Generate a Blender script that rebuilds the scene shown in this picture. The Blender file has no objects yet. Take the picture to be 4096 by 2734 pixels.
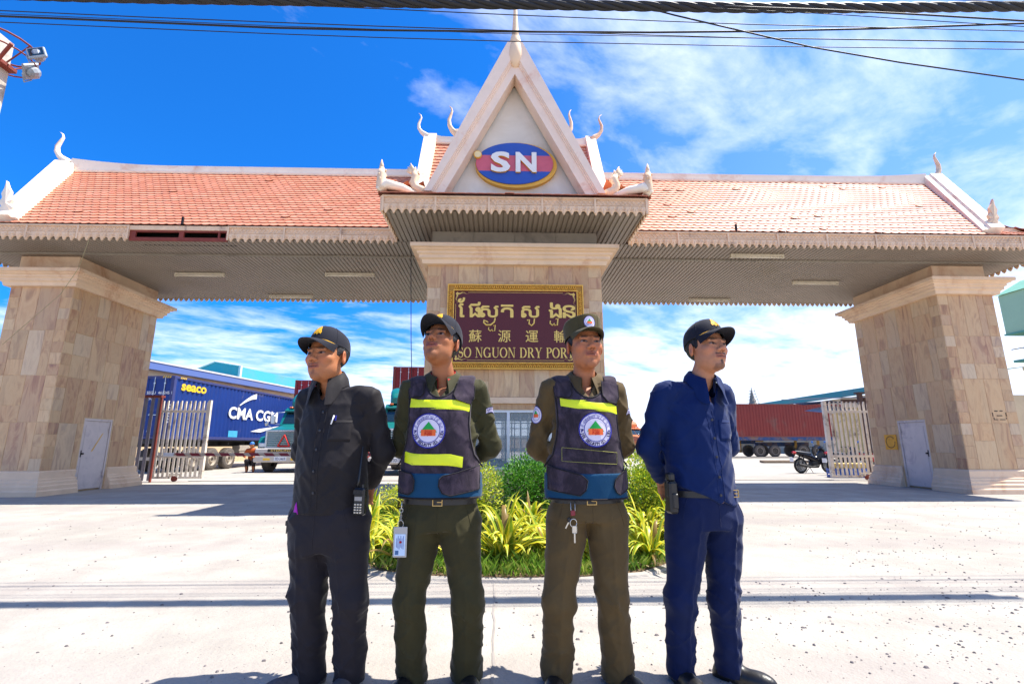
import bpy, math, random
import numpy as np
from mathutils import Vector, Matrix
rad = math.radians
SC = bpy.context.scene
COL = SC.collection
rnd = random.Random(7)

# ---------------------------------------------------------------- camera
cam_d = bpy.data.cameras.new('camera'); cam = bpy.data.objects.new('camera', cam_d); COL.objects.link(cam)
cam_d.sensor_width = 36.0; cam_d.lens = 1949.0 / 4096 * 36; cam_d.clip_start = 0.05; cam_d.clip_end = 6000
cam.location = (0, 0, 1.10); cam.rotation_euler = (rad(90 + 11.85), 0, rad(-1.62))
SC.camera = cam

# ---------------------------------------------------------------- light
SUN = Vector((2.64, 0.31, 5.42)).normalized()
SUN_EL = math.asin(SUN.z); SUN_AZ = math.atan2(SUN.x, SUN.y)      # azimuth from +Y towards +X
sd = bpy.data.lights.new('sun', 'SUN'); sd.energy = 4.6; sd.angle = rad(0.53); sd.color = (1.0, 0.945, 0.85)
sun = bpy.data.objects.new('sun', sd); COL.objects.link(sun)
sun.rotation_euler = SUN.to_track_quat('Z', 'Y').to_euler(); sun.location = (20, 2, 40)
W = bpy.data.worlds.new('World'); SC.world = W; W.use_nodes = True
SC.view_settings.view_transform = 'Standard'; SC.view_settings.look = 'None'
SC.view_settings.exposure = 1.12; SC.view_settings.gamma = 1.0; SC.view_settings.use_curve_mapping = False
SC.render.engine = 'CYCLES'
SC.cycles.max_bounces = 6; SC.cycles.transparent_max_bounces = 12
try:
    SC.cycles.use_denoising = True
except Exception:
    pass

def build_world():
    nt = W.node_tree; N = nt.nodes; L = nt.links
    for n in list(N): N.remove(n)
    out = N.new('ShaderNodeOutputWorld'); bg = N.new('ShaderNodeBackground'); bg.inputs['Strength'].default_value = 0.115
    sky = N.new('ShaderNodeTexSky'); sky.sky_type = 'NISHITA'; sky.sun_disc = False
    sky.sun_elevation = SUN_EL; sky.sun_rotation = SUN_AZ; sky.air_density = 1.0; sky.dust_density = 0.6; sky.ozone_density = 1.5
    hs = N.new('ShaderNodeMix'); hs.data_type = 'RGBA'; hs.blend_type = 'MULTIPLY'; hs.inputs[0].default_value = 1.0
    L.new(sky.outputs[0], hs.inputs[6]); hs.inputs[7].default_value = (0.06, 0.49, 1.08, 1)
    tc = N.new('ShaderNodeTexCoord'); sep = N.new('ShaderNodeSeparateXYZ'); L.new(tc.outputs['Generated'], sep.inputs[0])
    def M(op, a, b=None, c=None, clamp=False):
        m = N.new('ShaderNodeMath'); m.operation = op; m.use_clamp = clamp
        for i, v in enumerate((a, b, c)):
            if v is None: continue
            if isinstance(v, (int, float)): m.inputs[i].default_value = v
            else: L.new(v, m.inputs[i])
        return m.outputs[0]
    zz = M('ADD', M('MAXIMUM', sep.outputs[2], 0.0), 0.10)
    px = M('DIVIDE', sep.outputs[0], zz); py = M('DIVIDE', sep.outputs[1], zz)
    # a high cloud sheet, streaked from lower left to upper right
    ca, sa = math.cos(rad(32)), math.sin(rad(32))
    u = M('ADD', M('MULTIPLY', px, ca), M('MULTIPLY', py, sa)); v = M('SUBTRACT', M('MULTIPLY', py, ca), M('MULTIPLY', px, sa))
    cmb = N.new('ShaderNodeCombineXYZ'); L.new(M('MULTIPLY', u, 0.80), cmb.inputs[0]); L.new(M('MULTIPLY', v, 1.25), cmb.inputs[1])
    def noise(scale, det, rough, dist, off):
        mp = N.new('ShaderNodeMapping'); mp.inputs['Location'].default_value = off; L.new(cmb.outputs[0], mp.inputs[0])
        n = N.new('ShaderNodeTexNoise'); n.inputs['Scale'].default_value = scale; n.inputs['Detail'].default_value = det
        n.inputs['Roughness'].default_value = rough; n.inputs['Distortion'].default_value = dist; L.new(mp.outputs[0], n.inputs['Vector'])
        return n.outputs[0]
    n1 = noise(2.3, 12, 0.60, 0.30, (3.1, 1.7, 0)); n2 = noise(0.8, 3, 0.5, 0.0, (0.4, 5.2, 0)); n3 = noise(8.0, 8, 0.6, 0.3, (7.4, 2.2, 0))
    # cover grows toward +X (the sunny side) and toward the horizon
    cover = M('ADD', M('ADD', M('MULTIPLY', sep.outputs[0], 0.22), M('MULTIPLY', M('SUBTRACT', 0.36, sep.outputs[2], None, True), 1.75)), 0.01)
    band = M('MULTIPLY', M('SUBTRACT', 1.0, M('MULTIPLY', M('ABSOLUTE', M('SUBTRACT', sep.outputs[0], 0.20)), 2.2), clamp=True), M('MULTIPLY', M('SUBTRACT', sep.outputs[2], 0.30, None, True), 0.95))
    s = M('ADD', M('ADD', M('MULTIPLY', n1, 0.62), M('MULTIPLY', n2, 0.36)), M('ADD', M('MULTIPLY', n3, 0.16), M('MULTIPLY', M('ADD', cover, band), 0.55)))
    mask = M('MULTIPLY', M('SUBTRACT', s, 0.63), 4.6, clamp=True)
    mask = M('MULTIPLY', M('POWER', mask, 1.15), 0.82)
    # thin veil that pales the sunny side and the horizon
    veil = M('ADD', M('MULTIPLY', M('ADD', sep.outputs[0], 0.02), 0.85), M('MULTIPLY', M('SUBTRACT', 0.42, sep.outputs[2]), 1.45, None, True), clamp=True)
    mixv = N.new('ShaderNodeMix'); mixv.data_type = 'RGBA'; L.new(M('MULTIPLY', veil, 0.8), mixv.inputs[0]); L.new(hs.outputs[2], mixv.inputs[6]); mixv.inputs[7].default_value = (2.2, 3.4, 6.0, 1)
    mix = N.new('ShaderNodeMix'); mix.data_type = 'RGBA'; L.new(mask, mix.inputs[0]); L.new(mixv.outputs[2], mix.inputs[6]); mix.inputs[7].default_value = (5.6, 6.0, 6.9, 1)
    L.new(mix.outputs[2], bg.inputs[0]); L.new(bg.outputs[0], out.inputs[0])
build_world()

# ---------------------------------------------------------------- materials
def C(h, a=1.0):
    h = h.lstrip('#'); r = []
    for i in (0, 2, 4):
        c = int(h[i:i+2], 16) / 255.0
        r.append(c / 12.92 if c <= 0.04045 else ((c + 0.055) / 1.055) ** 2.4)
    return (r[0], r[1], r[2], a)
def mixc(a, b, t): return tuple(a[i] * (1 - t) + b[i] * t for i in range(3)) + (1,)

class NT:
    def __init__(s, name):
        s.m = bpy.data.materials.new(name); s.m.use_nodes = True; s.nt = s.m.node_tree; s.N = s.nt.nodes; s.L = s.nt.links
        s.p = s.N.get('Principled BSDF'); s.tc = None
    def coords(s, kind='Object'):
        if s.tc is None: s.tc = s.N.new('ShaderNodeTexCoord')
        return s.tc.outputs[kind]
    def val(s, sock, v):
        if isinstance(v, (int, float, tuple, list)): sock.default_value = v
        else: s.L.new(v, sock)
    def map(s, scale=(1, 1, 1), vec=None, loc=(0, 0, 0)):
        n = s.N.new('ShaderNodeMapping'); n.inputs['Scale'].default_value = scale; n.inputs['Location'].default_value = loc
        s.L.new(vec if vec is not None else s.coords(), n.inputs[0]); return n.outputs[0]
    def noise(s, scale=5, det=4, rough=.55, dist=0., vec=None, out=0):
        n = s.N.new('ShaderNodeTexNoise'); n.inputs['Scale'].default_value = scale; n.inputs['Detail'].default_value = det
        n.inputs['Roughness'].default_value = rough; n.inputs['Distortion'].default_value = dist
        s.L.new(vec if vec is not None else s.coords(), n.inputs['Vector']); return n.outputs[out]
    def vor(s, scale=5, vec=None, feature='F1', out='Distance', rnd_=1.0):
        n = s.N.new('ShaderNodeTexVoronoi'); n.feature = feature; n.inputs['Scale'].default_value = scale; n.inputs['Randomness'].default_value = rnd_
        s.L.new(vec if vec is not None else s.coords(), n.inputs['Vector']); return n.outputs[out]
    def wave(s, scale=5, dist=4, det=3, dscale=1, vec=None, direction='X'):
        n = s.N.new('ShaderNodeTexWave'); n.bands_direction = direction; n.inputs['Scale'].default_value = scale; n.inputs['Distortion'].default_value = dist
        n.inputs['Detail'].default_value = det; n.inputs['Detail Scale'].default_value = dscale
        s.L.new(vec if vec is not None else s.coords(), n.inputs['Vector']); return n.outputs['Fac']
    def ramp(s, fac, stops, interp='LINEAR'):
        n = s.N.new('ShaderNodeValToRGB'); n.color_ramp.interpolation = interp
        e = n.color_ramp.elements
        while len(e) < len(stops): e.new(0.5)
        for i, (p, c) in enumerate(stops):
            e[i].position = p; e[i].color = c if isinstance(c, tuple) else (c, c, c, 1)
        s.L.new(fac, n.inputs[0]); return n.outputs[0]
    def mix(s, fac, a, b, blend='MIX'):
        n = s.N.new('ShaderNodeMix'); n.data_type = 'RGBA'; n.blend_type = blend
        s.val(n.inputs[0], fac); s.val(n.inputs[6], a); s.val(n.inputs[7], b); return n.outputs[2]
    def math(s, op, a, b=0.0, clamp=False):
        n = s.N.new('ShaderNodeMath'); n.operation = op; n.use_clamp = clamp; s.val(n.inputs[0], a); s.val(n.inputs[1], b); return n.outputs[0]
    def attr(s, name, out='Color'):
        n = s.N.new('ShaderNodeAttribute'); n.attribute_name = name; return n.outputs[out]
    def sep(s, vec=None):
        n = s.N.new('ShaderNodeSeparateXYZ'); s.L.new(vec if vec is not None else s.coords(), n.inputs[0]); return n.outputs
    def bump(s, h, strength=.3, dist=.01):
        n = s.N.new('ShaderNodeBump'); n.inputs['Strength'].default_value = strength; n.inputs['Distance'].default_value = dist
        s.L.new(h, n.inputs['Height']); s.L.new(n.outputs[0], s.p.inputs['Normal'])
    def set(s, base=None, rough=None, metal=None, spec=None, **k):
        if base is not None: s.val(s.p.inputs['Base Color'], base)
        if rough is not None: s.val(s.p.inputs['Roughness'], rough)
        if metal is not None: s.val(s.p.inputs['Metallic'], metal)
        if spec is not None: s.val(s.p.inputs['Specular IOR Level'], spec)
        for a, b in k.items(): s.val(s.p.inputs[a.replace('_', ' ')], b)
        return s.m

def pbr(name, col, rough=.6, metal=0., var=.12, vs=6., bs=60., bump=.15, spec=.5, dirt=None, dirt_amt=.0, stretch=(1, 1, 1)):
    """plain procedural material: base colour broken up by two noises, optional blotches of a second colour, fine bump"""
    t = NT(name); vec = t.map(stretch)
    n = t.noise(vs, 5, .6, .3, vec)
    lo = tuple(c * (1 - var) for c in col[:3]) + (1,); hi = tuple(min(1, c * (1 + var)) for c in col[:3]) + (1,)
    c = t.ramp(n, [(.3, lo), (.7, hi)])
    if dirt:
        d = t.noise(vs * .45, 7, .7, .6, t.map(stretch, loc=(3.3, 8.1, 1.2)))
        c = t.mix(t.ramp(d, [(.62 - dirt_amt * .3, 0.), (.72 - dirt_amt * .1, 1.)]), c, dirt)
    t.bump(t.noise(bs, 4, .6, 0, vec), bump, .01)
    return t.set(c, rough, metal, spec)

# ---------------------------------------------------------------- mesh builder
class MB:
    def __init__(s): s.v = []; s.f = []; s.mi = []; s.col = None
    def add(s, vs, fs, m=0):
        o = len(s.v); s.v.extend([tuple(p) for p in vs]); s.f.extend([tuple(i + o for i in f) for f in fs]); s.mi.extend([m] * len(fs)); return s
    def box(s, x0, x1, y0, y1, z0, z1, m=0, M=None):
        vs = [(x, y, z) for z in (z0, z1) for y in (y0, y1) for x in (x0, x1)]
        if M is not None: vs = [tuple(M @ Vector(p)) for p in vs]
        return s.add(vs, [(0, 2, 3, 1), (4, 5, 7, 6), (0, 1, 5, 4), (2, 6, 7, 3), (0, 4, 6, 2), (1, 3, 7, 5)], m)
    def bbox(s, x0, x1, y0, y1, z0, z1, b=.01, m=0, M=None):
        """box with chamfered edges"""
        vs = []; xs, ys, zs = (x0, x1), (y0, y1), (z0, z1)
        idx = {}
        for i in (0, 1):
            for j in (0, 1):
                for k in (0, 1):
                    sx, sy, sz = 1 - 2 * i, 1 - 2 * j, 1 - 2 * k
                    for a in range(3):
                        p = [xs[i] + sx * b, ys[j] + sy * b, zs[k] + sz * b]
                        p[a] = (xs[i], ys[j], zs[k])[a]
                        idx[(i, j, k, a)] = len(vs); vs.append(tuple(p))
        fs = []
        for a in range(3):
            o = [q for q in range(3) if q != a]
            for e in (0, 1):
                q = []
                for (u, w) in ((0, 0), (1, 0), (1, 1), (0, 1)):
                    t = [0, 0, 0]; t[a] = e; t[o[0]] = u; t[o[1]] = w; q.append(idx[(t[0], t[1], t[2], a)])
                fs.append(tuple(q))
        for a in range(3):                       # edges along axis a
            o = [q for q in range(3) if q != a]
            for u in (0, 1):
                for w in (0, 1):
                    t0 = [0, 0, 0]; t0[o[0]] = u; t0[o[1]] = w; t1 = list(t0); t1[a] = 1
                    fs.append((idx[tuple(t0) + (o[0],)], idx[tuple(t0) + (o[1],)], idx[tuple(t1) + (o[1],)], idx[tuple(t1) + (o[0],)]))
        for i in (0, 1):
            for j in (0, 1):
                for k in (0, 1): fs.append(tuple(idx[(i, j, k, a)] for a in range(3)))
        if M is not None: vs = [tuple(M @ Vector(p)) for p in vs]
        return s.add(vs, fs, m)
    def prism(s, poly, axis, a0, a1, m=0, M=None):
        """closed 2D polygon extruded along an axis; poly in the other two axes' order"""
        n = len(poly); vs = []
        for a in (a0, a1):
            for (p, q) in poly:
                vs.append({'x': (a, p, q), 'y': (p, a, q), 'z': (p, q, a)}[axis])
        fs = [tuple(range(n)), tuple(range(2 * n - 1, n - 1, -1))] + [(i, (i + 1) % n, n + (i + 1) % n, n + i) for i in range(n)]
        if M is not None: vs = [tuple(M @ Vector(p)) for p in vs]
        return s.add(vs, fs, m)
    def tube(s, pts, r, n=8, m=0, caps=True, flat=1.0):
        pts = [Vector(p) for p in pts]; k = len(pts); rs = r if isinstance(r, (list, tuple)) else [r] * k
        up = None; vs = []
        for i in range(k):
            d = (pts[min(i + 1, k - 1)] - pts[max(i - 1, 0)])
            d = d.normalized() if d.length > 1e-9 else Vector((0, 0, 1))
            if up is None:
                up = Vector((0, 0, 1)) if abs(d.z) < .9 else Vector((1, 0, 0))
            a = d.cross(up)
            a = a.normalized() if a.length > 1e-6 else Vector((1, 0, 0))
            b = a.cross(d).normalized(); up = b
            for j in range(n):
                t = 2 * math.pi * j / n
                vs.append(tuple(pts[i] + a * (math.cos(t) * rs[i]) + b * (math.sin(t) * rs[i] * flat)))
        fs = [(i * n + j, i * n + (j + 1) % n, (i + 1) * n + (j + 1) % n, (i + 1) * n + j) for i in range(k - 1) for j in range(n)]
        if caps: fs += [tuple(range(n - 1, -1, -1)), tuple(range((k - 1) * n, k * n))]
        return s.add(vs, fs, m)
    def lathe(s, prof, c=(0, 0, 0), n=16, m=0, axis='z', M=None, sy=1.0):
        """prof: (radius, height) list"""
        vs = []; k = len(prof)
        for (r, h) in prof:
            for j in range(n):
                t = 2 * math.pi * j / n; a, b = r * math.cos(t), r * math.sin(t) * sy
                p = {'z': (a, b, h), 'x': (h, a, b), 'y': (a, h, b)}[axis]
                vs.append((p[0] + c[0], p[1] + c[1], p[2] + c[2]))
        fs = [(i * n + j, i * n + (j + 1) % n, (i + 1) * n + (j + 1) % n, (i + 1) * n + j) for i in range(k - 1) for j in range(n)]
        fs += [tuple(range(n - 1, -1, -1)), tuple(range((k - 1) * n, k * n))]
        if M is not None: vs = [tuple(M @ Vector(p)) for p in vs]
        return s.add(vs, fs, m)
    def grid(s, P, m=0, closed=False):
        """P[i][j] points"""
        a = len(P); b = len(P[0]); vs = [p for row in P for p in row]
        fs = [(i * b + j, i * b + (j + 1) % b, (i + 1) * b + (j + 1) % b, (i + 1) * b + j) for i in range(a - 1) for j in range(b if closed else b - 1)]
        return s.add(vs, fs, m)
    def ball(s, c, r, n=8, m=0, M=None):
        r = r if isinstance(r, (tuple, list)) else (r, r, r)
        k = max(4, n // 2 + 1); P = []
        for i in range(k + 1):
            ph = math.pi * i / k; row = []
            for j in range(n):
                t = 2 * math.pi * j / n
                row.append((c[0] + r[0] * math.sin(ph) * math.cos(t), c[1] + r[1] * math.sin(ph) * math.sin(t), c[2] + r[2] * math.cos(ph)))
            P.append(row)
        if M is not None: P = [[tuple(M @ Vector(p)) for p in row] for row in P]
        return s.grid(P, m, True)
    def obj(s, name, mats, parent=None, smooth=False, loc=None, cols=None, sharp=None):
        return mesh_obj(name, s.v, s.f, mats, parent, smooth, s.mi, loc, cols, sharp)

def mesh_obj(name, v, f, mats, parent=None, smooth=False, mi=None, loc=None, cols=None, sharp=None):
    me = bpy.data.meshes.new(name)
    me.from_pydata([tuple(map(float, p)) for p in v] if not isinstance(v, np.ndarray) else v.tolist(), [], [tuple(q) for q in f] if not isinstance(f, np.ndarray) else f.tolist())
    if not isinstance(mats, (list, tuple)): mats = [mats]
    for m in mats: me.materials.append(m)
    if mi is not None and len(mats) > 1: me.polygons.foreach_set('material_index', np.array(mi, dtype=np.int32))
    if smooth: me.polygons.foreach_set('use_smooth', np.ones(len(me.polygons), dtype=bool))
    if cols is not None:                         # cols: dict name -> per-vertex rgba array
        for nm, arr in cols.items():
            ca = me.color_attributes.new(nm, 'FLOAT_COLOR', 'POINT'); ca.data.foreach_set('color', np.asarray(arr, dtype=np.float32).ravel())
    me.validate(); me.update()
    if sharp is not None:
        try: me.set_sharp_from_angle(angle=sharp)
        except Exception: pass
    o = bpy.data.objects.new(name, me); COL.objects.link(o)
    if parent is not None:
        o.parent = parent; o.matrix_parent_inverse = pinv(parent)
    if loc is not None: o.location = loc
    return o

WM = {}
def wmat(o):
    m = Matrix.LocRotScale(o.location, o.rotation_euler, o.scale)
    if o.parent is not None: return wmat(o.parent) @ o.matrix_parent_inverse @ m
    return m
LOCALS = set()                                   # things whose parts are modelled in the thing's own coordinates
def pinv(p):
    q = p
    while q.parent is not None: q = q.parent
    return Matrix() if q.name in LOCALS else wmat(p).inverted()

def thing(name, label, cat, loc=(0, 0, 0), rz=0., group=None):
    o = bpy.data.objects.new(name, None); COL.objects.link(o); o.empty_display_size = .2
    o.location = loc; o.rotation_euler = (0, 0, rz); o['label'] = label; o['category'] = cat
    if group: o['group'] = group
    return o
def tag(o, label, cat, group=None):
    o['label'] = label; o['category'] = cat
    if group: o['group'] = group
    return o
def struct(o): o['kind'] = 'structure'; return o
def kids(o): return [c for c in bpy.data.objects if c.parent == o]
def dup(root, loc=None, rz=None, label=None, mats=None):
    def rec(o, par):
        c = o.copy(); COL.objects.link(c)
        if par is not None: c.parent = par
        for ch in kids(o): rec(ch, c)
        return c
    r = rec(root, None)
    if loc is not None: r.location = loc
    if rz is not None: r.rotation_euler = (0, 0, rz)
    if label: r['label'] = label
    return r

# text -> triangles
def text_mesh(s, size=1.0, bold=0.0, align='LEFT', shear=0.0, sx=1.0, res=3):
    c = bpy.data.curves.new('lettering', 'FONT'); c.body = s; c.resolution_u = res; c.offset = bold; c.align_x = align; c.shear = shear
    o = bpy.data.objects.new('lettering', c); COL.objects.link(o)
    dg = bpy.context.evaluated_depsgraph_get(); me = bpy.data.meshes.new_from_object(o.evaluated_get(dg))
    v = [(p.co.x * size * sx, p.co.y * size) for p in me.vertices]; f = [tuple(p.vertices) for p in me.polygons]
    bpy.data.objects.remove(o); bpy.data.curves.remove(c); bpy.data.meshes.remove(me)
    return v, f
def text_on(mb, s, fn, size, bold=0., x=0., y=0., align='LEFT', m=0, shear=0., sx=1., depth=None, fit=None):
    """place text with fn(u, v, d) -> world point. fit = total width wanted"""
    v, f = text_mesh(s, size, bold, align, shear, sx)
    if not v: return
    if fit:
        x0 = min(p[0] for p in v); x1 = max(p[0] for p in v); k = fit / max(1e-6, x1 - x0); v = [((p[0] - x0) * k, p[1]) for p in v]
    n = len(v)
    if depth is None:
        mb.add([fn(p[0] + x, p[1] + y, 0) for p in v], f, m)
    else:
        ed = {}
        for q in f:
            for i in range(len(q)):
                e = (q[i], q[(i + 1) % len(q)]); k = (min(e), max(e)); ed.setdefault(k, []).append(e)
        side = [l[0] for l in ed.values() if len(l) == 1]
        vs = [fn(p[0] + x, p[1] + y, 0) for p in v] + [fn(p[0] + x, p[1] + y, depth) for p in v]
        fs = list(f); mi = m if isinstance(m, tuple) else (m, m)
        mb.add(vs, fs, mi[0]); o = len(mb.v) - 2 * n
        fs2 = [(a + o, b + o, b + n + o, a + n + o) for a, b in side]
        mb.f.extend(fs2); mb.mi.extend([mi[1]] * len(fs2))
# ================================================================ ground
def m_ground():
    t = NT('pale_concrete'); w = t.coords()
    big = t.noise(.22, 6, .6, .4); mid = t.noise(1.7, 8, .65, .2); fine = t.noise(38, 5, .7)
    c = t.ramp(big, [(.32, C('#9b968c')), (.68, C('#b8b2a7'))])
    c = t.mix(t.ramp(mid, [(.38, 0.), (.72, .7)]), c, C('#857d77'))
    # exposed aggregate: more of it in patches
    patch = t.ramp(t.noise(.5, 5, .7, .5, t.map((1, 1.6, 1), loc=(4, 2, 0))), [(.42, 0.), (.62, 1.)])
    v = t.vor(34); dots = t.ramp(v, [(.10, 1.), (.22, 0.)])
    v2 = t.vor(95); d2 = t.ramp(v2, [(.12, 1.), (.3, 0.)])
    sel = t.ramp(t.noise(9, 3, .6), [(.48, 0.), (.6, 1.)])
    k = t.math('MULTIPLY', t.math('MULTIPLY', dots, sel), t.math('ADD', t.math('MULTIPLY', patch, .85), .16))
    k2 = t.math('MULTIPLY', d2, t.math('ADD', t.math('MULTIPLY', patch, .60), .10))
    c = t.mix(k, c, C('#6f6868')); c = t.mix(k2, c, C('#837b79'))
    c = t.mix(t.math('MULTIPLY', fine, .18), c, C('#958c86'))
    # hairline cracks between poured slabs
    cr = t.ramp(t.vor(.33, t.map((1, 1, 1), loc=(1.3, .2, 0)), 'DISTANCE_TO_EDGE'), [(.0, 1.), (.004, 0.)])
    # faint tyre bands running across
    tb = t.ramp(t.wave(.19, 1.6, 3, .6, None, 'Y'), [(.5, 0.), (.95, .34)])
    c = t.mix(tb, c, C('#8f8682'))
    h = t.math('ADD', t.math('MULTIPLY', v2, .5), t.math('ADD', t.math('MULTIPLY', v, .8), fine))
    t.bump(h, .35, .012); return t.set(c, .88, 0, .25)
G_GROUND = m_ground()
b = MB()
xs = [-900, -200, -60, -30, -15] + [x * 1.5 for x in range(-9, 10)] + [15, 30, 60, 200, 900]; ys = [-200, -40, -10, 0, 2, 4, 6, 8, 10, 12, 14, 16, 20, 30, 45, 70, 120, 300, 1500]
b.grid([[(x, y, 0) for x in xs] for y in ys]); b.f = [tuple(reversed(f)) for f in b.f]
struct(b.obj('ground', G_GROUND))
M_JOINT = pbr('joint_mortar', C('#8d8680'), .9)
b = MB(); pts = [(-.02 + .004 * math.sin(i * 1.7) + rnd.uniform(-.004, .004), 0.2 + i * .16) for i in range(27)]
for i in range(26):
    (x0, y0), (x1, y1) = pts[i], pts[i + 1]; w0 = .004 + .004 * rnd.random()
    b.add([(x0 - w0, y0, .004), (x0 + w0, y0, .004), (x1 + w0, y1, .004), (x1 - w0, y1, .004)], [(0, 1, 2, 3)])
struct(b.obj('pavement_joint', M_JOINT))
b = MB(); b.box(-9.4, -2.2, 15.62, 15.66, .002, .012); b.box(3.2, 10.6, 15.62, 15.66, .002, .012)
struct(b.obj('gate_track', pbr('track_steel', C('#5d5a58'), .6, .5)))
# loose stones: nobody could count them
M_STONE = pbr('loose_stone', C('#6e6767'), .9, var=.45, vs=3)
b = MB(); R2 = random.Random(11)
for i in range(5200):
    if i < 3300: x = R2.uniform(-7, 9) ; y = 1.9 + 8.2 * R2.random() ** 1.6
    else: x = R2.gauss(3.4, 1.7); y = 1.9 + abs(R2.gauss(0, 1.9))
    if -2.2 < x < 3.2 and y > 4.25: continue
    if R2.random() < .25 and x < 0: continue
    s_ = .003 + .009 * R2.random() ** 3.2; a = R2.uniform(0, 6.28); e = R2.uniform(.7, 1.5)
    vs = []
    for k in range(5):
        q = a + k * 1.2566 + R2.uniform(-.2, .2); vs.append((x + math.cos(q) * s_ * e, y + math.sin(q) * s_, .0005))
    vs += [(x + (p[0] - x) * .55, y + (p[1] - y) * .55, s_ * .75) for p in vs[:5]]
    b.add(vs, [(5, 6, 7, 8, 9)] + [(k, (k + 1) % 5, 5 + (k + 1) % 5, 5 + k) for k in range(5)])
o = b.obj('loose_gravel', M_STONE); tag(o, 'small dark stones scattered over the pale concrete', 'gravel'); o['kind'] = 'stuff'

# ================================================================ entrance gate
M_PINK = pbr('painted_render', C('#e2c4a4'), .75, var=.07, vs=2.5, bs=35, bump=.12, dirt=C('#c89c7a'), dirt_amt=.35)
M_CREAM = pbr('cream_render', C('#ecdcc8'), .7, var=.05, vs=3, bs=30, bump=.1, dirt=C('#d8b49c'), dirt_amt=.35)
M_DGREY = pbr('grey_panel', C('#8f8678'), .7, var=.12, vs=3, dirt=C('#6f675d'), dirt_amt=.3)
M_RUST = pbr('red_oxide_steel', C('#7c3326'), .7, var=.2)
M_GAP_SHADE = pbr('gap_shade_sheet', C('#1c1815'), .9)  # near-black colour standing in for the shade inside gaps
M_CEIL = pbr('ribbed_sheet', C('#94877a'), .5, .15, var=.08, vs=1.2, bs=20, bump=.05, dirt=C('#8d806f'), dirt_amt=.25)

def m_slab():
    """sandstone cladding: each slab has its own tint and vein offset (attributes), veins run mostly upright"""
    t = NT('sandstone_cladding'); tint = t.attr('tint'); off = t.attr('vein_shift', 'Vector')
    add = t.N.new('ShaderNodeVectorMath'); add.operation = 'ADD'; t.L.new(t.coords(), add.inputs[0]); t.L.new(off, add.inputs[1])
    v = t.map((1, 1, .22), add.outputs[0]); n = t.noise(4.2, 6, .6, 1.6, v)
    veins = t.ramp(n, [(.30, C('#824c38')), (.40, C('#b07a58')), (.5, C('#d6ad80')), (.60, C('#c8966a')), (.7, C('#935f4e'))])
    n2 = t.noise(1.6, 3, .5, 1.0, v); veins = t.mix(t.ramp(n2, [(.38, 0.), (.75, .65)]), veins, C('#d0b58c'))
    c = t.mix(.40, veins, tint); c = t.mix(t.math('MULTIPLY', t.noise(60, 3), .12), c, C('#6d5d52'))
    t.bump(t.noise(45, 4), .12, .006); return t.set(c, .55, 0, .4)
M_SLAB = m_slab(); M_GROUT = pbr('pale_grout', C('#d0b48f'), .9)
TINTS = ['#cfb18a', '#c6a57e', '#b3926e', '#bfb298', '#d6bf98', '#a07e62', '#bda27e', '#cbc0a8', '#aa8c76', '#ccaa7e']
class Clad:
    """slabs on vertical faces"""
    def __init__(s, seed): s.b = MB(); s.t = []; s.o = []; s.r = random.Random(seed); s.warm = None
    def slab(s, P, u0, u1, z0, z1, tint=None):
        g = .0035; d = .006 + .003 * s.r.random(); n0 = len(s.b.v)
        a = [P(u0 + g, z0 + g, 0), P(u1 - g, z0 + g, 0), P(u1 - g, z1 - g, 0), P(u0 + g, z1 - g, 0)]
        c = [P(u0 + g + .002, z0 + g + .002, d), P(u1 - g - .002, z0 + g + .002, d), P(u1 - g - .002, z1 - g - .002, d), P(u0 + g + .002, z1 - g - .002, d)]
        s.b.add(a + c, [(4, 5, 6, 7), (0, 1, 5, 4), (1, 2, 6, 5), (2, 3, 7, 6), (3, 0, 4, 7)])
        h = C(tint or s.r.choice(TINTS)); k = s.r.uniform(.98, 1.2); h = (h[0] * k, h[1] * k, h[2] * k, 1)
        s.t += [h] * 8; s.o += [(s.r.uniform(0, 20), s.r.uniform(0, 20), s.r.uniform(0, 8), 1)] * 8
    def face(s, P, u0, u1, z0, z1, q=.26, row=1.05, hole=None):
        """corner blocks of width q both sides, big slabs in courses between"""
        z = z0
        nq = max(1, round((z1 - z0) / .26)); hq = (z1 - z0) / nq
        for i in range(nq):
            s.slab(P, u0, u0 + q, z0 + i * hq, z0 + (i + 1) * hq); s.slab(P, u1 - q, u1, z0 + i * hq, z0 + (i + 1) * hq)
        nr = max(1, round((z1 - z0) / row)); hr = (z1 - z0) / nr
        for i in range(nr):
            a = u0 + q; za = z0 + i * hr; zb = za + hr
            while a < u1 - q - 1e-6:
                w = s.r.choice([.3, .36, .42, .5]); bnd = min(a + w, u1 - q)
                if u1 - q - bnd < .18: bnd = u1 - q
                segs = [(za, zb)] if s.r.random() < .5 else [(za, za + hr * s.r.choice([.35, .5, .62])), None]
                if segs[-1] is None: segs[-1] = (segs[0][1], zb)
                for (p, r) in segs:
                    if hole and not (bnd <= hole[0] or a >= hole[1] or p >= hole[3] or r <= hole[2]):
                        if a < hole[0] - .02: s.slab(P, a, min(bnd, hole[0]), p, r)
                        if bnd > hole[1] + .02: s.slab(P, max(a, hole[1]), bnd, p, r)
                        if r > hole[3] + .02: s.slab(P, max(a, hole[0]), min(bnd, hole[1]), max(p, hole[3]), r)
                    else: s.slab(P, a, bnd, p, r)
                a = bnd
    def build(s, name, core, parent):
        """core: MB with the plain grout body"""
        n = len(core.v); k = len(core.f); core.v += s.b.v; core.f += [tuple(i + n for i in f) for f in s.b.f]; core.mi = [1] * k + [0] * len(s.b.f)
        cols = [(1, 1, 1, 1)] * n + s.t; off = [(0, 0, 0, 1)] * n + s.o
        return core.obj(name, [M_SLAB, M_GROUT], parent, cols={'tint': cols, 'vein_shift': off})

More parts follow.
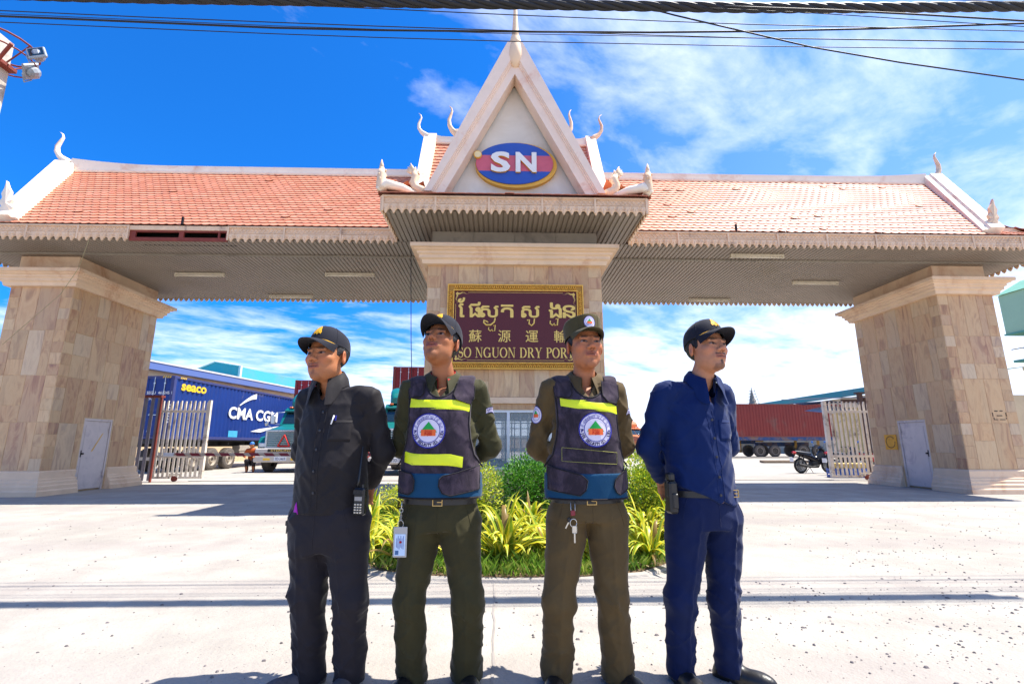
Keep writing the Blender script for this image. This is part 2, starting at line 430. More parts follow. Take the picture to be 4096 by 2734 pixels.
def ring(b, x0, x1, y0, y1, prof, m=0, skip=None):
    """moulding round a rectangle; prof: list of (out, z) closed cross-section, flat-ended"""
    k = len(prof); P = []
    for (sx, sy) in ((-1, -1), (1, -1), (1, 1), (-1, 1)):
        P.append([((x0 if sx < 0 else x1) + sx * o, (y0 if sy < 0 else y1) + sy * o, z) for (o, z) in prof])
    vs = [p for row in P for p in row]; fs = []
    for i in range(4):
        j = (i + 1) % 4
        if skip is not None and i in skip: continue
        for q in range(k): fs.append((i * k + q, j * k + q, j * k + (q + 1) % k, i * k + (q + 1) % k))
    if skip is not None:
        for i in range(4):
            if i in skip: fs.append(tuple(i * k + q for q in range(k))); j = (i + 1) % 4; fs.append(tuple(j * k + q for q in reversed(range(k))))
    b.add(vs, fs, m)

gate = thing('entrance_gate', 'wide roofed gateway with three stone clad pillars, red tile roof and pointed central gable', 'gate building', (0.33, 11.2, 0))
CEIL_Z = 5.50
CORN = [(-.02, 4.72), (.10, 4.72), (.12, 4.80), (.17, 4.83), (.17, 4.89), (.21, 4.91), (.21, 4.955), (.27, 4.975), (.27, 5.0), (.33, 5.01), (.33, 5.09), (-.02, 5.09)]
BASE = [(-.02, 0), (.17, 0), (.17, .10), (.145, .13), (.14, .20), (.115, .225), (.11, .28), (.085, .30), (.08, .345), (.055, .36), (.05, .50), (.02, .53), (-.02, .53)]
M_DOOR = pbr('pale_steel_door', C('#cdc0bb'), .55, .1, var=.06, vs=5, dirt=C('#a89aa0'), dirt_amt=.25)
M_BLACK = pbr('black_metal', C('#1d1b1c'), .5, .3)
M_YEL = pbr('yellow_paint', C('#d6a52c'), .6)
def side_pillar(x0, x1, door_side, seed):
    y0, y1 = 11.27, 14.1
    cl = Clad(seed); F = lambda u, z, d: (u, y0 - d, z); Bk = lambda u, z, d: (x0 + x1 - u, y1 + d, z)
    Lf = lambda u, z, d: (x0 - d, y1 + y0 - u, z); Rt = lambda u, z, d: (x1 + d, u, z)
    dy0, dy1, dz = 12.22, 13.1, 1.72
    hole_r = (dy0 - .03, dy1 + .03, 0, dz + .02); hole_l = (y0 + y1 - dy1 - .03, y0 + y1 - dy0 + .03, 0, dz + .02)
    cl.face(F, x0, x1, .53, 4.73); cl.face(Bk, x0, x1, .53, 4.73)
    cl.face(Rt, y0, y1, .53, 4.73, hole=hole_r if door_side > 0 else None); cl.face(Lf, y0, y1, .53, 4.73, hole=hole_l if door_side < 0 else None)
    core = MB(); xd = x1 if door_side > 0 else x0; s = door_side
    # body with a recess for the door
    core.box(x0, x1, y0, dy0, 0, 4.8); core.box(x0, x1, dy1, y1, 0, 4.8); core.box(x0, x1, dy0, dy1, dz, 4.8)
    if s > 0: core.box(x0, x1 - .09, dy0, dy1, 0, dz)
    else: core.box(x0 + .09, x1, dy0, dy1, 0, dz)
    p = cl.build('pillar', core, gate)
    b = MB(); ring(b, x0, x1, y0, y1, BASE, skip=[1 if s > 0 else 3])
    prof = BASE
    for (a, c) in ((y0 - .0, dy0 - .04), (dy1 + .04, y1 + .0)):       # the door side in two runs, ends broken off roughly
        lo = a - .17 if a == y0 else a; hi = c + .17 if c == y1 else c; k = len(prof); vs = []
        for e, yy in ((0, a), (1, c)):
            for q, (o, z) in enumerate(prof):
                ext = 0
                if (e == 0 and a == y0): ext = -o
                elif (e == 1 and c == y1): ext = o
                else: ext = rnd.uniform(-.05, .02) if 0 < q < k - 1 else 0
                vs.append((xd + s * o, yy + ext, z))
        b.add(vs, [tuple(range(k)), tuple(range(2 * k - 1, k - 1, -1))] + [(q, (q + 1) % k, k + (q + 1) % k, k + q) for q in range(k)])
    b.obj('base_moulding', M_PINK, p)
    b = MB(); ring(b, x0, x1, y0, y1, CORN); b.obj('cornice', M_PINK, p)
    b = MB(); b.box(x0 + .04, x1 - .04, y0 + .04, y1 - .04, 5.085, CEIL_Z - .004); b.obj('neck', M_PINK, p)
    b = MB(); xa = xd - s * .06; X = lambda d: xa + s * d
    def bx(u0, u1, z0, z1, d0, d1, m=0):
        b.bbox(min(X(d0), X(d1)), max(X(d0), X(d1)), u0, u1, z0, z1, .004, m)
    bx(dy0 + .05, dy1 - .05, .04, dz - .06, 0, .035); bx(dy0, dy0 + .045, 0, dz, 0, .055); bx(dy1 - .045, dy1, 0, dz, 0, .055); bx(dy0, dy1, dz - .055, dz, 0, .056)
    bx(dy0 + .10, dy1 - .10, .14, dz - .16, .036, .040)
    for zz in (.35, 1.4): bx(dy1 - .07, dy1 - .03, zz, zz + .10, .05, .07)
    bx(dy0 + .06, dy0 + .11, .86, .9, .04, .09, 1); bx(dy0 + .045, dy0 + .085, .80, .96, .038, .05, 1)
    if s > 0:
        vs = [(X(.0415), dy0 + .36, .93), (X(.0415), dy0 + .40, .93), (X(.0415), dy0 + .66, 1.38), (X(.0415), dy0 + .62, 1.36)]
        b.add(vs, [(0, 1, 2, 3)], 2)
    b.obj('door', [M_DOOR, M_BLACK, M_YEL], p)
    return p
pl_ = side_pillar(-11.45, -10.0, 1, 3); pr_ = side_pillar(10.83, 12.25, -1, 8)

# centre pillar: clad shaft over a glazed booth
cx0, cx1, cy0, cy1 = -1.46, 2.12, 9.58, 13.4
cl = Clad(21); F = lambda u, z, d: (u, cy0 - d, z)
cl.face(F, cx0, cx1, 2.0, 4.73, .27, .9); cl.face(lambda u, z, d: (cx0 - d, cy0 + cy1 - u, z), cy0, cy1, 2.0, 4.73); cl.face(lambda u, z, d: (cx1 + d, u, z), cy0, cy1, 2.0, 4.73)
u = cx0
while u < cx1 - .01:
    w = min(.5, cx1 - u); cl.slab(F, u, u + w, 1.76, 1.88, '#a98b6c'); u += w
for (a, b_) in ((cx0, cx0 + .26), (cx1 - .26, cx1)): cl.slab(F, a, b_, .0, .9, '#b99a86'); cl.slab(F, a, b_, .9, 1.76, '#c8a88e')
core = MB(); core.box(cx0, cx1, cy0, cy1, 1.76, 4.8); core.box(cx0, cx0 + .26, cy0, cy1, 0, 1.76); core.box(cx1 - .26, cx1, cy0, cy1, 0, 1.76)
core.box(cx0 + .26, cx1 - .26, cy0, cy0 + .15, 0, .62); core.box(cx0 + .26, cx1 - .26, cy1 - .15, cy1, 0, .62)
pc_ = cl.build('pillar', core, gate)
b = MB(); ring(b, cx0, cx1, cy0, cy1, CORN); b.obj('cornice', M_PINK, pc_)
b = MB(); b.box(cx0 + .05, cx1 - .05, cy0 + .06, cy1 - .06, 5.085, CEIL_Z - .004)
for i in range(4): b.box(cx0 + .05 + i * .87, cx0 + .055 + i * .87, cy0 + .045, cy0 + .059, 5.13, 5.47)
b.obj('neck', M_DGREY, pc_)
b = MB(); b.box(cx0 - .04, cx1 + .04, cy0 - .055, cy0 - .012, 1.88, 1.995); b.obj('string_course', M_PINK, pc_)
M_ALU = pbr('window_aluminium', C('#c9cdd2'), .35, .6, var=.04)
tg = NT('booth_glass'); M_GLASS = tg.set(C('#9fb3bd'), .04, 0, .6, Transmission_Weight=0.0, Alpha=.30)
M_GRILLE = pbr('grille_bars', C('#a39c8f'), .6)
def booth_window(yf, sgn):
    b = MB(); x0, x1, z0, z1 = cx0 + .26, cx1 - .26, .62, 1.76
    for (a, c, d, e) in ((x0, x1, z1 - .05, z1), (x0, x1, z0, z0 + .05), (x0, x0 + .05, z0, z1), (x1 - .05, x1, z0, z1)): b.box(a, c, yf, yf + .05, d, e)
    for xm in (-.62, .20, 1.02): b.box(xm - .028, xm + .028, yf - .002, yf + .052, z0 + .05, z1 - .05)
    w = b.obj('window', M_ALU, pc_)
    g = MB(); g.box(x0 + .05, x1 - .05, yf + .02, yf + .026, z0 + .05, z1 - .05); g.obj('glass', M_GLASS, w)
    g = MB(); yy = yf + .16 * sgn
    x = x0 + .1
    while x < x1: g.box(x, x + .022, yy, yy + .012, z0, z1); x += .17
    z = z0 + .1
    while z < z1: g.box(x0, x1, yy + .013, yy + .02, z, z + .022); z += .26
    g.obj('grille', M_GRILLE, w)
booth_window(cy0 + .03, 1); booth_window(cy1 - .1, -1)
b = MB(); b.box(.3, 1.5, 11.2, 11.8, .70, .74); b.box(.35, .4, 11.25, 11.75, 0, .70); b.box(1.4, 1.45, 11.25, 11.75, 0, .70)
b.box(-.9, .1, 12.2, 12.7, .70, .74); b.box(-.85, -.8, 12.25, 12.65, 0, .7); b.box(.0, .05, 12.25, 12.65, 0, .7)
b.obj('booth_table', pbr('booth_wood', C('#6b5138'), .6), pc_)
b = MB(); b.box(cx0 + .27, cx1 - .27, cy0 + .16, cy1 - .16, 0.004, .06); b.obj('booth_floor', M_DGREY, pc_)

# ---------------------------------------------------------------- ceiling of ribbed sheet
EX0, EX1 = -12.35, 13.05; WY0, WY1 = 10.2, 14.75; PX0, PX1, PY0 = -2.2, 2.83, 8.72
def ribbed(x0, x1, y0, y1, z, pitch=.10):
    b = MB(); x = x0; prof = []
    while x < x1 - 1e-6:
        prof += [(x, z), (x + .062, z), (x + .072, z + .022), (x + .09, z + .022)]; x += pitch
    prof = [(min(p[0], x1), p[1]) for p in prof] + [(x1, z)]
    b.grid([[(p[0], y0, p[1]) for p in prof], [(p[0], y1, p[1]) for p in prof]]); b.box(x0, x1, y0, y1, z + .03, z + .035); return b
b = ribbed(EX0, EX1, WY0, WY1, CEIL_Z); b.obj('ceiling', M_CEIL, gate)
b = ribbed(PX0, PX1, PY0, WY0 - .002, CEIL_Z); b.obj('ceiling', M_CEIL, gate)
b = MB(); b.box(EX0, cx0 - .3, 11.05, 11.12, CEIL_Z - .03, CEIL_Z - .001); b.box(cx1 + .3, EX1, 11.05, 11.12, CEIL_Z - .03, CEIL_Z - .001)
b.obj('ceiling_trim', M_DGREY, gate)

# ---------------------------------------------------------------- fascia boards with lotus drops
M_FASC = pbr('carved_plaster', C('#e2c2a2'), .85, var=.10, vs=5, bs=70, bump=.2, dirt=C('#a58b79'), dirt_amt=.15)
def fascia(b, p0, p1, ztop, zbot, seed=1, lod=1):
    """carved eave board from p0 to p1 (xy), outward normal to the right of travel"""
    p0 = Vector((p0[0], p0[1], 0)); p1 = Vector((p1[0], p1[1], 0)); L = (p1 - p0).length; d = (p1 - p0) / L; n = Vector((d.y, -d.x, 0))
    P = lambda u, o, z: tuple(p0 + d * u + n * o + Vector((0, 0, z)))
    H = ztop - zbot; zb = zbot + H * .33
    def bx(u0, u1, o0, o1, z0, z1):
        vs = [P(u, o, z) for z in (z0, z1) for o in (o0, o1) for u in (u0, u1)]
        b.add(vs, [(0, 2, 3, 1), (4, 5, 7, 6), (0, 1, 5, 4), (2, 6, 7, 3), (0, 4, 6, 2), (1, 3, 7, 5)])
    bx(0, L, -.03, 0, zb, ztop); bx(0, L, -.001, .028, ztop - H * .09, ztop); bx(0, L, -.001, .016, ztop - H * .44, ztop - H * .40)
    if lod == 0:
        nt = int(L / .155); w = L / nt
        for i in range(nt):
            c = (i + .5) * w; b.add([P(c - w * .48, -.02, zb + .01), P(c + w * .48, -.02, zb + .01), P(c + w * .3, -.02, zbot + H * .12), P(c, -.02, zbot), P(c - w * .3, -.02, zbot + H * .12),
                P(c - w * .48, 0, zb + .01), P(c + w * .48, 0, zb + .01), P(c + w * .3, 0, zbot + H * .12), P(c, 0, zbot), P(c - w * .3, 0, zbot + H * .12)],
                [(0, 1, 2, 3, 4), (9, 8, 7, 6, 5)] + [(k, (k + 1) % 5, 5 + (k + 1) % 5, 5 + k) for k in range(5)])
        return
    # lattice band
    w = .085; k = int(L / w)
    for i in range(k):
        u = (i + .5) * L / k; z0 = ztop - H * .38; z1 = ztop - H * .11; t = .008
        for s in (-1, 1):
            a = P(u - s * w * .5, .012, z0); c = P(u + s * w * .5, .012, z1); e = Vector((0, 0, t))
            b.add([a, c, tuple(Vector(c) + e), tuple(Vector(a) + e), P(u - s * w * .5, 0, z0 - .004), P(u + s * w * .5, 0, z1 - .004), P(u + s * w * .5, 0, z1 + .014), P(u - s * w * .5, 0, z0 + .014)],
                  [(0, 1, 2, 3), (0, 4, 5, 1), (3, 2, 6, 7)])
    nt = max(1, int(L / .155)); w = L / nt; r = random.Random(seed)
    for i in range(nt):
        c = (i + .5) * w; q = r.uniform(-.006, .006); zt = ztop - H * .46
        # drop: a leaf with a raised spine and two curls
        out = [(-.47, .0), (-.47, -.30), (-.38, -.40), (-.36, -.58), (-.20, -.70), (-.13, -.88), (0, -1.0), (.13, -.88), (.20, -.70), (.36, -.58), (.38, -.40), (.47, -.30), (.47, 0)]
        hh = zt - zbot; vs = [P(c + a * w, .004, zt + z * hh + q * (z < -.5)) for a, z in out]; m = len(vs)
        vs += [P(c + a * w * .55, .022, zt + (z * .8 - .05) * hh) for a, z in out] + [P(c + a * w, -.022, zt + z * hh + q * (z < -.5)) for a, z in out]
        fs = [(j, j + 1, m + j + 1, m + j) for j in range(m - 1)] + [(m - 1, 0, m, 2 * m - 1), tuple(range(m, 2 * m))]
        fs += [(j + 1, j, 2 * m + j, 2 * m + j + 1) for j in range(m - 1)]
        b.add(vs, fs)
        for s in (-1, 1):
            b.add([P(c + s * w * .27 + dx * .022, .012 + dd, zt - hh * .30 + dz * .026) for dx, dz, dd in ((-1, 0, 0), (0, -1, 0), (1, 0, 0), (0, 1, 0), (0, 0, .028))], [(0, 1, 4), (1, 2, 4), (2, 3, 4), (3, 0, 4)])
            b.add([P(c + s * w * .42 + dx * .02, .006 + dd, zt - hh * .52 + dz * .024) for dx, dz, dd in ((-1, 0, 0), (0, -1, 0), (1, 0, 0), (0, 1, 0), (0, 0, .024))], [(0, 1, 4), (1, 2, 4), (2, 3, 4), (3, 0, 4)])
        b.add([P(c + dx * .022, .02 + dd, zt - hh * .5 + dz * .05) for dx, dz, dd in ((-1, 0, 0), (0, -1, 0), (1, 0, 0), (0, 1, 0), (0, 0, .022))], [(0, 1, 4), (1, 2, 4), (2, 3, 4), (3, 0, 4)])
    k = max(1, round(L / 1.12))
    for i in range(k + 1):
        u = min(max(i * L / k, .02), L - .02); bx(u - .018, u + .018, 0, .034, zbot + H * .1, ztop - .001)
FZ0, FZ1 = 5.42, 5.78
b = MB(); fascia(b, (-12.4, 10.14), (-8.06, 10.14), FZ1, FZ0, 1); fascia(b, (-5.95, 10.14), (PX0 - .06, 10.14), FZ1, FZ0, 2); b.obj('fascia', M_FASC, gate)
b = MB(); fascia(b, (PX1 + .06, 10.14), (13.1, 10.14), FZ1, FZ0, 3); b.obj('fascia', M_FASC, gate)
b = MB(); fascia(b, (PX0 - .05, 8.66), (PX1 + .05, 8.66), FZ1, FZ0, 4); b.obj('fascia', M_FASC, gate)
b = MB(); fascia(b, (PX0 - .05, 10.12), (PX0 - .05, 8.66), FZ1, FZ0, 5); b.obj('fascia', M_FASC, gate)
b = MB(); fascia(b, (PX1 + .05, 8.66), (PX1 + .05, 10.12), FZ1, FZ0, 6); b.obj('fascia', M_FASC, gate)
b = MB(); fascia(b, (13.1, 14.8), (-12.4, 14.8), FZ1, FZ0, 7, 0); fascia(b, (-12.4, 14.8), (-12.4, 10.14), FZ1, FZ0, 8, 0); fascia(b, (13.1, 10.14), (13.1, 14.8), FZ1, FZ0, 9, 0); b.obj('fascia', M_FASC, gate)
# the bay where the fascia fell off: red steel frame over a dark sheet painted as the gap's shade
b = MB()
b.box(-8.06, -5.95, 10.13, 10.17, FZ1 - .10, FZ1, 2)
for (a, c, d, e) in ((-8.06, -5.95, FZ0 + .02, FZ0 + .095), (-8.06, -5.95, FZ1 - .14, FZ1 - .1), (-8.06, -7.93, FZ0 + .095, FZ1 - .14), (-7.0, -6.90, FZ0 + .095, FZ1 - .14), (-6.16, -6.12, FZ0 + .095, FZ1 - .14), (-5.99, -5.95, FZ0 + .095, FZ1 - .14)):
    b.box(a, c, 10.15, 10.19, d, e)
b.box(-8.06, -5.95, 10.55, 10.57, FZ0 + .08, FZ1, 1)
b.obj('eave_frame', [M_RUST, M_GAP_SHADE, M_FASC], gate)

# ---------------------------------------------------------------- tiled roofs
def m_tile():
    t = NT('glazed_roof_tile'); tint = t.attr('tint'); n = t.noise(3, 5, .6)
    c = t.mix(t.ramp(n, [(.35, .0), (.75, .25)]), tint, C('#d79c84')); d = t.noise(1.1, 8, .75, 1.0, t.map((1, 1, 1), loc=(2, 7, 3)))
    c = t.mix(t.ramp(d, [(.66, 0.), (.74, .7)]), c, C('#6e4a41')); t.bump(t.noise(50, 3), .1, .004)
    return t.set(c, .42, 0, .5)
M_TILE = m_tile()
def tiles(p_eave0, p_eave1, p_ridge0, p_ridge1, seed, row=.152, wid=.185, lip=.026, clip=None, parent=None, name='roof_tiles'):
    """quad roof slope covered in fish-scale tiles; p_* are corner points; edges are trimmed to the slope"""
    A, B_, Cc, D = Vector(p_eave0), Vector(p_eave1), Vector(p_ridge0), Vector(p_ridge1)
    b = MB(); tint = []; r = random.Random(seed)
    e = (B_ - A); L = e.length; e = e / L; n = e.cross((Cc - A)); n.normalize()
    if n.z < 0: n = -n
    up = n.cross(e); up.normalize()
    if up.z < 0: up = -up
    Hs = (Cc - A).dot(up); rows = max(1, int(Hs / row)); row = Hs / rows
    b.add([tuple(A), tuple(B_), tuple(D), tuple(Cc)], [(0, 1, 2, 3)]); tint += [C('#6d3524')] * 4
    for i in range(rows + 1):
        v0 = i * row - .02; t = min(1, max(0, i / rows)); x0 = A.lerp(Cc, t); x1 = B_.lerp(D, t); a = (x0 - A).dot(e); c = (x1 - A).dot(e)
        k = int(math.ceil((c - a) / wid)) + 1; off = (i % 2) * wid * .5
        g0 = math.floor(a / wid) * wid
        for j in range(-1, k + 1):
            u = g0 + j * wid + off
            if u < a - wid * .3 or u + wid > c + wid * .35: continue
            if clip and clip(u, v0): continue
            w = wid * 1.0; l = lip * r.uniform(.97, 1.03) + (.014 if r.random() < .012 else 0); hh = row * 1.25; dv = r.uniform(-.002, .002)
            bot = []
            for q in range(7):
                f = q / 6; bot.append((u + f * w, v0 + dv + .036 * (2 * f - 1) ** 2))
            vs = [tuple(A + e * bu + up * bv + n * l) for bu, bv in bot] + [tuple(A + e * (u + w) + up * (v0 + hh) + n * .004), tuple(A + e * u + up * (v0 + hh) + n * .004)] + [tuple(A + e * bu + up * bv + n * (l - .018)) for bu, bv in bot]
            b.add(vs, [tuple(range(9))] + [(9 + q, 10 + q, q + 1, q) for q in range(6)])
            h = C(r.choice(['#cf8765', '#ca8160', '#d38e6e'])); kk = r.uniform(.93, 1.07); tint += [(h[0] * kk, h[1] * kk, h[2] * kk, 1)] * 9 + [C('#8f2f18')] * 7  # lower lip verts tinted dark red, painting the shadow line of each row
    return b.obj(name, M_TILE, parent if parent is not None else gate, cols={'tint': tint})
RY, RZ = 12.45, 8.42
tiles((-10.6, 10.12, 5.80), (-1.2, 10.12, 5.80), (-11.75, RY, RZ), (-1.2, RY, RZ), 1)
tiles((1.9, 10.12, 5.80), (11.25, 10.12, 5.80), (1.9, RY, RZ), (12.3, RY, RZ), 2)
b = MB(); b.add([(-10.6, 14.8, 5.8), (11.25, 14.8, 5.8), (12.3, RY, RZ), (-11.75, RY, RZ)], [(0, 1, 2, 3)])
for sx, xe, xt, xo in ((-1, -10.6, -11.75, -12.42), (1, 11.25, 12.3, 13.12)):      # low end skirts and closing gable wall
    b.add([(xe, 10.12, 5.8), (xe, 14.8, 5.8), (xt, RY, RZ)], [(0, 1, 2)])
b.obj('roof_back', pbr('plain_tile', C('#b8694c'), .6), gate)
tiles((-12.42, 10.12, 5.80), (-10.3, 10.12, 5.80), (-11.9, 10.6, 6.10), (-10.3, 10.6, 6.10), 3)
tiles((11.0, 10.12, 5.80), (13.12, 10.12, 5.80), (11.0, 10.6, 6.10), (12.6, 10.6, 6.10), 4)
tiles((-12.42, 14.8, 5.80), (-12.42, 10.12, 5.80), (-11.5, 14.2, 6.25), (-11.5, 10.6, 6.25), 5)
tiles((13.12, 10.12, 5.80), (13.12, 14.8, 5.80), (12.2, 10.6, 6.25), (12.2, 14.2, 6.25), 6)
for a_, c_ in ((-11.95, -10.9), (11.5, 12.65)): b = MB(); b.box(a_, c_, 10.55, 14.3, 5.8, 6.18); b.obj('skirt_wall', M_PINK, gate)
# gap strip under the tiles (pinkish red board) + stubs
b = MB(); b.box(-12.4, PX0, 10.16, 10.2, 5.72, 5.80); b.box(PX1, 13.1, 10.16, 10.2, 5.72, 5.80)
for x in (-6.95, 5.33, 12.1): b.box(x, x + .04, 10.08, 10.12, 5.80, 5.97, 1)
b.obj('eave_strip', [M_RUST, M_BLACK], gate)
# ridge cap rising to the ends
def ridge(b, x0, x1, y, z, w=.18, h=.24, lift0=.0, lift1=.0, n=24, zb=None):
    P = []
    for i in range(n + 1):
        t = i / n; x = x0 + (x1 - x0) * t; zl = z + lift0 * max(0, 1 - t * 4) ** 2 + lift1 * max(0, 1 - (1 - t) * 4) ** 2
        P.append([(x, y - w * .5, z), (x, y - w * .62, z + .03), (x, y - w * .62, z + .07), (x, y - w * .42, z + .09), (x, y - w * .42, zl + h), (x, y + w * .42, zl + h), (x, y + w * .5, z)])
    b.grid(P, 0, True); k = 7; o = len(b.v) - (n + 1) * k; b.f += [tuple(o + i for i in range(k)), tuple(o + n * k + i for i in reversed(range(k)))]; b.mi += [0, 0]
b = MB(); ridge(b, -11.72, -.9, RY, RZ - .07, lift0=.18); b.obj('ridge_cap', M_CREAM, gate)
b = MB(); ridge(b, 1.6, 12.25, RY, RZ - .07, lift1=.12); b.obj('ridge_cap', M_CREAM, gate)
# gable-end barge boards
def barge(pb, pt, sx, w=.42):
    b = MB(); A = Vector(pb); B_ = Vector(pt); d = (B_ - A).normalized(); side = Vector((sx, 0, 0)); nn = d.cross(side); nn.normalize()
    if nn.y > 0: nn = -nn
    prof = [(-.06, -.10), (-.06, .05), (-.02, .07), (.06, .07), (.08, .13), (w, .13), (w, -.10)]
    P = []
    for t in (0, .5, 1):
        q = A.lerp(B_, t); P.append([tuple(q + side * a + nn * c) for a, c in prof])
    b.grid(P, 0, True); k = len(prof); b.f += [tuple(range(k)), tuple(2 * k + i for i in reversed(range(k)))]; b.mi += [0, 0]; return b
bl = barge((-10.58, 10.2, 5.9), (-11.72, RY, RZ + .2), -1); bl.add([(-10.58, 14.75, 5.8), (-11.0, 14.75, 5.8), (-12.1, RY, RZ + .25), (-11.7, RY, RZ + .25)], [(0, 1, 2, 3)]); bl.obj('barge_board', M_CREAM, gate)
br = barge((11.22, 10.2, 5.9), (12.28, RY, RZ + .2), 1); br.add([(11.22, 14.75, 5.8), (11.64, 14.75, 5.8), (12.65, RY, RZ + .25), (12.28, RY, RZ + .25)], [(0, 1, 2, 3)]); br.obj('barge_board', M_CREAM, gate)

def flame(b, base, lean, h, s=1.0, depth=.10, thick=.07, flip=1):
    """naga finial: an S-curved horn tapering to a hooked tip. base point, lean = horizontal direction vector, height"""
    B_ = Vector(base); l = Vector(lean)
    pts = [(0, 0), (.12, .10), (.30, .22), (.42, .38), (.44, .55), (.38, .70), (.33, .82), (.36, .92), (.46, 1.0)]
    rr = [.30, .25, .19, .15, .125, .10, .075, .05, .008]
    P = [tuple(B_ + l * (a * h * s) + Vector((0, 0, z * h))) for a, z in pts]
    b.tube(P, [r * h * .52 for r in rr], 8, 0, True, .75)
def crest(b, base, lean, h, n=5, thick=.06):
    """upright flame-leaf crest with a serrated back"""
    B_ = Vector(base); l = Vector(lean); q = Vector((-l.y, l.x, 0)).normalized() * thick * .5
    out = [(-.14, 0), (-.20, .12), (-.10, .20), (-.20, .30), (-.08, .40), (-.15, .50), (-.02, .60), (-.06, .72), (.06, .84), (.16, 1.0), (.20, .82), (.30, .66), (.25, .56), (.34, .44), (.26, .34), (.34, .22), (.26, .12), (.22, 0)]
    out = [(a * .62 + .10 * z, z) for a, z in out]
    vs = [tuple(B_ + l * (a * h) + Vector((0, 0, z * h)) + q) for a, z in out] + [tuple(B_ + l * (a * h) + Vector((0, 0, z * h)) - q) for a, z in out]; m = len(out)
    mid = len(vs); vs += [tuple(B_ + l * (.06 * h) + Vector((0, 0, .4 * h)) + q * 2.4), tuple(B_ + l * (.06 * h) + Vector((0, 0, .4 * h)) - q * 2.4)]
    fs = [(i, (i + 1) % m, mid) for i in range(m)] + [(m + (i + 1) % m, m + i, mid + 1) for i in range(m)] + [(i, m + i, m + (i + 1) % m, (i + 1) % m) for i in range(m)]
    b.add(vs, fs)
def naga(b, base, dx, h):
    """curled naga head at an eave corner: coiled neck, crest of small flames, snout"""
    x, y, z = base
    neck = [(x, y, z), (x + dx * .10 * h, y, z + .05 * h), (x + dx * .30 * h, y, z + .14 * h), (x + dx * .38 * h, y, z + .34 * h), (x + dx * .30 * h, y, z + .52 * h), (x + dx * .36 * h, y, z + .66 * h)]
    b.tube(neck, [.13 * h, .15 * h, .15 * h, .13 * h, .13 * h, .10 * h], 8)
    for i in range(6):
        t = i / 5; c = Vector(neck[min(5, int(1 + t * 4))]); c = c + Vector((0, 0, 0))
        a = math.pi * (.15 + .5 * t); q = .15 * h
        tip = c + Vector((dx * math.cos(a) * q * 1.5 if i < 3 else -dx * .02, 0, math.sin(a) * q * 1.6)); b.tube([tuple(c), tuple(c.lerp(tip, .6)), tuple(tip)], [.08 * h, .05 * h, .008], 6)
    hd = Vector(neck[-1]); rb = random.Random(int(h * 100))
    for i in range(26):
        t = rb.random() * 4.99; i0 = int(t); c = Vector(neck[i0]).lerp(Vector(neck[i0 + 1]), t - i0); a = rb.uniform(0, 6.28); q = .125 * h; b.ball((c.x + math.cos(a) * q, c.y + math.sin(a) * q, c.z + rb.uniform(-.02, .02)), .034 * h, 6)
    for k, (a, l) in enumerate(((1.2, .36), (1.0, .30), (.75, .30), (.5, .28), (.2, .26))):
        tip = hd + Vector((dx * math.cos(a) * l * h, 0, math.sin(a) * l * h)); b.tube([tuple(hd), tuple(hd.lerp(tip, .55)), tuple(tip)], [.08 * h, .055 * h, .008], 6)
    b.ball(tuple(hd), .10 * h, 8)
b = MB(); flame(b, (-11.8, RY, 8.62), (-1, 0, 0), 1.0); b.obj('finial', M_CREAM, gate, True)
b = MB(); flame(b, (12.45, RY, 8.5), (.7, 0, 0), .95); b.obj('finial', M_PINK, gate, True)
b = MB(); crest(b, (-10.85, 10.28, 5.95), (-1, 0, 0), .92); b.obj('finial', M_CREAM, gate)
b = MB(); crest(b, (11.5, 10.28, 5.92), (1, 0, 0), .86); b.obj('finial', M_PINK, gate)

# ---------------------------------------------------------------- central raised roof and gable
GX = .31
tiles((-2.0, 11.2, 7.35), (-.9, 11.2, 7.35), (-2.0, 12.4, 9.45), (-.9, 12.4, 9.45), 11)
tiles((1.5, 11.2, 7.35), (2.6, 11.2, 7.35), (1.5, 12.4, 9.45), (2.6, 12.4, 9.45), 12)
b = MB(); b.add([(-2.0, 12.4, 9.45), (2.6, 12.4, 9.45), (2.6, 13.8, 7.2), (-2.0, 13.8, 7.2)], [(0, 1, 2, 3)])
for x in (-2.0, 2.6): b.add([(x, 11.15, 7.2), (x, 12.4, 9.45), (x, 13.8, 7.2)], [(0, 1, 2)])
b.obj('roof_back', pbr('plain_tile_raised', C('#b8694c'), .6), gate)
for sx, x in ((-1, -1.98), (1, 2.58)):
    b = MB(); b.prism([(11.05, 7.15), (11.18, 7.0), (12.5, 9.40), (12.5, 9.72), (12.36, 9.72)], 'x', x - .15, x + .19) if sx < 0 else b.prism([(11.05, 7.15), (11.18, 7.0), (12.5, 9.40), (12.5, 9.72), (12.36, 9.72)], 'x', x - .13, x + .15)
    b.obj('barge_board', M_CREAM, gate)
b = MB(); ridge(b, -1.9, -.4, 12.4, 9.36, lift0=.08, n=6); b.obj('ridge_cap', M_CREAM, gate)
b = MB(); ridge(b, 1.0, 2.55, 12.4, 9.36, lift1=.08, n=6); b.obj('ridge_cap', M_CREAM, gate)
b = MB(); flame(b, (-2.02, 12.4, 9.6), (-.85, 0, 0), .78); b.obj('finial', M_CREAM, gate, True)
b = MB(); flame(b, (2.62, 12.4, 9.6), (.85, 0, 0), .85); b.obj('finial', M_PINK, gate, True)
b = MB(); flame(b, (-1.15, 12.6, 9.75), (-.7, 0, 0), 1.05); b.box(-1.25, -1.0, 12.4, 12.9, 9.3, 9.9); b.obj('finial', M_PINK, gate, True)
b = MB(); flame(b, (1.85, 12.6, 9.75), (.55, 0, 0), 1.0); b.box(1.65, 1.95, 12.4, 12.9, 9.3, 9.9); b.obj('finial', M_PINK, gate, True)
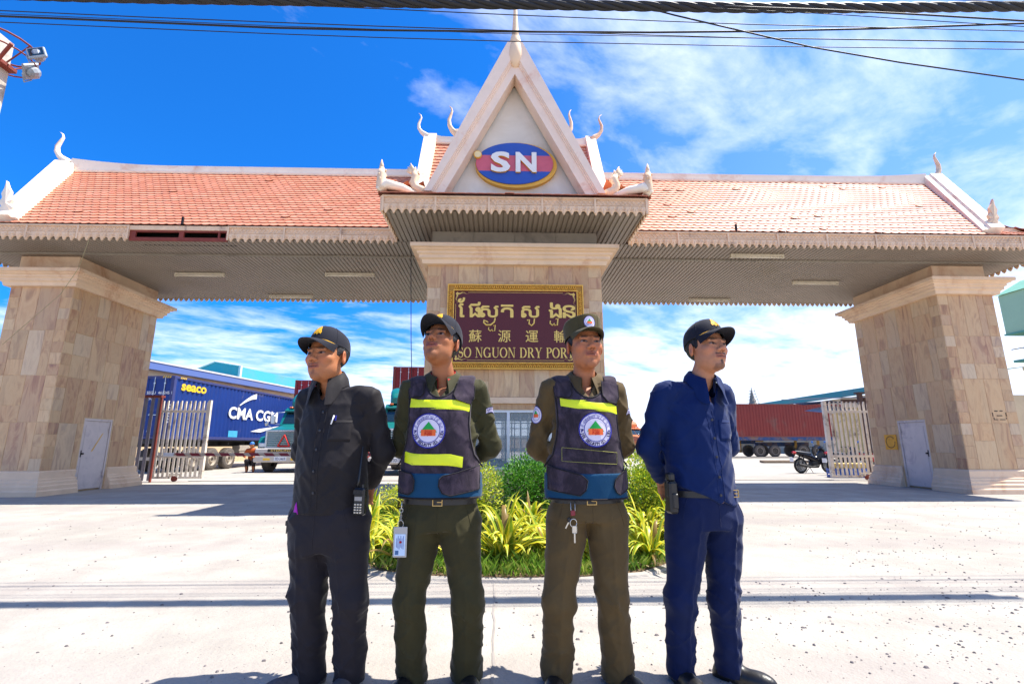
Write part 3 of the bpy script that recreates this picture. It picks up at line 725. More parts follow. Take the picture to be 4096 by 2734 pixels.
# main gable roof going back from the front frame
ZB, ZT = 5.93, 9.34
for s in (-1, 1):
    xb = GX + s * 1.75; b = MB()
    b.add([(xb, 9.05, ZB), (GX + s * .02, 9.05, ZT - .22), (GX + s * .02, 13.4, ZT - .22), (xb, 13.4, ZB)], [(0, 1, 2, 3)])
    b.obj('roof_slope', pbr('gable_tile', C('#b8694c'), .6), gate)
def chevron(b, hw_b, hw_t, zb, zt, iw_b, izt, y0, y1):
    """A-shaped frame: outer legs from half-width hw_b at zb up to zt, inner opening half-width iw_b apex izt"""
    out = [(-hw_b, zb), (-hw_t, zt), (hw_t, zt), (hw_b, zb), (iw_b, zb), (0, izt), (-iw_b, zb)]
    vs = [(GX + x, y0, z) for x, z in out] + [(GX + x, y1, z) for x, z in out]
    fs = [(0, 1, 5, 6), (1, 2, 5), (2, 3, 4, 5), (7, 13, 12, 8), (8, 12, 9), (9, 12, 11, 10)] + [(i, 7 + i, 7 + (i + 1) % 7, (i + 1) % 7) for i in range(7)]
    b.add(vs, fs)
b = MB(); chevron(b, 1.78, .16, ZB, ZT + .02, 1.64, 9.10, 8.72, 9.2); chevron(b, 1.655, .02, ZB, 9.13, 1.615, 9.05, 8.745, 8.95); chevron(b, 1.63, .02, ZB, 9.08, 1.585, 8.99, 8.775, 8.95); chevron(b, 1.605, .02, ZB, 9.02, 1.40, 8.66, 8.80, 9.15)
b.obj('gable_frame', pbr('pale_gable_render', C('#ecd3bf'), .75, var=.06, vs=2.5, bs=35, bump=.1, dirt=C('#dcae94'), dirt_amt=.12), gate)
def m_gwall():
    t = NT('gable_plaster'); n = t.noise(.9, 6, .6, .6); c = t.ramp(n, [(.3, C('#c7bdad')), (.7, C('#e2dcd2'))])
    d = t.noise(1.3, 8, .7, .8, t.map((1, 1, .35), loc=(5, 1, 2))); c = t.mix(t.ramp(d, [(.6, 0.), (.75, .5)]), c, C('#9c8d7c')); t.bump(t.noise(40, 3), .1); return t.set(c, .8)
M_GWALL = m_gwall()
b = MB(); b.prism([(GX - 1.75, ZB), (GX - .13, 8.70), (GX - .1, 8.65), (GX + .1, 8.68), (GX + .13, 8.70), (GX + 1.75, ZB)], 'y', 9.22, 9.34); b.obj('gable_wall', M_GWALL, gate)
b = MB(); b.box(GX - .06, GX + .06, 9.25, 9.4, 8.3, 9.0); b.add([(GX - .5, 9.5, 8.0), (GX + .5, 9.5, 8.0), (GX, 9.5, 9.05)], [(0, 1, 2)], 1); b.obj('gable_post', [M_RUST, M_GAP_SHADE], gate)  # dark triangle paints the shade of the gap under the gable peak
b = MB(); b.lathe([(.0, 8.80), (.06, 8.82), (.125, 8.92), (.155, 9.05), (.15, 9.2), (.13, 9.33), (.12, 9.36), (.135, 9.38), (.11, 9.42), (.12, 9.45), (.095, 9.49), (.10, 9.53), (.075, 9.6), (.062, 9.8), (.048, 10.05), (.035, 10.4), (.02, 11.0), (.006, 11.8)], (GX + .01, 8.80, 0), 20)
b.obj('spire', M_PINK, gate, True)
b = MB(); naga(b, (GX - 1.78, 8.85, ZB + .04), -1, .62); b.obj('naga_head', M_PINK, gate, True)
b = MB(); naga(b, (GX + 1.80, 8.85, ZB + .04), 1, .62); b.obj('naga_head', M_PINK, gate, True)
# porch skirt tiles in front of the gable wall, corner ridges with nagas
tiles((PX0 - .1, 8.58, 5.79), (PX1 + .1, 8.58, 5.79), (PX0 + .4, 8.98, 5.95), (PX1 - .4, 8.98, 5.95), 13, row=.13)
for s, xe, xi in ((-1, PX0 - .1, PX0 + .5), (1, PX1 + .1, PX1 - .5)):
    if s < 0: tiles((xe, 10.6, 5.79), (xe, 8.6, 5.79), (xi, 10.6, 6.3), (xi, 9.1, 6.3), 14)
    else: tiles((xe, 8.6, 5.79), (xe, 10.6, 5.79), (xi, 9.1, 6.3), (xi, 10.6, 6.3), 15)
    b = MB(); x0 = xe + s * .0; b.tube([(x0 + s * .02, 8.6, 5.86), (x0 - s * .12, 8.62, 6.0), (x0 - s * .4, 8.72, 5.98), (x0 - s * .75, 8.9, 5.90)], [.07, .10, .08, .05], 8)
    b.obj('corner_ridge', M_CREAM, gate, True)
    b = MB(); naga(b, (x0 - s * .05, 8.62, 5.86), -.12 * -s, .66); b.obj('naga_head', M_PINK, gate, True)
# ================================================================ name plaque
M_GOLD = pbr('gold_paint', C('#ecb84a'), .45, .0, var=.10, vs=12, bs=90, bump=.2, dirt=C('#b88232'), dirt_amt=.15)
M_GOLDL = pbr('gold_letter_paint', C('#e8c566'), .5, 0, var=.05)
tm_ = NT('maroon_granite'); g_ = tm_.vor(180); c_ = tm_.ramp(tm_.noise(90, 3, .7), [(.35, C('#451a1e')), (.7, C('#6e3035'))])
c_ = tm_.mix(tm_.ramp(tm_.noise(2, 4, .6), [(.4, 0.), (.7, .3)]), c_, C('#5c272a')); M_MAROON = tm_.set(c_, .42, 0, .3)
plaque = thing('name_plaque', 'maroon granite name plaque with carved gold frame and gold lettering on the centre pillar', 'sign', (.34, 9.57, 2.54))
PX, PXR, PZ0, PZ1, PY = -1.035, 1.72, 2.545, 4.285, 9.50
b = MB(); b.box(PX + .12, PXR - .12, PY, cy0 - .012, PZ0 + .12, PZ1 - .12); b.obj('panel', M_MAROON, plaque)
b = MB(); w = .135
for (a, c, d, e) in ((PX, PXR, PZ1 - w, PZ1), (PX, PXR, PZ0, PZ0 + w), (PX, PX + w, PZ0 + w, PZ1 - w), (PXR - w, PXR, PZ0 + w, PZ1 - w)):
    b.box(a, c, PY - .006, cy0 - .012, d, e, 1)
for (a, c, d, e) in ((PX, PXR, PZ1 - .02, PZ1), (PX, PXR, PZ0, PZ0 + .02), (PX, PX + .02, PZ0 + .02, PZ1 - .02), (PXR - .02, PXR, PZ0 + .02, PZ1 - .02), (PX + w - .02, PXR - w + .02, PZ1 - w, PZ1 - w + .018), (PX + w - .02, PXR - w + .02, PZ0 + w - .018, PZ0 + w), (PX + w - .018, PX + w, PZ0 + w, PZ1 - w), (PXR - w, PXR - w + .018, PZ0 + w, PZ1 - w)):
    b.box(a, c, PY - .034, PY - .0125, d, e)
def motif(cx, cz, rot):                                   # repeated carved flower: two lobes, a stem and side curls
    M = Matrix.Translation((cx, PY - .012, cz)) @ Matrix.Rotation(rot, 4, 'Y')
    for (dx, dz, rx, rz) in ((-.020, .012, .012, .024), (.020, .012, .012, .024), (0, -.016, .009, .022), (-.03, -.026, .011, .009), (.03, -.026, .011, .009)):
        b.ball((dx, 0, dz), (rx, .03, rz), 6, 0, M)
n = 30
for i in range(n):
    x = PX + w + (i + .5) * (PXR - PX - 2 * w) / n
    motif(x, PZ1 - w / 2, 0); motif(x, PZ0 + w / 2, math.pi)
for i in range(18):
    z = PZ0 + w + (i + .5) * (PZ1 - PZ0 - 2 * w) / 18; motif(PX + w / 2, z, -math.pi / 2); motif(PXR - w / 2, z, math.pi / 2)
b.obj('frame', [M_GOLD, pbr('gold_recess_shade', C('#b0802a'), .6)], plaque)  # flat between motifs in darker gold, relief shade put into the colour
fn = lambda u, v, d: (u, PY - .004 - .004 + d, v)
b = MB(); x0, x1, z0, z1 = PX + .165, PXR - .165, PZ0 + .175, PZ1 - .165; t = .006
for (a, c, d, e) in ((x0 + .25, x1 - .25, z1 - t, z1), (x0 + .25, x1 - .25, z0, z0 + t), (x0, x0 + t, z0 + .25, z1 - .25), (x1 - t, x1, z0 + .25, z1 - .25)): b.box(a, c, PY - .004, PY - .0005, d, e)
for (cx, cz, sx, sz) in ((x0, z1, 1, -1), (x1, z1, -1, -1), (x0, z0, 1, 1), (x1, z0, -1, 1)):     # corner scrolls
    for k in range(9):
        t_ = k / 8; px_ = cx + sx * (.03 + .22 * t_) ; pz_ = cz + sz * (.02 + .012 * math.sin(t_ * 9)); q = .016 * (1.2 - t_)
        b.add([(px_ - q, PY - .004, pz_), (px_, PY - .004, pz_ - q * 1.4), (px_ + q, PY - .004, pz_), (px_, PY - .004, pz_ + q * 1.4)], [(0, 1, 2, 3)])
        px_ = cx + sx * (.02 + .012 * math.sin(t_ * 9)); pz_ = cz + sz * (.03 + .22 * t_)
        b.add([(px_ - q * 1.4, PY - .0042, pz_), (px_, PY - .0042, pz_ - q), (px_ + q * 1.4, PY - .0042, pz_), (px_, PY - .0042, pz_ + q)], [(0, 1, 2, 3)])
b.obj('border_line', M_GOLDL, plaque)
# Khmer line: glyphs set one by one, subscripts drawn by hand where the script needs them
b = MB()
def kh(s, x, z, size, fit=None, bold=.0):
    for q, (dx, dz) in enumerate(((0, 0), (.008, 0), (-.008, 0), (0, .007), (0, -.007))): text_on(b, s, lambda u, v, d, q=q: (u, PY - .005 - q * .0007, v), size, 0, x + dx, z + dz, fit=fit)
def zline(y): return 1.1 + ((PY - 9.55) * 0 + y)
SZ = .46
kz = 3.60
kh('\u17C2', -.82, kz, SZ * 1.02, bold=.02); kh('\u1795', -.62, kz, SZ); kh('\u179F', -.37, kz, SZ * .86, fit=.36); kh('\u178F', .05, kz, SZ * .95, fit=.24)
kh('\u179F', .46, kz, SZ * .86, fit=.36); kh('\u1784', 1.02, kz, SZ, fit=.25); kh('\u1793', 1.30, kz, SZ * .95, fit=.25)
def stroke(pts, r): b.tube([(x, PY - .006, z) for x, z in pts], r, 6)
def sub_nga(x, z, s):
    stroke([(x - .10 * s, z - .01), (x - .11 * s, z - .06 * s), (x - .06 * s, z - .11 * s), (x + .03 * s, z - .11 * s), (x + .10 * s, z - .05 * s), (x + .12 * s, z + .03 * s)], .017 * s)
    stroke([(x - .10 * s, z - .02), (x - .05 * s, z - .035), (x - .02 * s, z - .06 * s)], .013 * s)
def sub_ua(x, z, s):
    stroke([(x - .08 * s, z), (x - .085 * s, z - .05 * s), (x - .04 * s, z - .09 * s), (x, z - .05 * s), (x + .01 * s, z - .09 * s), (x + .06 * s, z - .085 * s), (x + .075 * s, z + .05 * s), (x + .03 * s, z + .04 * s)], .014 * s)
def sub_uu(x, z, s):
    stroke([(x - .07 * s, z), (x - .02 * s, z + .01 * s), (x - .03 * s, z - .07 * s), (x + .02 * s, z - .11 * s), (x + .07 * s, z - .06 * s), (x + .08 * s, z + .03 * s)], .015 * s)
sub_nga(-.19, kz - .05, 1.0); sub_ua(-.13, kz - .21, .85); sub_uu(.64, kz - .06, 1.0); sub_ua(1.12, kz - .07, 1.0)
# Chinese line
for s, x in (('\u8607', -.60), ('\u6E90', -.02), ('\u904B', .53), ('\u8F38', 1.10)): text_on(b, s, fn, .27, .004, x, 3.11, depth=.004)
# serif capitals built from thick and thin strokes
def arc(cx, cy, rx, ry, a0, a1, n=12): return [(cx + rx * math.cos(rad(a0 + (a1 - a0) * i / n)), cy + ry * math.sin(rad(a0 + (a1 - a0) * i / n))) for i in range(n + 1)]
def band_(pts, wfun):
    vs = []; k = len(pts)
    for i in range(k):
        a = pts[max(i - 1, 0)]; c = pts[min(i + 1, k - 1)]; dx, dy = c[0] - a[0], c[1] - a[1]; l = math.hypot(dx, dy) or 1; nx, ny = -dy / l, dx / l
        w_ = wfun(nx, ny, i / (k - 1)) / 2; vs += [(pts[i][0] + nx * w_, pts[i][1] + ny * w_), (pts[i][0] - nx * w_, pts[i][1] - ny * w_)]
    return vs, [(2 * i, 2 * i + 1, 2 * i + 3, 2 * i + 2) for i in range(k - 1)]
TH, TN = .15, .05
cw = lambda nx, ny, t: TN + (TH - TN) * abs(nx) ** 1.3
R_ = lambda x0, x1, y0, y1: ([(x0, y0), (x1, y0), (x1, y1), (x0, y1)], [(0, 1, 2, 3)])
def serif(x, y, w_=.30): return R_(x - w_ / 2, x + w_ / 2, y, y + .045)
def glyph(ch):
    G = []
    stem = lambda x, y0=0, y1=1: G.append(R_(x - TH / 2, x + TH / 2, y0, y1))
    thin = lambda x: G.append(R_(x - TN / 2, x + TN / 2, 0, 1))
    if ch == 'O': G.append(band_(arc(.42, .5, .34, .48, 0, 360, 24), cw)); return G, .86
    if ch == 'S':
        G.append(band_(arc(.30, .73, .19, .245, 20, 250, 12) + arc(.30, .27, .21, .25, 70, -160, 12), lambda nx, ny, t: .06 + .10 * math.exp(-((t - .5) / .22) ** 2))); G.append(R_(.47, .51, .70, .98)); G.append(R_(.07, .11, .02, .32)); return G, .60
    if ch == 'N':
        thin(.16); thin(.72); G += [serif(.14, .955, .24), serif(.16, 0, .26), serif(.72, .955, .28)]; G.append(([(.08, 1), (.26, 1), (.75, 0), (.66, 0)], [(3, 2, 1, 0)])); return G, .90
    if ch == 'G':
        G.append(band_(arc(.42, .5, .34, .48, 42, 330, 20), cw)); stem(.70, .05, .42); G.append(serif(.68, .40, .30)); G.append(R_(.66, .70, .70, .98)); return G, .90
    if ch == 'U':
        stem(.17, .3, 1); G.append(serif(.17, .955)); G.append(band_([(.17, .32)] + arc(.43, .30, .26, .28, 180, 360, 12) + [(.69, 1)], lambda nx, ny, t: TH - (TH - TN) * min(1, t * 1.6))); G.append(serif(.69, .955, .26)); return G, .86
    if ch == 'D':
        stem(.19); G += [serif(.16, 0, .24), serif(.16, .955, .24)]; G.append(band_([(.19, .975)] + arc(.36, .5, .36, .475, 90, -90, 14) + [(.19, .025)], cw)); return G, .84
    if ch in 'PR':
        stem(.19); G += [serif(.19, 0), serif(.16, .955, .24)]; G.append(band_([(.19, .975)] + arc(.36, .74, .22, .235, 90, -90, 10) + [(.19, .505)], cw))
        if ch == 'R': G.append(([(.32, .50), (.48, .50), (.78, .0), (.60, .0)], [(3, 2, 1, 0)])); G.append(serif(.72, 0, .2))
        return G, (.82 if ch == 'R' else .68)
    if ch == 'Y':
        stem(.42, 0, .46); G.append(serif(.42, 0)); G.append(([(.08, 1), (.26, 1), (.50, .45), (.35, .45)], [(3, 2, 1, 0)])); G.append(([(.69, 1), (.74, 1), (.50, .45), (.44, .45)], [(3, 2, 1, 0)])); G += [serif(.17, .955, .3), serif(.71, .955, .24)]; return G, .84
    if ch == 'T':
        stem(.36); G.append(serif(.36, 0)); G.append(R_(.05, .67, .95, 1.0)); G.append(R_(.05, .08, .74, .95)); G.append(R_(.64, .67, .74, .95)); return G, .72
    return G, .38
adv = sum(glyph(c)[1] for c in 'SO NGUON DRY PORT'); x = 0; X0, X1 = -.80, 1.505; hgt = .205
for ch in 'SO NGUON DRY PORT':
    G, a = glyph(ch)
    for j, (vs, fs) in enumerate(G):
        b.add([(X0 + (x + p[0]) / adv * (X1 - X0), PY - .005 - j * .0006, 2.775 + p[1] * hgt) for p in vs], fs)
    x += a
b.obj('lettering', M_GOLDL, plaque)

# ================================================================ oval company sign in the gable
logo = thing('oval_sign', 'oval blue and pink sign with white letters SN on the gable wall', 'sign', (GX, 9.2, 6.78))
LC = (GX, 6.77); LY = 9.14; A_, B2 = .80, .47
M_LBLUE = pbr('sign_blue', C('#2f52a8'), .35, var=.05); M_LRED = pbr('sign_pink', C('#c9606f'), .35, var=.06); M_LGOLD = pbr('sign_gold', C('#e3ac3e'), .45, var=.06); M_LWHITE = pbr('sign_white', C('#e6e2dc'), .45, var=.03)
b = MB(); k = 56
def ell_poly(cx, cz, a, c): return [(cx + a * math.cos(2 * math.pi * i / k), cz + c * math.sin(2 * math.pi * i / k)) for i in range(k)]
b.prism(ell_poly(LC[0] + .035, LC[1] - .02, A_ + .045, B2 + .045), 'y', LY - .03, 9.218); b.obj('gold_rim', M_LGOLD, logo)
b = MB()
zs = sorted([-1, -.99, -.96, -.9, -.8, -.7, -.6, -.5, -.38, -.2, 0, .2, .38, .5, .6, .7, .8, .9, .96, .99, 1])
for i in range(len(zs) - 1):
    z0, z1 = zs[i] * B2, zs[i + 1] * B2; w0, w1 = A_ * math.sqrt(max(0, 1 - zs[i] ** 2)), A_ * math.sqrt(max(0, 1 - zs[i + 1] ** 2)); m = 1 if abs(zs[i] + zs[i + 1]) / 2 < .44 else 0
    b.add([(LC[0] - w0, LY - .06, LC[1] + z0), (LC[0] + w0, LY - .06, LC[1] + z0), (LC[0] + w1, LY - .06, LC[1] + z1), (LC[0] - w1, LY - .06, LC[1] + z1)], [(0, 1, 2, 3)], m)
pp = ell_poly(LC[0], LC[1], A_, B2); b.add([(x, LY - .06, z) for x, z in pp] + [(x, LY - .0305, z) for x, z in pp], [(i, k + i, k + (i + 1) % k, (i + 1) % k) for i in range(k)], 0)
b.obj('oval_face', [M_LBLUE, M_LRED], logo)
for ch, fx, w_ in (('S', LC[0] - .49, .40), ('N', LC[0] + .02, .43)):
    b = MB(); text_on(b, ch, lambda u, v, d: (u, LY - .115 + d, v), .60, .035, fx, LC[1] - .205, depth=.05, m=(0, 1), fit=w_)
    b.obj('letter', [M_LWHITE, M_LGOLD], logo)
b = MB(); b.lathe([(.085, LY - .10), (.085, LY - .055)], (LC[0] - A_ + .04, 0, LC[1] + .17), 20, 0, 'y'); b.lathe([(.07, LY - .106), (.07, LY - .1005)], (LC[0] - A_ + .04, 0, LC[1] + .17), 20, 1, 'y'); b.obj('disc', [M_LGOLD, pbr('sign_cream', C('#e6d6a6'), .4)], logo)

# ================================================================ ceiling lights (unlit tubes)
M_TUBE = pbr('tube_glass', C('#e9dfc9'), .3, var=.03); M_BODY = pbr('fitting_enamel', C('#cdc2ab'), .5)
LN = [(-8.5, -7.19, 12.38, 'long tube light on the ribbed ceiling nearest the left pillar'), (-4.56, -3.25, 12.27, 'long tube light on the ceiling just left of the centre pillar'),
      (-6.9, -5.6, 14.25, 'tube light at the rear edge of the left ceiling'), (5.45, 6.75, 10.69, 'tube light close behind the front eave of the right ceiling'),
      (8.1, 9.35, 12.58, 'long tube light on the ceiling nearest the right pillar'), (5.86, 7.14, 14.28, 'tube light at the rear edge of the right ceiling')]
L0 = None
for i, (a, c, y, lab) in enumerate(LN):
    if L0 is None:
        L0 = thing('tube_light', lab, 'ceiling light', ((a + c) / 2, y, CEIL_Z), 0, 'tube lights under the gate ceiling')
        b = MB(); b.bbox(-.64, .64, y - .035 - y, .035, -.055, -.003, .006); b.bbox(-.64, -.60, -.03, .03, -.10, -.05, .004); b.bbox(.60, .64, -.03, .03, -.10, -.05, .004)
        o = b.obj('fitting', M_BODY); o.parent = L0
        b = MB(); b.lathe([(.016, -.6), (.016, .6)], (0, 0, -.082), 10, 0, 'x'); o = b.obj('tube', M_TUBE, None, True); o.parent = L0
    else: dup(L0, ((a + c) / 2, y, CEIL_Z), 0, lab)
# ================================================================ yard: containers, trucks, buildings
M_TYRE = pbr('dusty_tyre', C('#5a534d'), .9, var=.25, vs=8, bump=.3)
M_RIM = pbr('dusty_rim', C('#a59a8c'), .7, .2, var=.2)
M_STEELB = pbr('chassis_steel', C('#3a3837'), .7, .3, var=.25)
M_CHROME = pbr('dull_chrome', C('#b9bbbd'), .25, .85, var=.08)
M_WHITE = pbr('white_decal', C('#e8e8e8'), .6, var=.06)
M_YELD = pbr('yellow_decal', C('#e2bb23'), .6, var=.06)
M_ORANGE = pbr('amber_lens', C('#d8671f'), .3); M_RED = pbr('red_lens', C('#b01c1c'), .3)
M_DGLASS = NT('dark_windscreen').set(C('#1b2a30'), .06, 0, .8)
M_AMBP = pbr('yellow_plate', C('#e0b528'), .5)

def wheel(parent, x, y, r, w, axis_rot=0., side=1, z=None, sub=True, tm=None):
    """a tyre with its rim, axle along local x"""
    z = r if z is None else z
    b = MB(); M = Matrix.Translation((x, y, z)) @ Matrix.Rotation(axis_rot, 4, 'Z')
    b.lathe([(r * .58, -w / 2), (r * .90, -w / 2), (r * .97, -w * .42), (r, -w * .3), (r, w * .3), (r * .97, w * .42), (r * .90, w / 2), (r * .58, w / 2), (r * .58, -w / 2)], (0, 0, 0), 28, 0, 'x', M)
    for k in range(28):
        a = 2 * math.pi * k / 28; Mk = M @ Matrix.Rotation(a, 4, 'X'); b.box(-w * .44, w * .44, -.02 * r / .45, .02 * r / .45, r * .975, r * 1.015, 0, Mk)
    t = b.obj('wheel', tm or M_TYRE, parent, True, sharp=rad(40))
    g = MB(); o = side * w * .5
    g.lathe([(0, o * .25), (r * .20, o * .35), (r * .24, o * .8), (r * .16, o * .9), (r * .16, o * .95), (r * .26, o * .95), (r * .36, o * .45), (r * .50, o * .55), (r * .55, o * 1.02), (r * .60, o * 1.03), (r * .60, o * .2), (0, o * .2)], (0, 0, 0), 24, 0, 'x', M)
    for k in range(8):
        a = 2 * math.pi * k / 8; g.ball((o * 1.0, math.cos(a) * r * .22, math.sin(a) * r * .22), r * .035, 5, 0, M)
    g.obj('rim', M_RIM, t, True, sharp=rad(40)); return t

def container(name, label, loc, rz, L, Wd, H, col, group=None, dec=None, dirt='#7a6a5c'):
    t = thing(name, label, 'container', loc, rz, group); LOCALS.add(t.name); m = pbr(name + '_paint', col, .55, .1, var=.09, vs=1.3, bs=25, bump=.08, dirt=mixc(col, C(dirt), .5), dirt_amt=.12)
    mf = pbr(name + '_frame', mixc(col, C('#6d5a4a'), .25), .6, .1, var=.15)
    def sidewall(x, s):
        b = MB(); y = .12; P = []; pitch = .28; d = .036
        while y < L - .12 - 1e-6:
            for (dy, o) in ((0, 0), (.075, 0), (.135, -d), (.215, -d)):
                if y + dy <= L - .12: P.append((y + dy, o))
            y += pitch
        P.append((L - .12, 0)); b.grid([[(x + s * o, yy, .12) for yy, o in P], [(x + s * o, yy, H - .10) for yy, o in P]]); return b
    b = sidewall(Wd / 2 - .015, 1); b.obj('side_wall', m, t)
    b = sidewall(-Wd / 2 + .015, -1); b.obj('side_wall', m, t)
    b = MB(); hw = Wd / 2
    for sx in (-1, 1):
        for y0, y1 in ((0, .14), (L - .14, L)): b.bbox(min(sx * hw, sx * (hw - .14)), max(sx * hw, sx * (hw - .14)), y0, y1, .10, H - .1, .01)
        b.box(min(sx * hw, sx * (hw - .09)), max(sx * hw, sx * (hw - .09)), .14, L - .14, 0, .125); b.box(min(sx * hw, sx * (hw - .07)), max(sx * hw, sx * (hw - .07)), .14, L - .14, H - .10, H - .01)
        for y0, y1 in ((-.004, .17), (L - .17, L + .004)):
            for z0 in (0, H - .11): b.bbox(min(sx * (hw + .004), sx * (hw - .17)), max(sx * (hw + .004), sx * (hw - .17)), y0, y1, z0 - .003, z0 + .11, .008)
    b.box(-hw + .14, hw - .14, 0, .1, H - .11, H - .012); b.box(-hw + .14, hw - .14, 0, .1, .005, .11)
    b.obj('frame', mf, t)
    b = MB(); b.box(-hw + .02, hw - .02, .02, L - .02, H - .03, H - .02); b.box(-hw + .02, hw - .02, L - .08, L - .05, .1, H - .1); b.box(-hw + .02, hw - .02, .1, L - .1, .06, .1); b.obj('roof', m, t)
    for s in (-1, 1):
        b = MB(); x0, x1 = (.01, hw - .15) if s > 0 else (-hw + .15, -.01)
        b.box(x0, x1, .03, .06, .12, H - .12)
        for k in range(5): z = .22 + k * (H - .45) / 4; b.box(x0 + .08, x1 - .08, .015, .031, z, z + .12)
        dd = b.obj('door', m, t)
        g = MB()
        for fx in (.28, .75):
            x = x0 + (x1 - x0) * fx; g.lathe([(.016, .06), (.016, H - .06)], (x, 0, 0), 8)
            for z in (.3, .95, 1.5, H - .3): g.bbox(x - .04, x + .04, -.012, .03, z - .03, z + .03, .006)
        g.box(x0 + .2, x0 + .62, -.028, -.012, .9, .93); g.obj('lock_bar', M_CHROME, dd)
    for ax in (0, 1):
        b = MB()
        for k in range(4):
            xx, yy = (hw + .006, .3 + k * .09) if ax else (hw - .5 + k * .09, -.008)
            if ax: b.add([(xx, yy, H - .09), (xx, yy + .05, H - .09), (xx, yy + .09, H - .02), (xx, yy + .04, H - .02)], [(0, 1, 2, 3)])
            else: b.add([(xx, yy, H - .09), (xx + .05, yy, H - .09), (xx + .09, yy, H - .02), (xx + .04, yy, H - .02)], [(0, 1, 2, 3)])
        b.obj('hazard_stripe', M_YELD, t)
    if dec: dec(t, hw, L, H)
    return t
def dec_blue(t, hw, L, H):
    F = lambda u, v, d: (hw + .004, u, v); b = MB()
    text_on(b, 'seaco', F, .52, .035, .42, 1.93, fit=1.5); b.obj('lettering', M_YELD, t)['label'] = 'yellow lettering'
    b = MB(); text_on(b, 'CMA', F, .74, .03, 3.62, .99, fit=2.0); text_on(b, 'CGM', F, .74, .03, 5.85, .99, fit=2.1)
    n = 10; top = []; bot = []
    for i in range(n + 1):
        q = i / n; y = 4.4 + 1.35 * q; z = 1.62 + .56 * math.sin(q * 1.35); w_ = .03 + .10 * q; top.append((hw + .005, y, z + w_)); bot.append((hw + .005, y, z - w_))
    b.add(bot + top, [(i, i + 1, n + 2 + i, n + 1 + i) for i in range(n)])
    b.add([(hw + .005, 5.5, .42), (hw + .005, 6.2, .56), (hw + .005, 8.2, .78), (hw + .005, 6.4, .40)], [(0, 1, 2, 3)])
    b.obj('lettering', M_WHITE, t)
    b = MB(); b.add([(hw + .004, 3.76, .13), (hw + .004, 4.46, .13), (hw + .004, 4.46, .42), (hw + .004, 3.76, .42)], [(0, 1, 2, 3)]); b.obj('patch', pbr('light_blue_patch', C('#3fa0cc'), .6), t)
    E_ = lambda u, v, d: (u, -.003, v); b = MB(); text_on(b, 'SEGU', E_, .16, .01, -.0, 1.72, fit=.36); text_on(b, '461245 1', E_, .16, .01, .46, 1.72, fit=.56); text_on(b, '45G1', E_, .16, .01, -.0, 1.50, fit=.36)
    for k in range(7): text_on(b, ('MAX.GR', 'TARE', 'NET', 'CU.CAP', 'KGS', 'LBS', 'CU.FT')[k], E_, .075, .003, .62, 1.28 - k * .11, fit=.2); b.add([(.9, -.003, 1.28 - k * .11), (1.04, -.003, 1.28 - k * .11), (1.04, -.003, 1.33 - k * .11), (.9, -.003, 1.33 - k * .11)], [(0, 1, 2, 3)])
    b.obj('lettering', M_WHITE, t)
a45 = rad(-4.5); ex = Vector((math.cos(a45), math.sin(a45))); ey = Vector((-math.sin(a45), math.cos(a45)))
cc = Vector((-12.7, 19.4)) - ex * 1.06
container('shipping_container', 'long blue corrugated container with yellow and white lettering on a trailer', (cc.x, cc.y, 1.30), a45, 10.6, 2.12, 2.45, C('#05317c'), None, dec_blue, '#9a8b7a')
# its trailer
t = thing('container_trailer', 'dusty steel trailer under the blue container', 'trailer', (cc.x, cc.y, 0), a45)
Wp = lambda o: None
def loc_obj(b, name, mat_, par, smooth=False):
    o = b.obj(name, mat_, None, smooth); o.parent = par; return o
def child_wheel(par, *a, **k):
    w_ = wheel(None, *a, **k); w_.parent = par; w_.matrix_parent_inverse = Matrix(); return w_
b = MB()
for x in (-.5, .5): b.box(x - .06, x + .06, .1, 10.4, 1.0, 1.28)
b.box(-1.03, 1.03, .05, .15, 1.12, 1.29); b.box(-1.03, 1.03, .2, 10.4, 1.24, 1.295)
for y in (1.2, 2.6, 4.0, 6.0, 8.0, 10.0): b.box(-.95, .95, y, y + .08, 1.08, 1.235)
for y in (.2, 1.4, 2.6): b.box(-.4, .4, y + 1.42, y + 1.56, .40, .52)
loc_obj(b, 'chassis', M_STEELB, t)
b = MB(); b.box(-1.0, -.9, .06, .1, .55, .95); b.box(.9, 1.0, .06, .1, .55, .95); b.box(-1.05, 1.05, .0, .06, .5, .62); b.box(.55, .95, 0, .06, .66, .8); loc_obj(b, 'rear_bumper', M_RIM, t)
for y in (1.68, 2.88, 4.08):
    for s in (-1, 1): child_wheel(t, s * .90, y, .47, .30, side=s)
b = MB(); b.bbox(.6, 1.0, 4.9, 5.7, .62, 1.05, .02); b.box(.85, .95, 6.2, 6.3, .3, 1.0); b.box(.8, 1.0, 6.15, 6.35, .26, .32); b.box(.98, 1.02, 4.8, 7.6, .52, .6); b.box(.98, 1.02, 4.8, 7.6, .80, .86); loc_obj(b, 'side_guard', M_RIM, t)

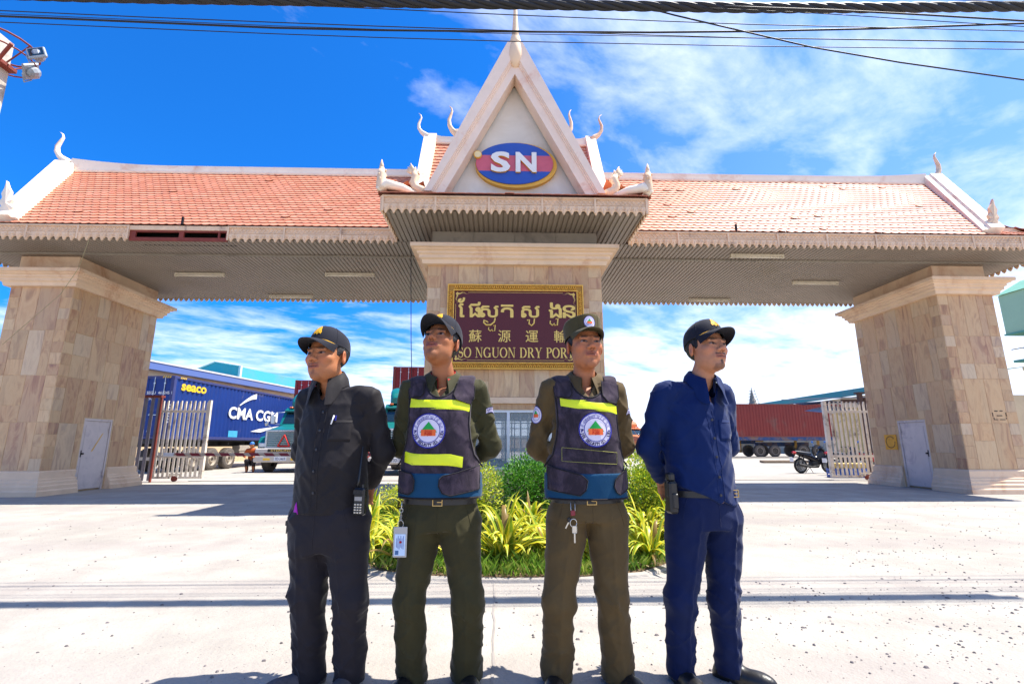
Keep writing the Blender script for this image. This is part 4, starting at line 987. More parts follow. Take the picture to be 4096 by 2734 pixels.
# ---------------------------------------------------------------- trucks
def truck(label, loc, rz, col, group, fairing=True, front_plate='3D-3469', roof_plate='35463', badge=True, detail=True):
    t = thing('semi_truck', label, 'truck', loc, rz, group); m = pbr('truck_paint', col, .35, .1, var=.06, vs=2, bs=10, bump=.02, dirt=mixc(col, C('#a89a86'), .35), dirt_amt=.1)
    mw = pbr('bumper_paint', C('#b9b3ac'), .5, .2, var=.1)
    def P(b, n, mats, sm=False, par=None): o = b.obj(n, mats, None, sm, sharp=rad(35) if sm else None); o.parent = par or t; return o
    def loft(b, secs, m_=0):                                # secs: (y, [(x, z) ...]) same count
        k = len(secs[0][1]); b.grid([[(x, y, z) for x, z in pr] for y, pr in secs], m_, True); o = len(b.v) - len(secs) * k
        b.f += [tuple(o + i for i in reversed(range(k))), tuple(o + (len(secs) - 1) * k + i for i in range(k))]; b.mi += [m_, m_]
    # hood: rounded section widening to the cab
    def hs(w, z0, z1, r=.16): return [(-w, z0), (-w, z1 - r), (-w + r * .4, z1 - r * .3), (-w + r * 1.4, z1), (w - r * 1.4, z1), (w - r * .4, z1 - r * .3), (w, z1 - r), (w, z0)]
    b = MB(); loft(b, [(.10, hs(.78, .95, 1.60)), (.16, hs(.84, .92, 1.70)), (.5, hs(.88, .85, 1.76)), (1.5, hs(.95, .85, 1.93)), (1.62, hs(.95, .85, 1.95))])
    P(b, 'hood', m, True)
    for s in (-1, 1):                                       # front wings over the wheels
        b = MB(); pr = [(.16, .62), (.14, 1.15), (.3, 1.38), (.75, 1.46), (1.2, 1.36), (1.5, 1.1), (1.6, .72), (1.32, .72), (1.22, .95), (.86, 1.1), (.5, .95), (.4, .62)]
        b.prism(pr, 'x', min(s * .76, s * 1.09), max(s * .76, s * 1.09)); P(b, 'wing', m)
        b = MB(); b.bbox(min(s * .74, s * 1.04), max(s * .74, s * 1.04), .07, .2, .98, 1.16, .03); P(b, 'headlight', pbr('headlamp', C('#c5c9cc'), .2, .3))
        b = MB(); b.bbox(min(s * .98, s * 1.05), max(s * .98, s * 1.05), .3, .42, 1.28, 1.38, .02); P(b, 'indicator', M_ORANGE)
    b = MB(); b.box(-.74, .74, .12, .16, .98, 1.62, 1)
    for k in range(8): b.bbox(-.72, .72, .06, .125, 1.0 + k * .078, 1.035 + k * .078, .008)
    for (a, c, d, e) in ((-.78, .78, 1.60, 1.67), (-.78, .78, .93, .99), (-.78, -.70, .98, 1.62), (.70, .78, .98, 1.62)): b.bbox(a, c, .05, .15, d, e, .015)
    P(b, 'grille', [M_CHROME, M_BLACK])
    b = MB(); b.bbox(-1.10, 1.10, -.14, .12, .40, .66, .04); b.bbox(-1.08, 1.08, -.10, .1, .66, .95, .05); b.box(-.7, .7, -.112, -.10, .70, .74, 1); b.box(-.55, .55, -.112, -.10, .80, .92, 1)
    bm = P(b, 'bumper', [mw, M_STEELB])
    b = MB(); b.box(-.24, .24, -.155, -.142, .46, .62); F = lambda u, v, d: (u, -.158, v); pl = P(b, 'number_plate', pbr('plate_white', C('#cfd4dc'), .5), par=bm)
    if detail:
        b = MB(); text_on(b, front_plate, F, .15, .004, -.2, .49, fit=.4); P(b, 'lettering', pbr('plate_blue', C('#20305e'), .6), par=pl)
        if badge: b = MB(); text_on(b, 'STERLING', lambda u, v, d: (u, -.115, v), .10, .006, -.42, .83, fit=.84); P(b, 'lettering', M_GOLDL, par=bm)
    for s in (-1, 1):
        b = MB(); b.bbox(s * .55 - .14, s * .55 + .14, -.15, -.13, .48, .56, .006); P(b, 'fog_lamp', M_AMBP, par=bm)
    # cab
    def cs(w, z0, z1, r=.14): return hs(w, z0, z1, r)
    b = MB(); pr = [(1.62, .7), (1.62, 1.93), (2.02, 2.52), (2.12, 2.66), (2.3, 2.72), (3.6, 2.76), (3.7, 2.6), (3.7, .7)]
    b.prism(pr, 'x', -1.0, 1.0); b.bbox(-1.04, 1.04, 2.0, 3.62, .72, 1.9, .03)
    P(b, 'cab', m)
    b = MB(); A = (1.655, 1.985); B_ = (2.0, 2.49)
    n_ = Vector((0, -(B_[1] - A[1]), (B_[0] - A[0]))).normalized() * .012
    for x0, x1 in ((-.90, -.02), (.02, .90)):
        b.add([tuple(Vector(p) + n_) for p in ((x0, A[0], A[1]), (x1, A[0], A[1]), (x1 * .96, B_[0], B_[1]), (x0 * .96, B_[0], B_[1]))], [(0, 1, 2, 3)])
    for s in (-1, 1): b.add([(s * 1.003, 2.05, 1.95), (s * 1.003, 2.95, 1.95), (s * 1.003, 2.95, 2.45), (s * 1.003, 2.2, 2.45)], [(0, 1, 2, 3)])
    P(b, 'windscreen', M_DGLASS)
    b = MB(); b.bbox(-.96, .96, 1.86, 2.12, 2.50, 2.60, .03); P(b, 'sun_visor', m)
    for x in (-.75, -.3, 0, .3, .75):
        b = MB(); b.bbox(x - .07, x + .07, 2.02, 2.16, 2.68, 2.745, .015); P(b, 'roof_lamp', M_ORANGE)
    if detail and roof_plate:
        b = MB(); b.box(-.30, .30, 2.09, 2.10, 2.78, 2.93); pl = P(b, 'roof_plate', M_AMBP); b = MB(); text_on(b, roof_plate, lambda u, v, d: (u, 2.086, v), .14, .004, -.26, 2.80, fit=.5); P(b, 'lettering', M_BLACK, par=pl)
    if fairing:
        b = MB(); loft(b, [(2.12, hs(.74, 2.74, 2.98, .08)), (2.3, hs(.84, 2.74, 3.18, .10)), (2.8, hs(.92, 2.76, 3.42, .12)), (3.4, hs(.96, 2.76, 3.52, .12))]); P(b, 'roof_fairing', m, True)
    for s in (-1, 1):
        b = MB(); b.tube([(s * 1.0, 1.85, 1.95), (s * 1.34, 1.7, 1.98), (s * 1.34, 1.7, 2.45), (s * 1.0, 2.0, 2.5)], .014, 6); mr = P(b, 'mirror', M_CHROME, True)
        b = MB(); b.bbox(s * 1.34 - .09, s * 1.34 + .09, 1.66, 1.74, 1.98, 2.36, .02); P(b, 'mirror_glass', M_CHROME, par=mr)
        b = MB(); b.tube([(s * .8, .9, 1.7), (s * 1.05, .6, 1.9)], .012, 6); b.ball((s * 1.05, .58, 1.95), (.09, .03, .11), 10); P(b, 'spot_mirror', M_CHROME, True)
    if detail:
        b = MB(); tri = [(-.24, 1.03), (.24, 1.03), (0, 1.48)]
        for i in range(3):
            p0, p1 = tri[i], tri[(i + 1) % 3]; b.tube([(p0[0], .03, p0[1]), (p1[0], .03, p1[1])], .026, 4)
        P(b, 'warning_triangle', pbr('red_reflector', C('#c8261d'), .4))
    for s in (-1, 1): child_wheel(t, s * .90, .87, .47, .28, side=s)
    for y in (4.6, 5.75):
        for s in (-1, 1): child_wheel(t, s * .86, y, .47, .40, side=s)
    b = MB(); b.box(-.45, -.35, .3, 6.5, .6, .85); b.box(.35, .45, .3, 6.5, .6, .85); b.bbox(.6, 1.0, 2.3, 3.6, .45, .85, .08); b.bbox(-1.0, -.6, 2.3, 3.6, .45, .85, .08); b.box(-.5, .5, 4.3, 6.0, .85, .95); P(b, 'chassis', M_STEELB)
    return t
TG = 'trucks parked in the yard'
truck('teal green truck with a red warning triangle on its grille beside the blue container', (-8.6, 20.2, 0), rad(-2), C('#0f6e6c'), TG)
truck('teal green truck standing right of the centre left truck below a stacked red container', (-3.55, 18.2, 0), rad(2), C('#10706a'), TG, roof_plate=None, badge=False)
truck('white truck without roof fairing in the far yard beside an orange truck', (10.2, 40, 0), rad(18), C('#d3d4d2'), TG, False, detail=False)
truck('orange truck with a rounded roof fairing in the far yard', (14.0, 45, 0), rad(35), C('#cc7a4a'), TG, True, detail=False)
truck('distant teal green truck seen through the bent arm of the guard in navy blue', (14.6, 40.5, 0), rad(-10), C('#0f6e6c'), TG, False, detail=False)
def dec_hmm(t, hw, L, H):
    b = MB(); b.add([(-hw + .25, -.006, 1.72), (-hw + 1.15, -.006, 1.72), (-hw + 1.15, -.006, 2.0), (-hw + .25, -.006, 2.0)], [(0, 1, 2, 3)]); pl = b.obj('label_panel', M_WHITE, t)
    b = MB(); text_on(b, 'HMM', lambda u, v, d: (u, -.012, v), .26, .012, -hw + .3, 1.77, fit=.8, shear=.3); b.obj('lettering', pbr('navy_decal', C('#22306b'), .6), pl)
container('shipping_container', 'small stretch of bright red container with a white panel behind the first teal truck', (-11.35, 30, 2.35), rad(-3), 10, 2.15, 2.6, C('#a5191c'), 'stacked red containers', dec_hmm)
container('shipping_container', 'dark red container stacked high behind the second teal truck', (-4.65, 26.5, 2.65), rad(2), 9, 2.15, 2.6, C('#7d1b1a'), 'stacked red containers')
container('shipping_container', 'lower dark red container in the stack behind the second teal truck', (-4.6, 26.6, 0.02), rad(2), 9, 2.15, 2.6, C('#7d2a20'), 'stacked red containers')
container('shipping_container', 'lower rust red container in the stack behind the first teal truck', (-11.3, 30.1, .02), rad(-3), 10, 2.15, 2.3, C('#8d2a20'), 'stacked red containers')
# the long brick red container on its blue trailer, right
def dec_br(t, hw, L, H):
    for k in range(2): b = MB(); b.add([(hw + .003, 4.2 + k * .62, 1.35), (hw + .003, 4.75 + k * .62, 1.35), (hw + .003, 4.75 + k * .62, 2.15), (hw + .003, 4.2 + k * .62, 2.15)], [(0, 1, 2, 3)]); b.obj('patch', pbr('dark_red_patch', C('#5f2227'), .7), t)
container('shipping_container', 'long brick red container on a blue trailer seen side on behind the motorcycles', (31.4, 45.2, 1.75), rad(91.2), 13.5, 2.4, 2.95, C('#8c342c'), None, dec_br)
t = thing('container_trailer', 'old blue and rusty flatbed trailer under the brick red container', 'trailer', (31.4, 45.2, 0), rad(91.2))
M_TBLUE = pbr('trailer_blue', C('#2a4878'), .7, var=.25, vs=3, dirt=C('#8a6a4c'), dirt_amt=.5)
M_TYEL = pbr('trailer_yellow', C('#c79a45'), .7, var=.2, dirt=C('#7a5a40'), dirt_amt=.4)
b = MB(); b.box(1.05, 1.2, 0, 13.5, 1.45, 1.74); b.box(-1.2, -1.05, 0, 13.5, 1.45, 1.74); b.box(-1.05, 1.05, 0, 13.5, 1.62, 1.735); b.box(1.1, 1.24, 2.0, 7.2, .92, 1.28); b.box(1.0, 1.1, 7.2, 12.2, 1.15, 1.44); loc_obj(b, 'chassis', M_TBLUE, t)
b = MB(); b.box(1.201, 1.23, 0, 13.4, 1.64, 1.74)
for y in (1.0, 3.2, 8.6, 10.9): b.box(1.0, 1.15, y, y + .2, .35, 1.44)
for y in (8.9, 9.6): b.tube([(1.1, y, .9), (1.1, y + .6, 1.4)], .05, 6)
b.box(1.2, 1.23, 6.3, 10.6, 1.34, 1.44); b.box(1.24, 1.27, 2.0, 6.5, 1.2, 1.3); loc_obj(b, 'side_rail', M_TYEL, t)
for y in (2.6, 4.0, 6.6, 8.0, 12.2, 13.3):
    for s in (-1, 1): child_wheel(t, s * .95, y, .52, .30, side=s)
b = MB(); text_on(b, 'SN', lambda u, v, d: (1.205, u, v), .3, .01, 8.9, 1.42, fit=.5); text_on(b, 'SN049', lambda u, v, d: (1.25, u, v), .32, .01, 6.3, 1.18, fit=1.0); loc_obj(b, 'lettering', M_WHITE, t)

# ---------------------------------------------------------------- warehouses and sheds
def m_corr(name, col, axis_scale, dirt='#8a7b6a', amt=.15, rough=.5):
    t = NT(name); w_ = t.map(axis_scale); n = t.wave(1.0, 0, 0, 1, w_, 'X'); d = t.noise(.5, 6, .65, .4)
    c = t.mix(t.ramp(d, [(.5, 0.), (.75, amt * 2)]), col, C(dirt)); c = t.mix(t.math('MULTIPLY', n, .18), c, mixc(col, (0, 0, 0, 1), .35)); t.bump(n, .6, .03); return t.set(c, rough, 0, .4)
M_WBAND = m_corr('purple_blue_sheet', C('#5a6fa8'), (0, 8, 0)); M_TEAL = m_corr('teal_sheet', C('#3f9aa6'), (0, 4, 0)); M_TEALD = m_corr('deep_teal_sheet', C('#16808a'), (0, 5, 0))
M_WALLC = pbr('cream_wall', C('#cdb592'), .85, var=.1, vs=.6, dirt=C('#9c8262'), dirt_amt=.2); M_TRIMW = pbr('white_trim', C('#c9c8ca'), .6)
t = thing('warehouse', 'long cream warehouse with blue violet eave band and teal roof monitor behind the blue container', 'warehouse', (-18.5, 26, 0), rad(-10.1))
def LB(b, n, m_, par=t): o = b.obj(n, m_); o.parent = par; return o
b = MB(); b.box(-14, -.05, 0, 26, 0, 5.0); LB(b, 'wall', M_WALLC)
b = MB(); b.box(-.03, .25, -.5, 27, 4.98, 5.36); b.box(-14.3, -.03, -.5, -.3, 4.98, 5.36); LB(b, 'eave_band', M_WBAND)
b = MB(); b.box(-.1, .28, -.5, 27, 5.362, 5.46); LB(b, 'gutter', M_TRIMW)
b = MB(); b.add([(.2, -.5, 5.38), (.2, 27, 5.38), (-7.2, 27, 6.6), (-7.2, -.5, 6.6)], [(0, 1, 2, 3)]); b.add([(-14.3, -.5, 5.38), (-14.3, 27, 5.38), (-7.2, 27, 6.6), (-7.2, -.5, 6.6)], [(3, 2, 1, 0)]); LB(b, 'roof', M_TEAL)
b = MB(); y0 = 9.8; b.prism([(-5.6, 5.6), (-5.6, 6.62), (-4.3, 7.08), (-2.35, 6.72), (-2.2, 5.6)], 'y', y0, 25.5); LB(b, 'roof_monitor', M_TEAL)
b = MB()
for (p, q) in (((-5.7, 6.62), (-4.3, 7.12)), ((-4.3, 7.12), (-2.2, 6.76))): b.tube([(p[0], y0 - .05, p[1]), (q[0], y0 - .05, q[1])], .07, 4)
b.box(-2.30, -2.14, y0 - .1, y0 + .1, 5.6, 6.78); LB(b, 'monitor_trim', M_TRIMW)
t = thing('warehouse', 'distant warehouse with a deep teal roof edge beyond the brick red container', 'warehouse', (37.4, 48, 0), 0)
b = MB(); b.box(0, 20, 0, 40, 0, 6.0); LB(b, 'wall', M_WALLC, t); b = MB(); b.box(-.4, 0, -6, 40, 6.1, 6.75); b.add([(-.4, -6, 6.74), (-.4, 40, 6.74), (12, 40, 8.2), (12, -6, 8.2)], [(0, 1, 2, 3)]); LB(b, 'roof', M_TEALD, t)
M_ZINC = m_corr('zinc_sheet', C('#8f9094'), (9, 0, 0), '#5b4c40', .4); M_BROWN = pbr('brown_steel', C('#4b3229'), .7, var=.2); M_YWALL = pbr('yellow_wall', C('#dcc58c'), .85, var=.08)
t = thing('open_shed', 'lean-to shed with corrugated zinc roof and brown posts beside the right pillar', 'shed', (20.7, 29, 0), 0)
b = MB(); b.add([(-.1, -.4, 3.85), (9, -.4, 4.15), (9, 6, 4.6), (-.1, 6, 4.3), (-.1, -.4, 3.79), (9, -.4, 4.09), (9, 6, 4.54), (-.1, 6, 4.24)], [(0, 1, 2, 3), (4, 7, 6, 5), (0, 4, 5, 1), (0, 3, 7, 4)]); LB(b, 'roof', M_ZINC, t)
b = MB(); b.box(0, 9, -.1, 0, 3.55, 3.75)
for x in (1.35, 4.2, 7.6): b.box(x, x + .22, -.15, .07, 0, 3.9)
LB(b, 'post_frame', M_BROWN, t)
b = MB(); b.box(1.6, 9, 3, 3.2, 0, 3.5); LB(b, 'wall', M_YWALL, t)
b = MB(); b.add([(-.1, 1.0, 3.0), (1.6, 1.0, 3.25), (1.6, 3.5, 3.7), (-.1, 3.5, 3.3), (-.1, 1.0, 2.95), (1.6, 1.0, 3.2)], [(0, 1, 2, 3), (0, 4, 5, 1)]); LB(b, 'awning', M_TRIMW, t)
b = MB(); b.add([(.4, 4.2, 3.75), (3.4, 4.2, 3.95), (3.4, 5.8, 4.2), (.4, 5.8, 4.0)], [(0, 1, 2, 3)]); LB(b, 'blue_awning', pbr('blue_sheet', C('#3a63ab'), .5), t)

M_GRN = pbr('green_render', C('#a3c4a0'), .85, var=.06, vs=.7, dirt=C('#8aa98e'), dirt_amt=.3); M_GRND = pbr('deep_green_render', C('#5e9a86'), .85)  # second, deeper green for the roof edge and balcony slab
t = thing('green_house', 'pale green building with a railed balcony at the right edge beyond the gate', 'building', (26.4, 20, 0), 0)
b = MB(); b.prism([(0, 6.7), (0, 8.75), (1.5, 9.6), (9, 11.5), (9, 6.7)], 'y', 0, 4); b.box(1.4, 9, 1.2, 4, 0, 6.7)
LB(b, 'wall', M_GRN, t)
b = MB(); b.add([(-.1, -.2, 8.75), (1.5, -.2, 9.65), (9, -.2, 11.6), (9, 4.1, 11.6), (1.5, 4.1, 9.65), (-.1, 4.1, 8.75)], [(0, 1, 4, 5), (1, 2, 3, 4)]); b.box(-.05, 9, -.08, 4.05, 6.62, 6.70); LB(b, 'roof_edge', M_GRND, t)
b = MB(); b.box(0.1, 9, 0, 4, 5.2, 5.32); LB(b, 'balcony_slab', M_GRND, t)
b = MB()
for i in range(18): b.box(.12 + i * .2, .14 + i * .2, .02, .04, 5.32, 5.86)
for i in range(9): b.box(.12, .14, .2 + i * .4, .22 + i * .4, 5.32, 5.86)
b.box(.1, 9, .01, .05, 5.86, 5.9); b.box(.1, .14, .01, 4, 5.86, 5.9); LB(b, 'railing', M_STEELB, t)
b = MB(); b.box(1.45, 2.5, 1.17, 1.199, 5.32, 6.55); LB(b, 'window', M_GLASS, t)
b = MB(); b.bbox(.62, 1.12, -.05, -.001, 7.85, 8.3, .01); b.box(.7, .8, -.06, -.051, 7.92, 8.22, 1); b.box(.9, .95, -.06, -.051, 7.92, 8.22, 1); b.box(.8, 1.05, -.06, -.051, 8.1, 8.16, 1); LB(b, 'vent', [pbr('pink_trim', C('#c99a98'), .7), M_BROWN], t)
t = thing('yellow_house', 'low yellow building with stepped cornice mouldings at the right edge', 'building', (26.3, 19.5, 0), 0)
b = MB(); b.box(.4, 9, .4, 4, 0, 4.2); b.box(.2, 9, .6, 4, 4.9, 5.3)
LB(b, 'wall', M_YWALL, t); b = MB()
for i, (o, z0, z1) in enumerate(((.0, 4.72, 4.9), (.08, 4.52, 4.69), (.16, 4.36, 4.49), (.22, 4.2, 4.33), (.3, 3.75, 3.83))): b.box(.02 + o, 9, .02 + o, 4, z0, z1)
b.box(.3, 9, .3, 4, 4.2, 4.72); LB(b, 'cornice', M_YWALL, t)
# spire under scaffolding
t = thing('temple_spire', 'slender grey spire wrapped in scaffolding above the brick red container', 'tower', (47.5, 90, 0)); t.scale = (.75, .75, .92)
kx = 90 / 24; TX = 0
b = MB(); b.lathe([(2.0, 0), (2.0, 7.4), (1.7, 7.6), (1.75, 7.8), (1.35, 8.1), (1.4, 8.3), (1.0, 8.8), (1.05, 9.0), (.75, 9.6), (.8, 9.75), (.5, 10.4), (.3, 11.2), (.12, 12.0), (.05, 12.6)], (0, 0, 0), 12); LB(b, 'spire_body', pbr('weathered_spire', C('#8a8078'), .9, var=.2), t)
b = MB(); r5 = random.Random(5)
for k in range(8):
    z = 7.6 + k * .6; w_ = 1.6 * (1 - k / 8.5) + .3
    for a in (0, math.pi / 2): c_, s_ = math.cos(a), math.sin(a); b.tube([(-w_ * c_ - .2, -w_ * s_, z), (w_ * c_ + .3, w_ * s_, z + r5.uniform(-.1, .1))], .035, 4)
    for sx in (-1, 1): b.tube([(sx * w_ * .9, -w_ * .5, z - .7), (sx * w_ * .8, -w_ * .5, z + .9)], .03, 4)
LB(b, 'scaffold', M_STEELB, t)
# perimeter wall and distant trees closing the yard
t = thing('perimeter_wall', 'low cream wall closing the far end of the yard', 'wall', (0, 72, 0)); b = MB(); b.box(-70, 80, 0, .3, 0, 2.1)
for i in range(38): b.box(-70 + i * 4, -69.7 + i * 4, -.1, -.001, 0, 2.25)
LB(b, 'wall', M_WALLC, t)
b = MB(); b.box(9, 36, 40.4, 40.75, -.02, .05, 0); struct(b.obj('shadow_gap_strip', pbr('shadow_gap_dark', C('#5b5552'), .9)))  # dark strip standing in for a shadow gap across the far yard

# ---------------------------------------------------------------- sliding gates and barrier
M_PICK = pbr('chipped_white_paint', C('#e2d6c4'), .6, var=.08, vs=5, bs=40, bump=.2, dirt=C('#5d483c'), dirt_amt=.34)
M_PICK_SHADE = pbr('picket_shade_tone', C('#77727a'), .6, var=.1)  # darker copy of the picket paint, shade put into its colour
def picket_gate(name, label, x0, x1, y, z0, z1, n, end_side, wheel_x, rust_from=None):
    t = thing(name, label, 'gate', ((x0 + x1) / 2, y, 0)); w_ = .056
    for i in range(n):
        x = x0 + (i + .5) * (x1 - x0) / n; b = MB(); zt = z1 + .01 * math.sin(i * 2.1)
        b.prism([(x - w_ / 2, z0 + .04), (x + w_ / 2, z0 + .04), (x + w_ / 2, zt), (x - w_ / 2 * .0, zt - .0), (x - w_ / 2, zt - .09)], 'y', y - .02, y + .02); b.obj('picket', M_PICK, t)
    b = MB(); b.box(x0, x1, y - .055, y - .021, z1 - .36, z1 - .29); b.box(x0, x1, y - .055, y - .021, .70, .77)
    b.box(x0, wheel_x - .14, y - .03, y + .03, z0, z0 + .06); b.box(wheel_x + .14, x1, y - .03, y + .03, z0, z0 + .06); b.box(wheel_x - .14, wheel_x + .14, y - .03, y + .03, z0 + .1, z0 + .15)
    b.box(wheel_x - .16, wheel_x - .141, y - .03, y + .03, z0, z0 + .15); b.box(wheel_x + .141, wheel_x + .16, y - .03, y + .03, z0, z0 + .15)
    xe = x1 if end_side > 0 else x0; b.box(xe - .035, xe + .035, y - .05, y + .05, z0, z1 + .02); b.obj('rail', M_PICK, t)
    b = MB(); b.lathe([(.02, -.03), (.085, -.03), (.07, 0), (.085, .03), (.02, .03)], (wheel_x, y, .088), 16, 0, 'y'); b.obj('wheel', M_RUST, t, True, sharp=rad(30)); return t
picket_gate('sliding_gate', 'chipped white picket sliding gate leaf beside the left pillar', -10.45, -8.95, 15.5, .09, 2.42, 11, 1, -9.75)
picket_gate('sliding_gate', 'chipped white picket sliding gate leaf beside the right pillar', 10.47, 12.0, 15.5, .09, 2.45, 11, -1, 11.6)
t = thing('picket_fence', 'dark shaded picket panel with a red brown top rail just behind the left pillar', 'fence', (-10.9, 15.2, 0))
for i in range(5): b = MB(); x = -11.15 + i * .2; b.box(x, x + .07, 15.18, 15.24, .05, 2.48); b.obj('picket', M_PICK_SHADE, t)
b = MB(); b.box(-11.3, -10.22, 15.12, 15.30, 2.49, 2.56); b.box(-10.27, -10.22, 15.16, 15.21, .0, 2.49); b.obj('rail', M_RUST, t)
t = thing('picket_fence', 'short chipped picket panel at the back corner of the right pillar', 'fence', (12.2, 15.3, 0))
for i in range(5): b = MB(); x = 11.85 + i * .16; b.prism([(x, .1), (x + .045, .1), (x + .045, 1.93), (x + .02, 1.98), (x, 1.9)], 'y', 15.16, 15.2); b.obj('picket', M_PICK, t)
b = MB(); b.box(11.8, 12.6, 15.12, 15.158, 1.62, 1.67); b.box(11.8, 12.6, 15.12, 15.158, .45, .5); b.obj('rail', M_PICK, t)
t = thing('gate_post', 'brown steel post standing behind the right sliding gate', 'post', (12.05, 16.0, 0)); b = MB(); b.box(12.0, 12.12, 15.9, 16.02, 0, 2.75); b.box(11.95, 12.17, 15.85, 16.07, 2.75, 2.8); b.obj('post', M_BROWN, t)
M_STRIPE = NT('barrier_stripes'); s_ = M_STRIPE; w_ = s_.sep(); v_ = s_.math('FRACT', s_.math('MULTIPLY', s_.math('ADD', w_[0], w_[2]), 2.4)); M_STRIPE = s_.set(s_.mix(s_.math('GREATER_THAN', v_, .62), C('#8c2b31'), C('#c9b39a')), .6)
t = thing('barrier_pole', 'red and cream striped barrier pole lowered across the left lane', 'barrier', (-1.75, 14.5, 0))
b = MB(); b.bbox(-9.35, -1.9, 14.46, 14.54, .77, .86, .01); b.obj('pole', M_STRIPE, t)
b = MB(); b.bbox(-9.5, -9.2, 14.45, 14.55, .765, .865, .012); b.obj('end_cap', M_WHITE, t)
b = MB(); b.bbox(-1.95, -1.6, 14.3, 14.7, 0, 1.0, .03); b.obj('cabinet', pbr('barrier_orange', C('#b5552b'), .5), t)

# ---------------------------------------------------------------- motorcycles
def motorcycle(label, loc, rz, col, group):
    """local: heading +x, rear axle at x=0"""
    t = thing('motorcycle', label, 'motorcycle', loc, rz, group)
    def P(b, n, m_, sm=True, par=None): o = b.obj(n, m_, None, sm, sharp=rad(40)); o.parent = par or t; return o
    mp = pbr('moto_paint', col, .18, .1, var=.05)
    for x, r in ((0, .29), (1.22, .29)):
        b = MB(); k = 30; P_ = []
        for i in range(k + 1):
            a = 2 * math.pi * i / k; P_.append([(x + math.cos(a) * (r - .035 + .04 * math.cos(q)), .035 * math.sin(q), r + math.sin(a) * (r - .035 + .04 * math.cos(q))) for q in [2 * math.pi * j / 8 for j in range(8)]])
        b.grid(P_, 0, True); w_ = P(b, 'wheel', M_TYRE if False else M_BLACK)
        b = MB(); b.lathe([(r * .78, -.02), (r * .83, -.025), (r * .83, .025), (r * .78, .02), (r * .78, -.02)], (x, 0, r), 30, 0, 'y')
        for i in range(18):
            a = 2 * math.pi * i / 18; b.tube([(x + .03 * math.cos(a), (-1) ** i * .03, r + .03 * math.sin(a)), (x + math.cos(a + .2) * r * .79, 0, r + math.sin(a + .2) * r * .79)], .004, 4)
        b.lathe([(.05, -.05), (.05, .05)], (x, 0, r), 12, 0, 'y'); P(b, 'rim', M_CHROME, True, w_)
    b = MB(); b.tube([(-.22, 0, .80), (.05, 0, .74), (.35, 0, .66), (.62, 0, .52), (.82, 0, .56), (1.0, 0, .82)], [.04, .10, .12, .12, .12, .09], 10, flat=1.1)
    for s in (-1, 1): b.add([(.78, s * .13, .80), (1.0, s * .20, .72), (.98, s * .22, .38), (.70, s * .15, .32), (.66, s * .12, .6)], [(0, 1, 2, 3, 4), (4, 3, 2, 1, 0)])
    b.tube([(.93, 0, .98), (1.04, 0, .86), (1.1, 0, .70)], [.08, .11, .06], 10); b.tube([(.98, 0, .48), (1.22, 0, .62), (1.42, 0, .48)], [.05, .06, .045], 8, flat=.6)
    P(b, 'body', mp)
    b = MB(); b.tube([(-.2, 0, .84), (.05, 0, .80), (.3, 0, .76), (.5, 0, .76)], [.06, .11, .12, .08], 10, flat=.45); P(b, 'seat', pbr('black_vinyl', C('#191718'), .35))
    b = MB(); b.tube([(-.30, 0, .80), (-.20, 0, .78)], [.05, .09], 8, flat=.7); P(b, 'tail_light', M_RED)
    b = MB(); b.tube([(-.36, -.0, .52), (-.2, 0, .74)], .03, 6); b.box(-.38, -.36, -.09, .09, .44, .60, 1); P(b, 'number_plate', [M_BLACK, M_WHITE], False)
    b = MB(); b.tube([(.96, 0, .98), (1.22, .06, .29)], .022, 8); b.tube([(.96, 0, .98), (1.22, -.06, .29)], .022, 8); P(b, 'fork', M_CHROME)
    b = MB(); b.tube([(.80, -.34, 1.0), (.93, -.18, .99), (.95, 0, .97), (.93, .18, .99), (.80, .34, 1.0)], .014, 8); hb = P(b, 'handlebar', M_BLACK)
    for s in (-1, 1):
        b = MB(); b.tube([(.9, s * .24, 1.0), (.92, s * .30, 1.16)], .006, 6); b.ball((.92, s * .32, 1.19), (.02, .06, .04), 10); P(b, 'mirror', pbr('mirror_blue', C('#3d7ac2'), .1, .4), True)
    b = MB(); b.tube([(.75, -.12, .30), (.4, -.15, .24), (.1, -.17, .28), (-.22, -.18, .34)], [.025, .03, .05, .055], 10); P(b, 'exhaust', M_STEELB)
    b = MB(); b.bbox(.42, .78, -.12, .12, .20, .46, .05); b.tube([(0, -.09, .29), (.45, -.07, .33)], .025, 6); b.tube([(0, .09, .29), (.45, .07, .33)], .025, 6); b.tube([(-.02, -.11, .3), (.1, -.12, .66)], .025, 8); b.tube([(-.02, .11, .3), (.1, .12, .66)], .025, 8); P(b, 'engine', M_STEELB)
    b = MB(); b.tube([(.4, 0, .22), (.36, -.2, .01)], .012, 6); b.tube([(.4, 0, .22), (.36, .2, .01)], .012, 6); P(b, 'stand', M_BLACK)
    return t
MG = 'motorcycles parked behind the right gate'
motorcycle('black motorcycle nearest the lane with its whole rear wheel in view behind the right gate', (11.8, 19.25, 0), rad(9), C('#16131a'), MG)
motorcycle('black motorcycle with its front half hidden behind the gate pickets', (12.35, 18.15, 0), rad(12), C('#1b1520'), MG)
motorcycle('red motorcycle parked deepest behind the right gate', (13.7, 18.6, 0), rad(14), C('#8e1414'), MG)
t = thing('plastic_crate', 'blue plastic crate with a yellow box on top behind the right gate', 'crate', (11.8, 16.7, 0))
b = MB()
for z in (.02, .12, .22): b.box(11.3, 12.6, 16.5, 16.52, z, z + .07); b.box(11.3, 12.6, 16.98, 17.0, z, z + .07); b.box(11.3, 11.32, 16.52, 16.98, z, z + .07); b.box(12.58, 12.6, 16.52, 16.98, z, z + .07)
for x in (11.3, 11.72, 12.15, 12.56): b.box(x, x + .04, 16.49, 16.5, 0, .3); b.box(x, x + .04, 17.0, 17.01, 0, .3)
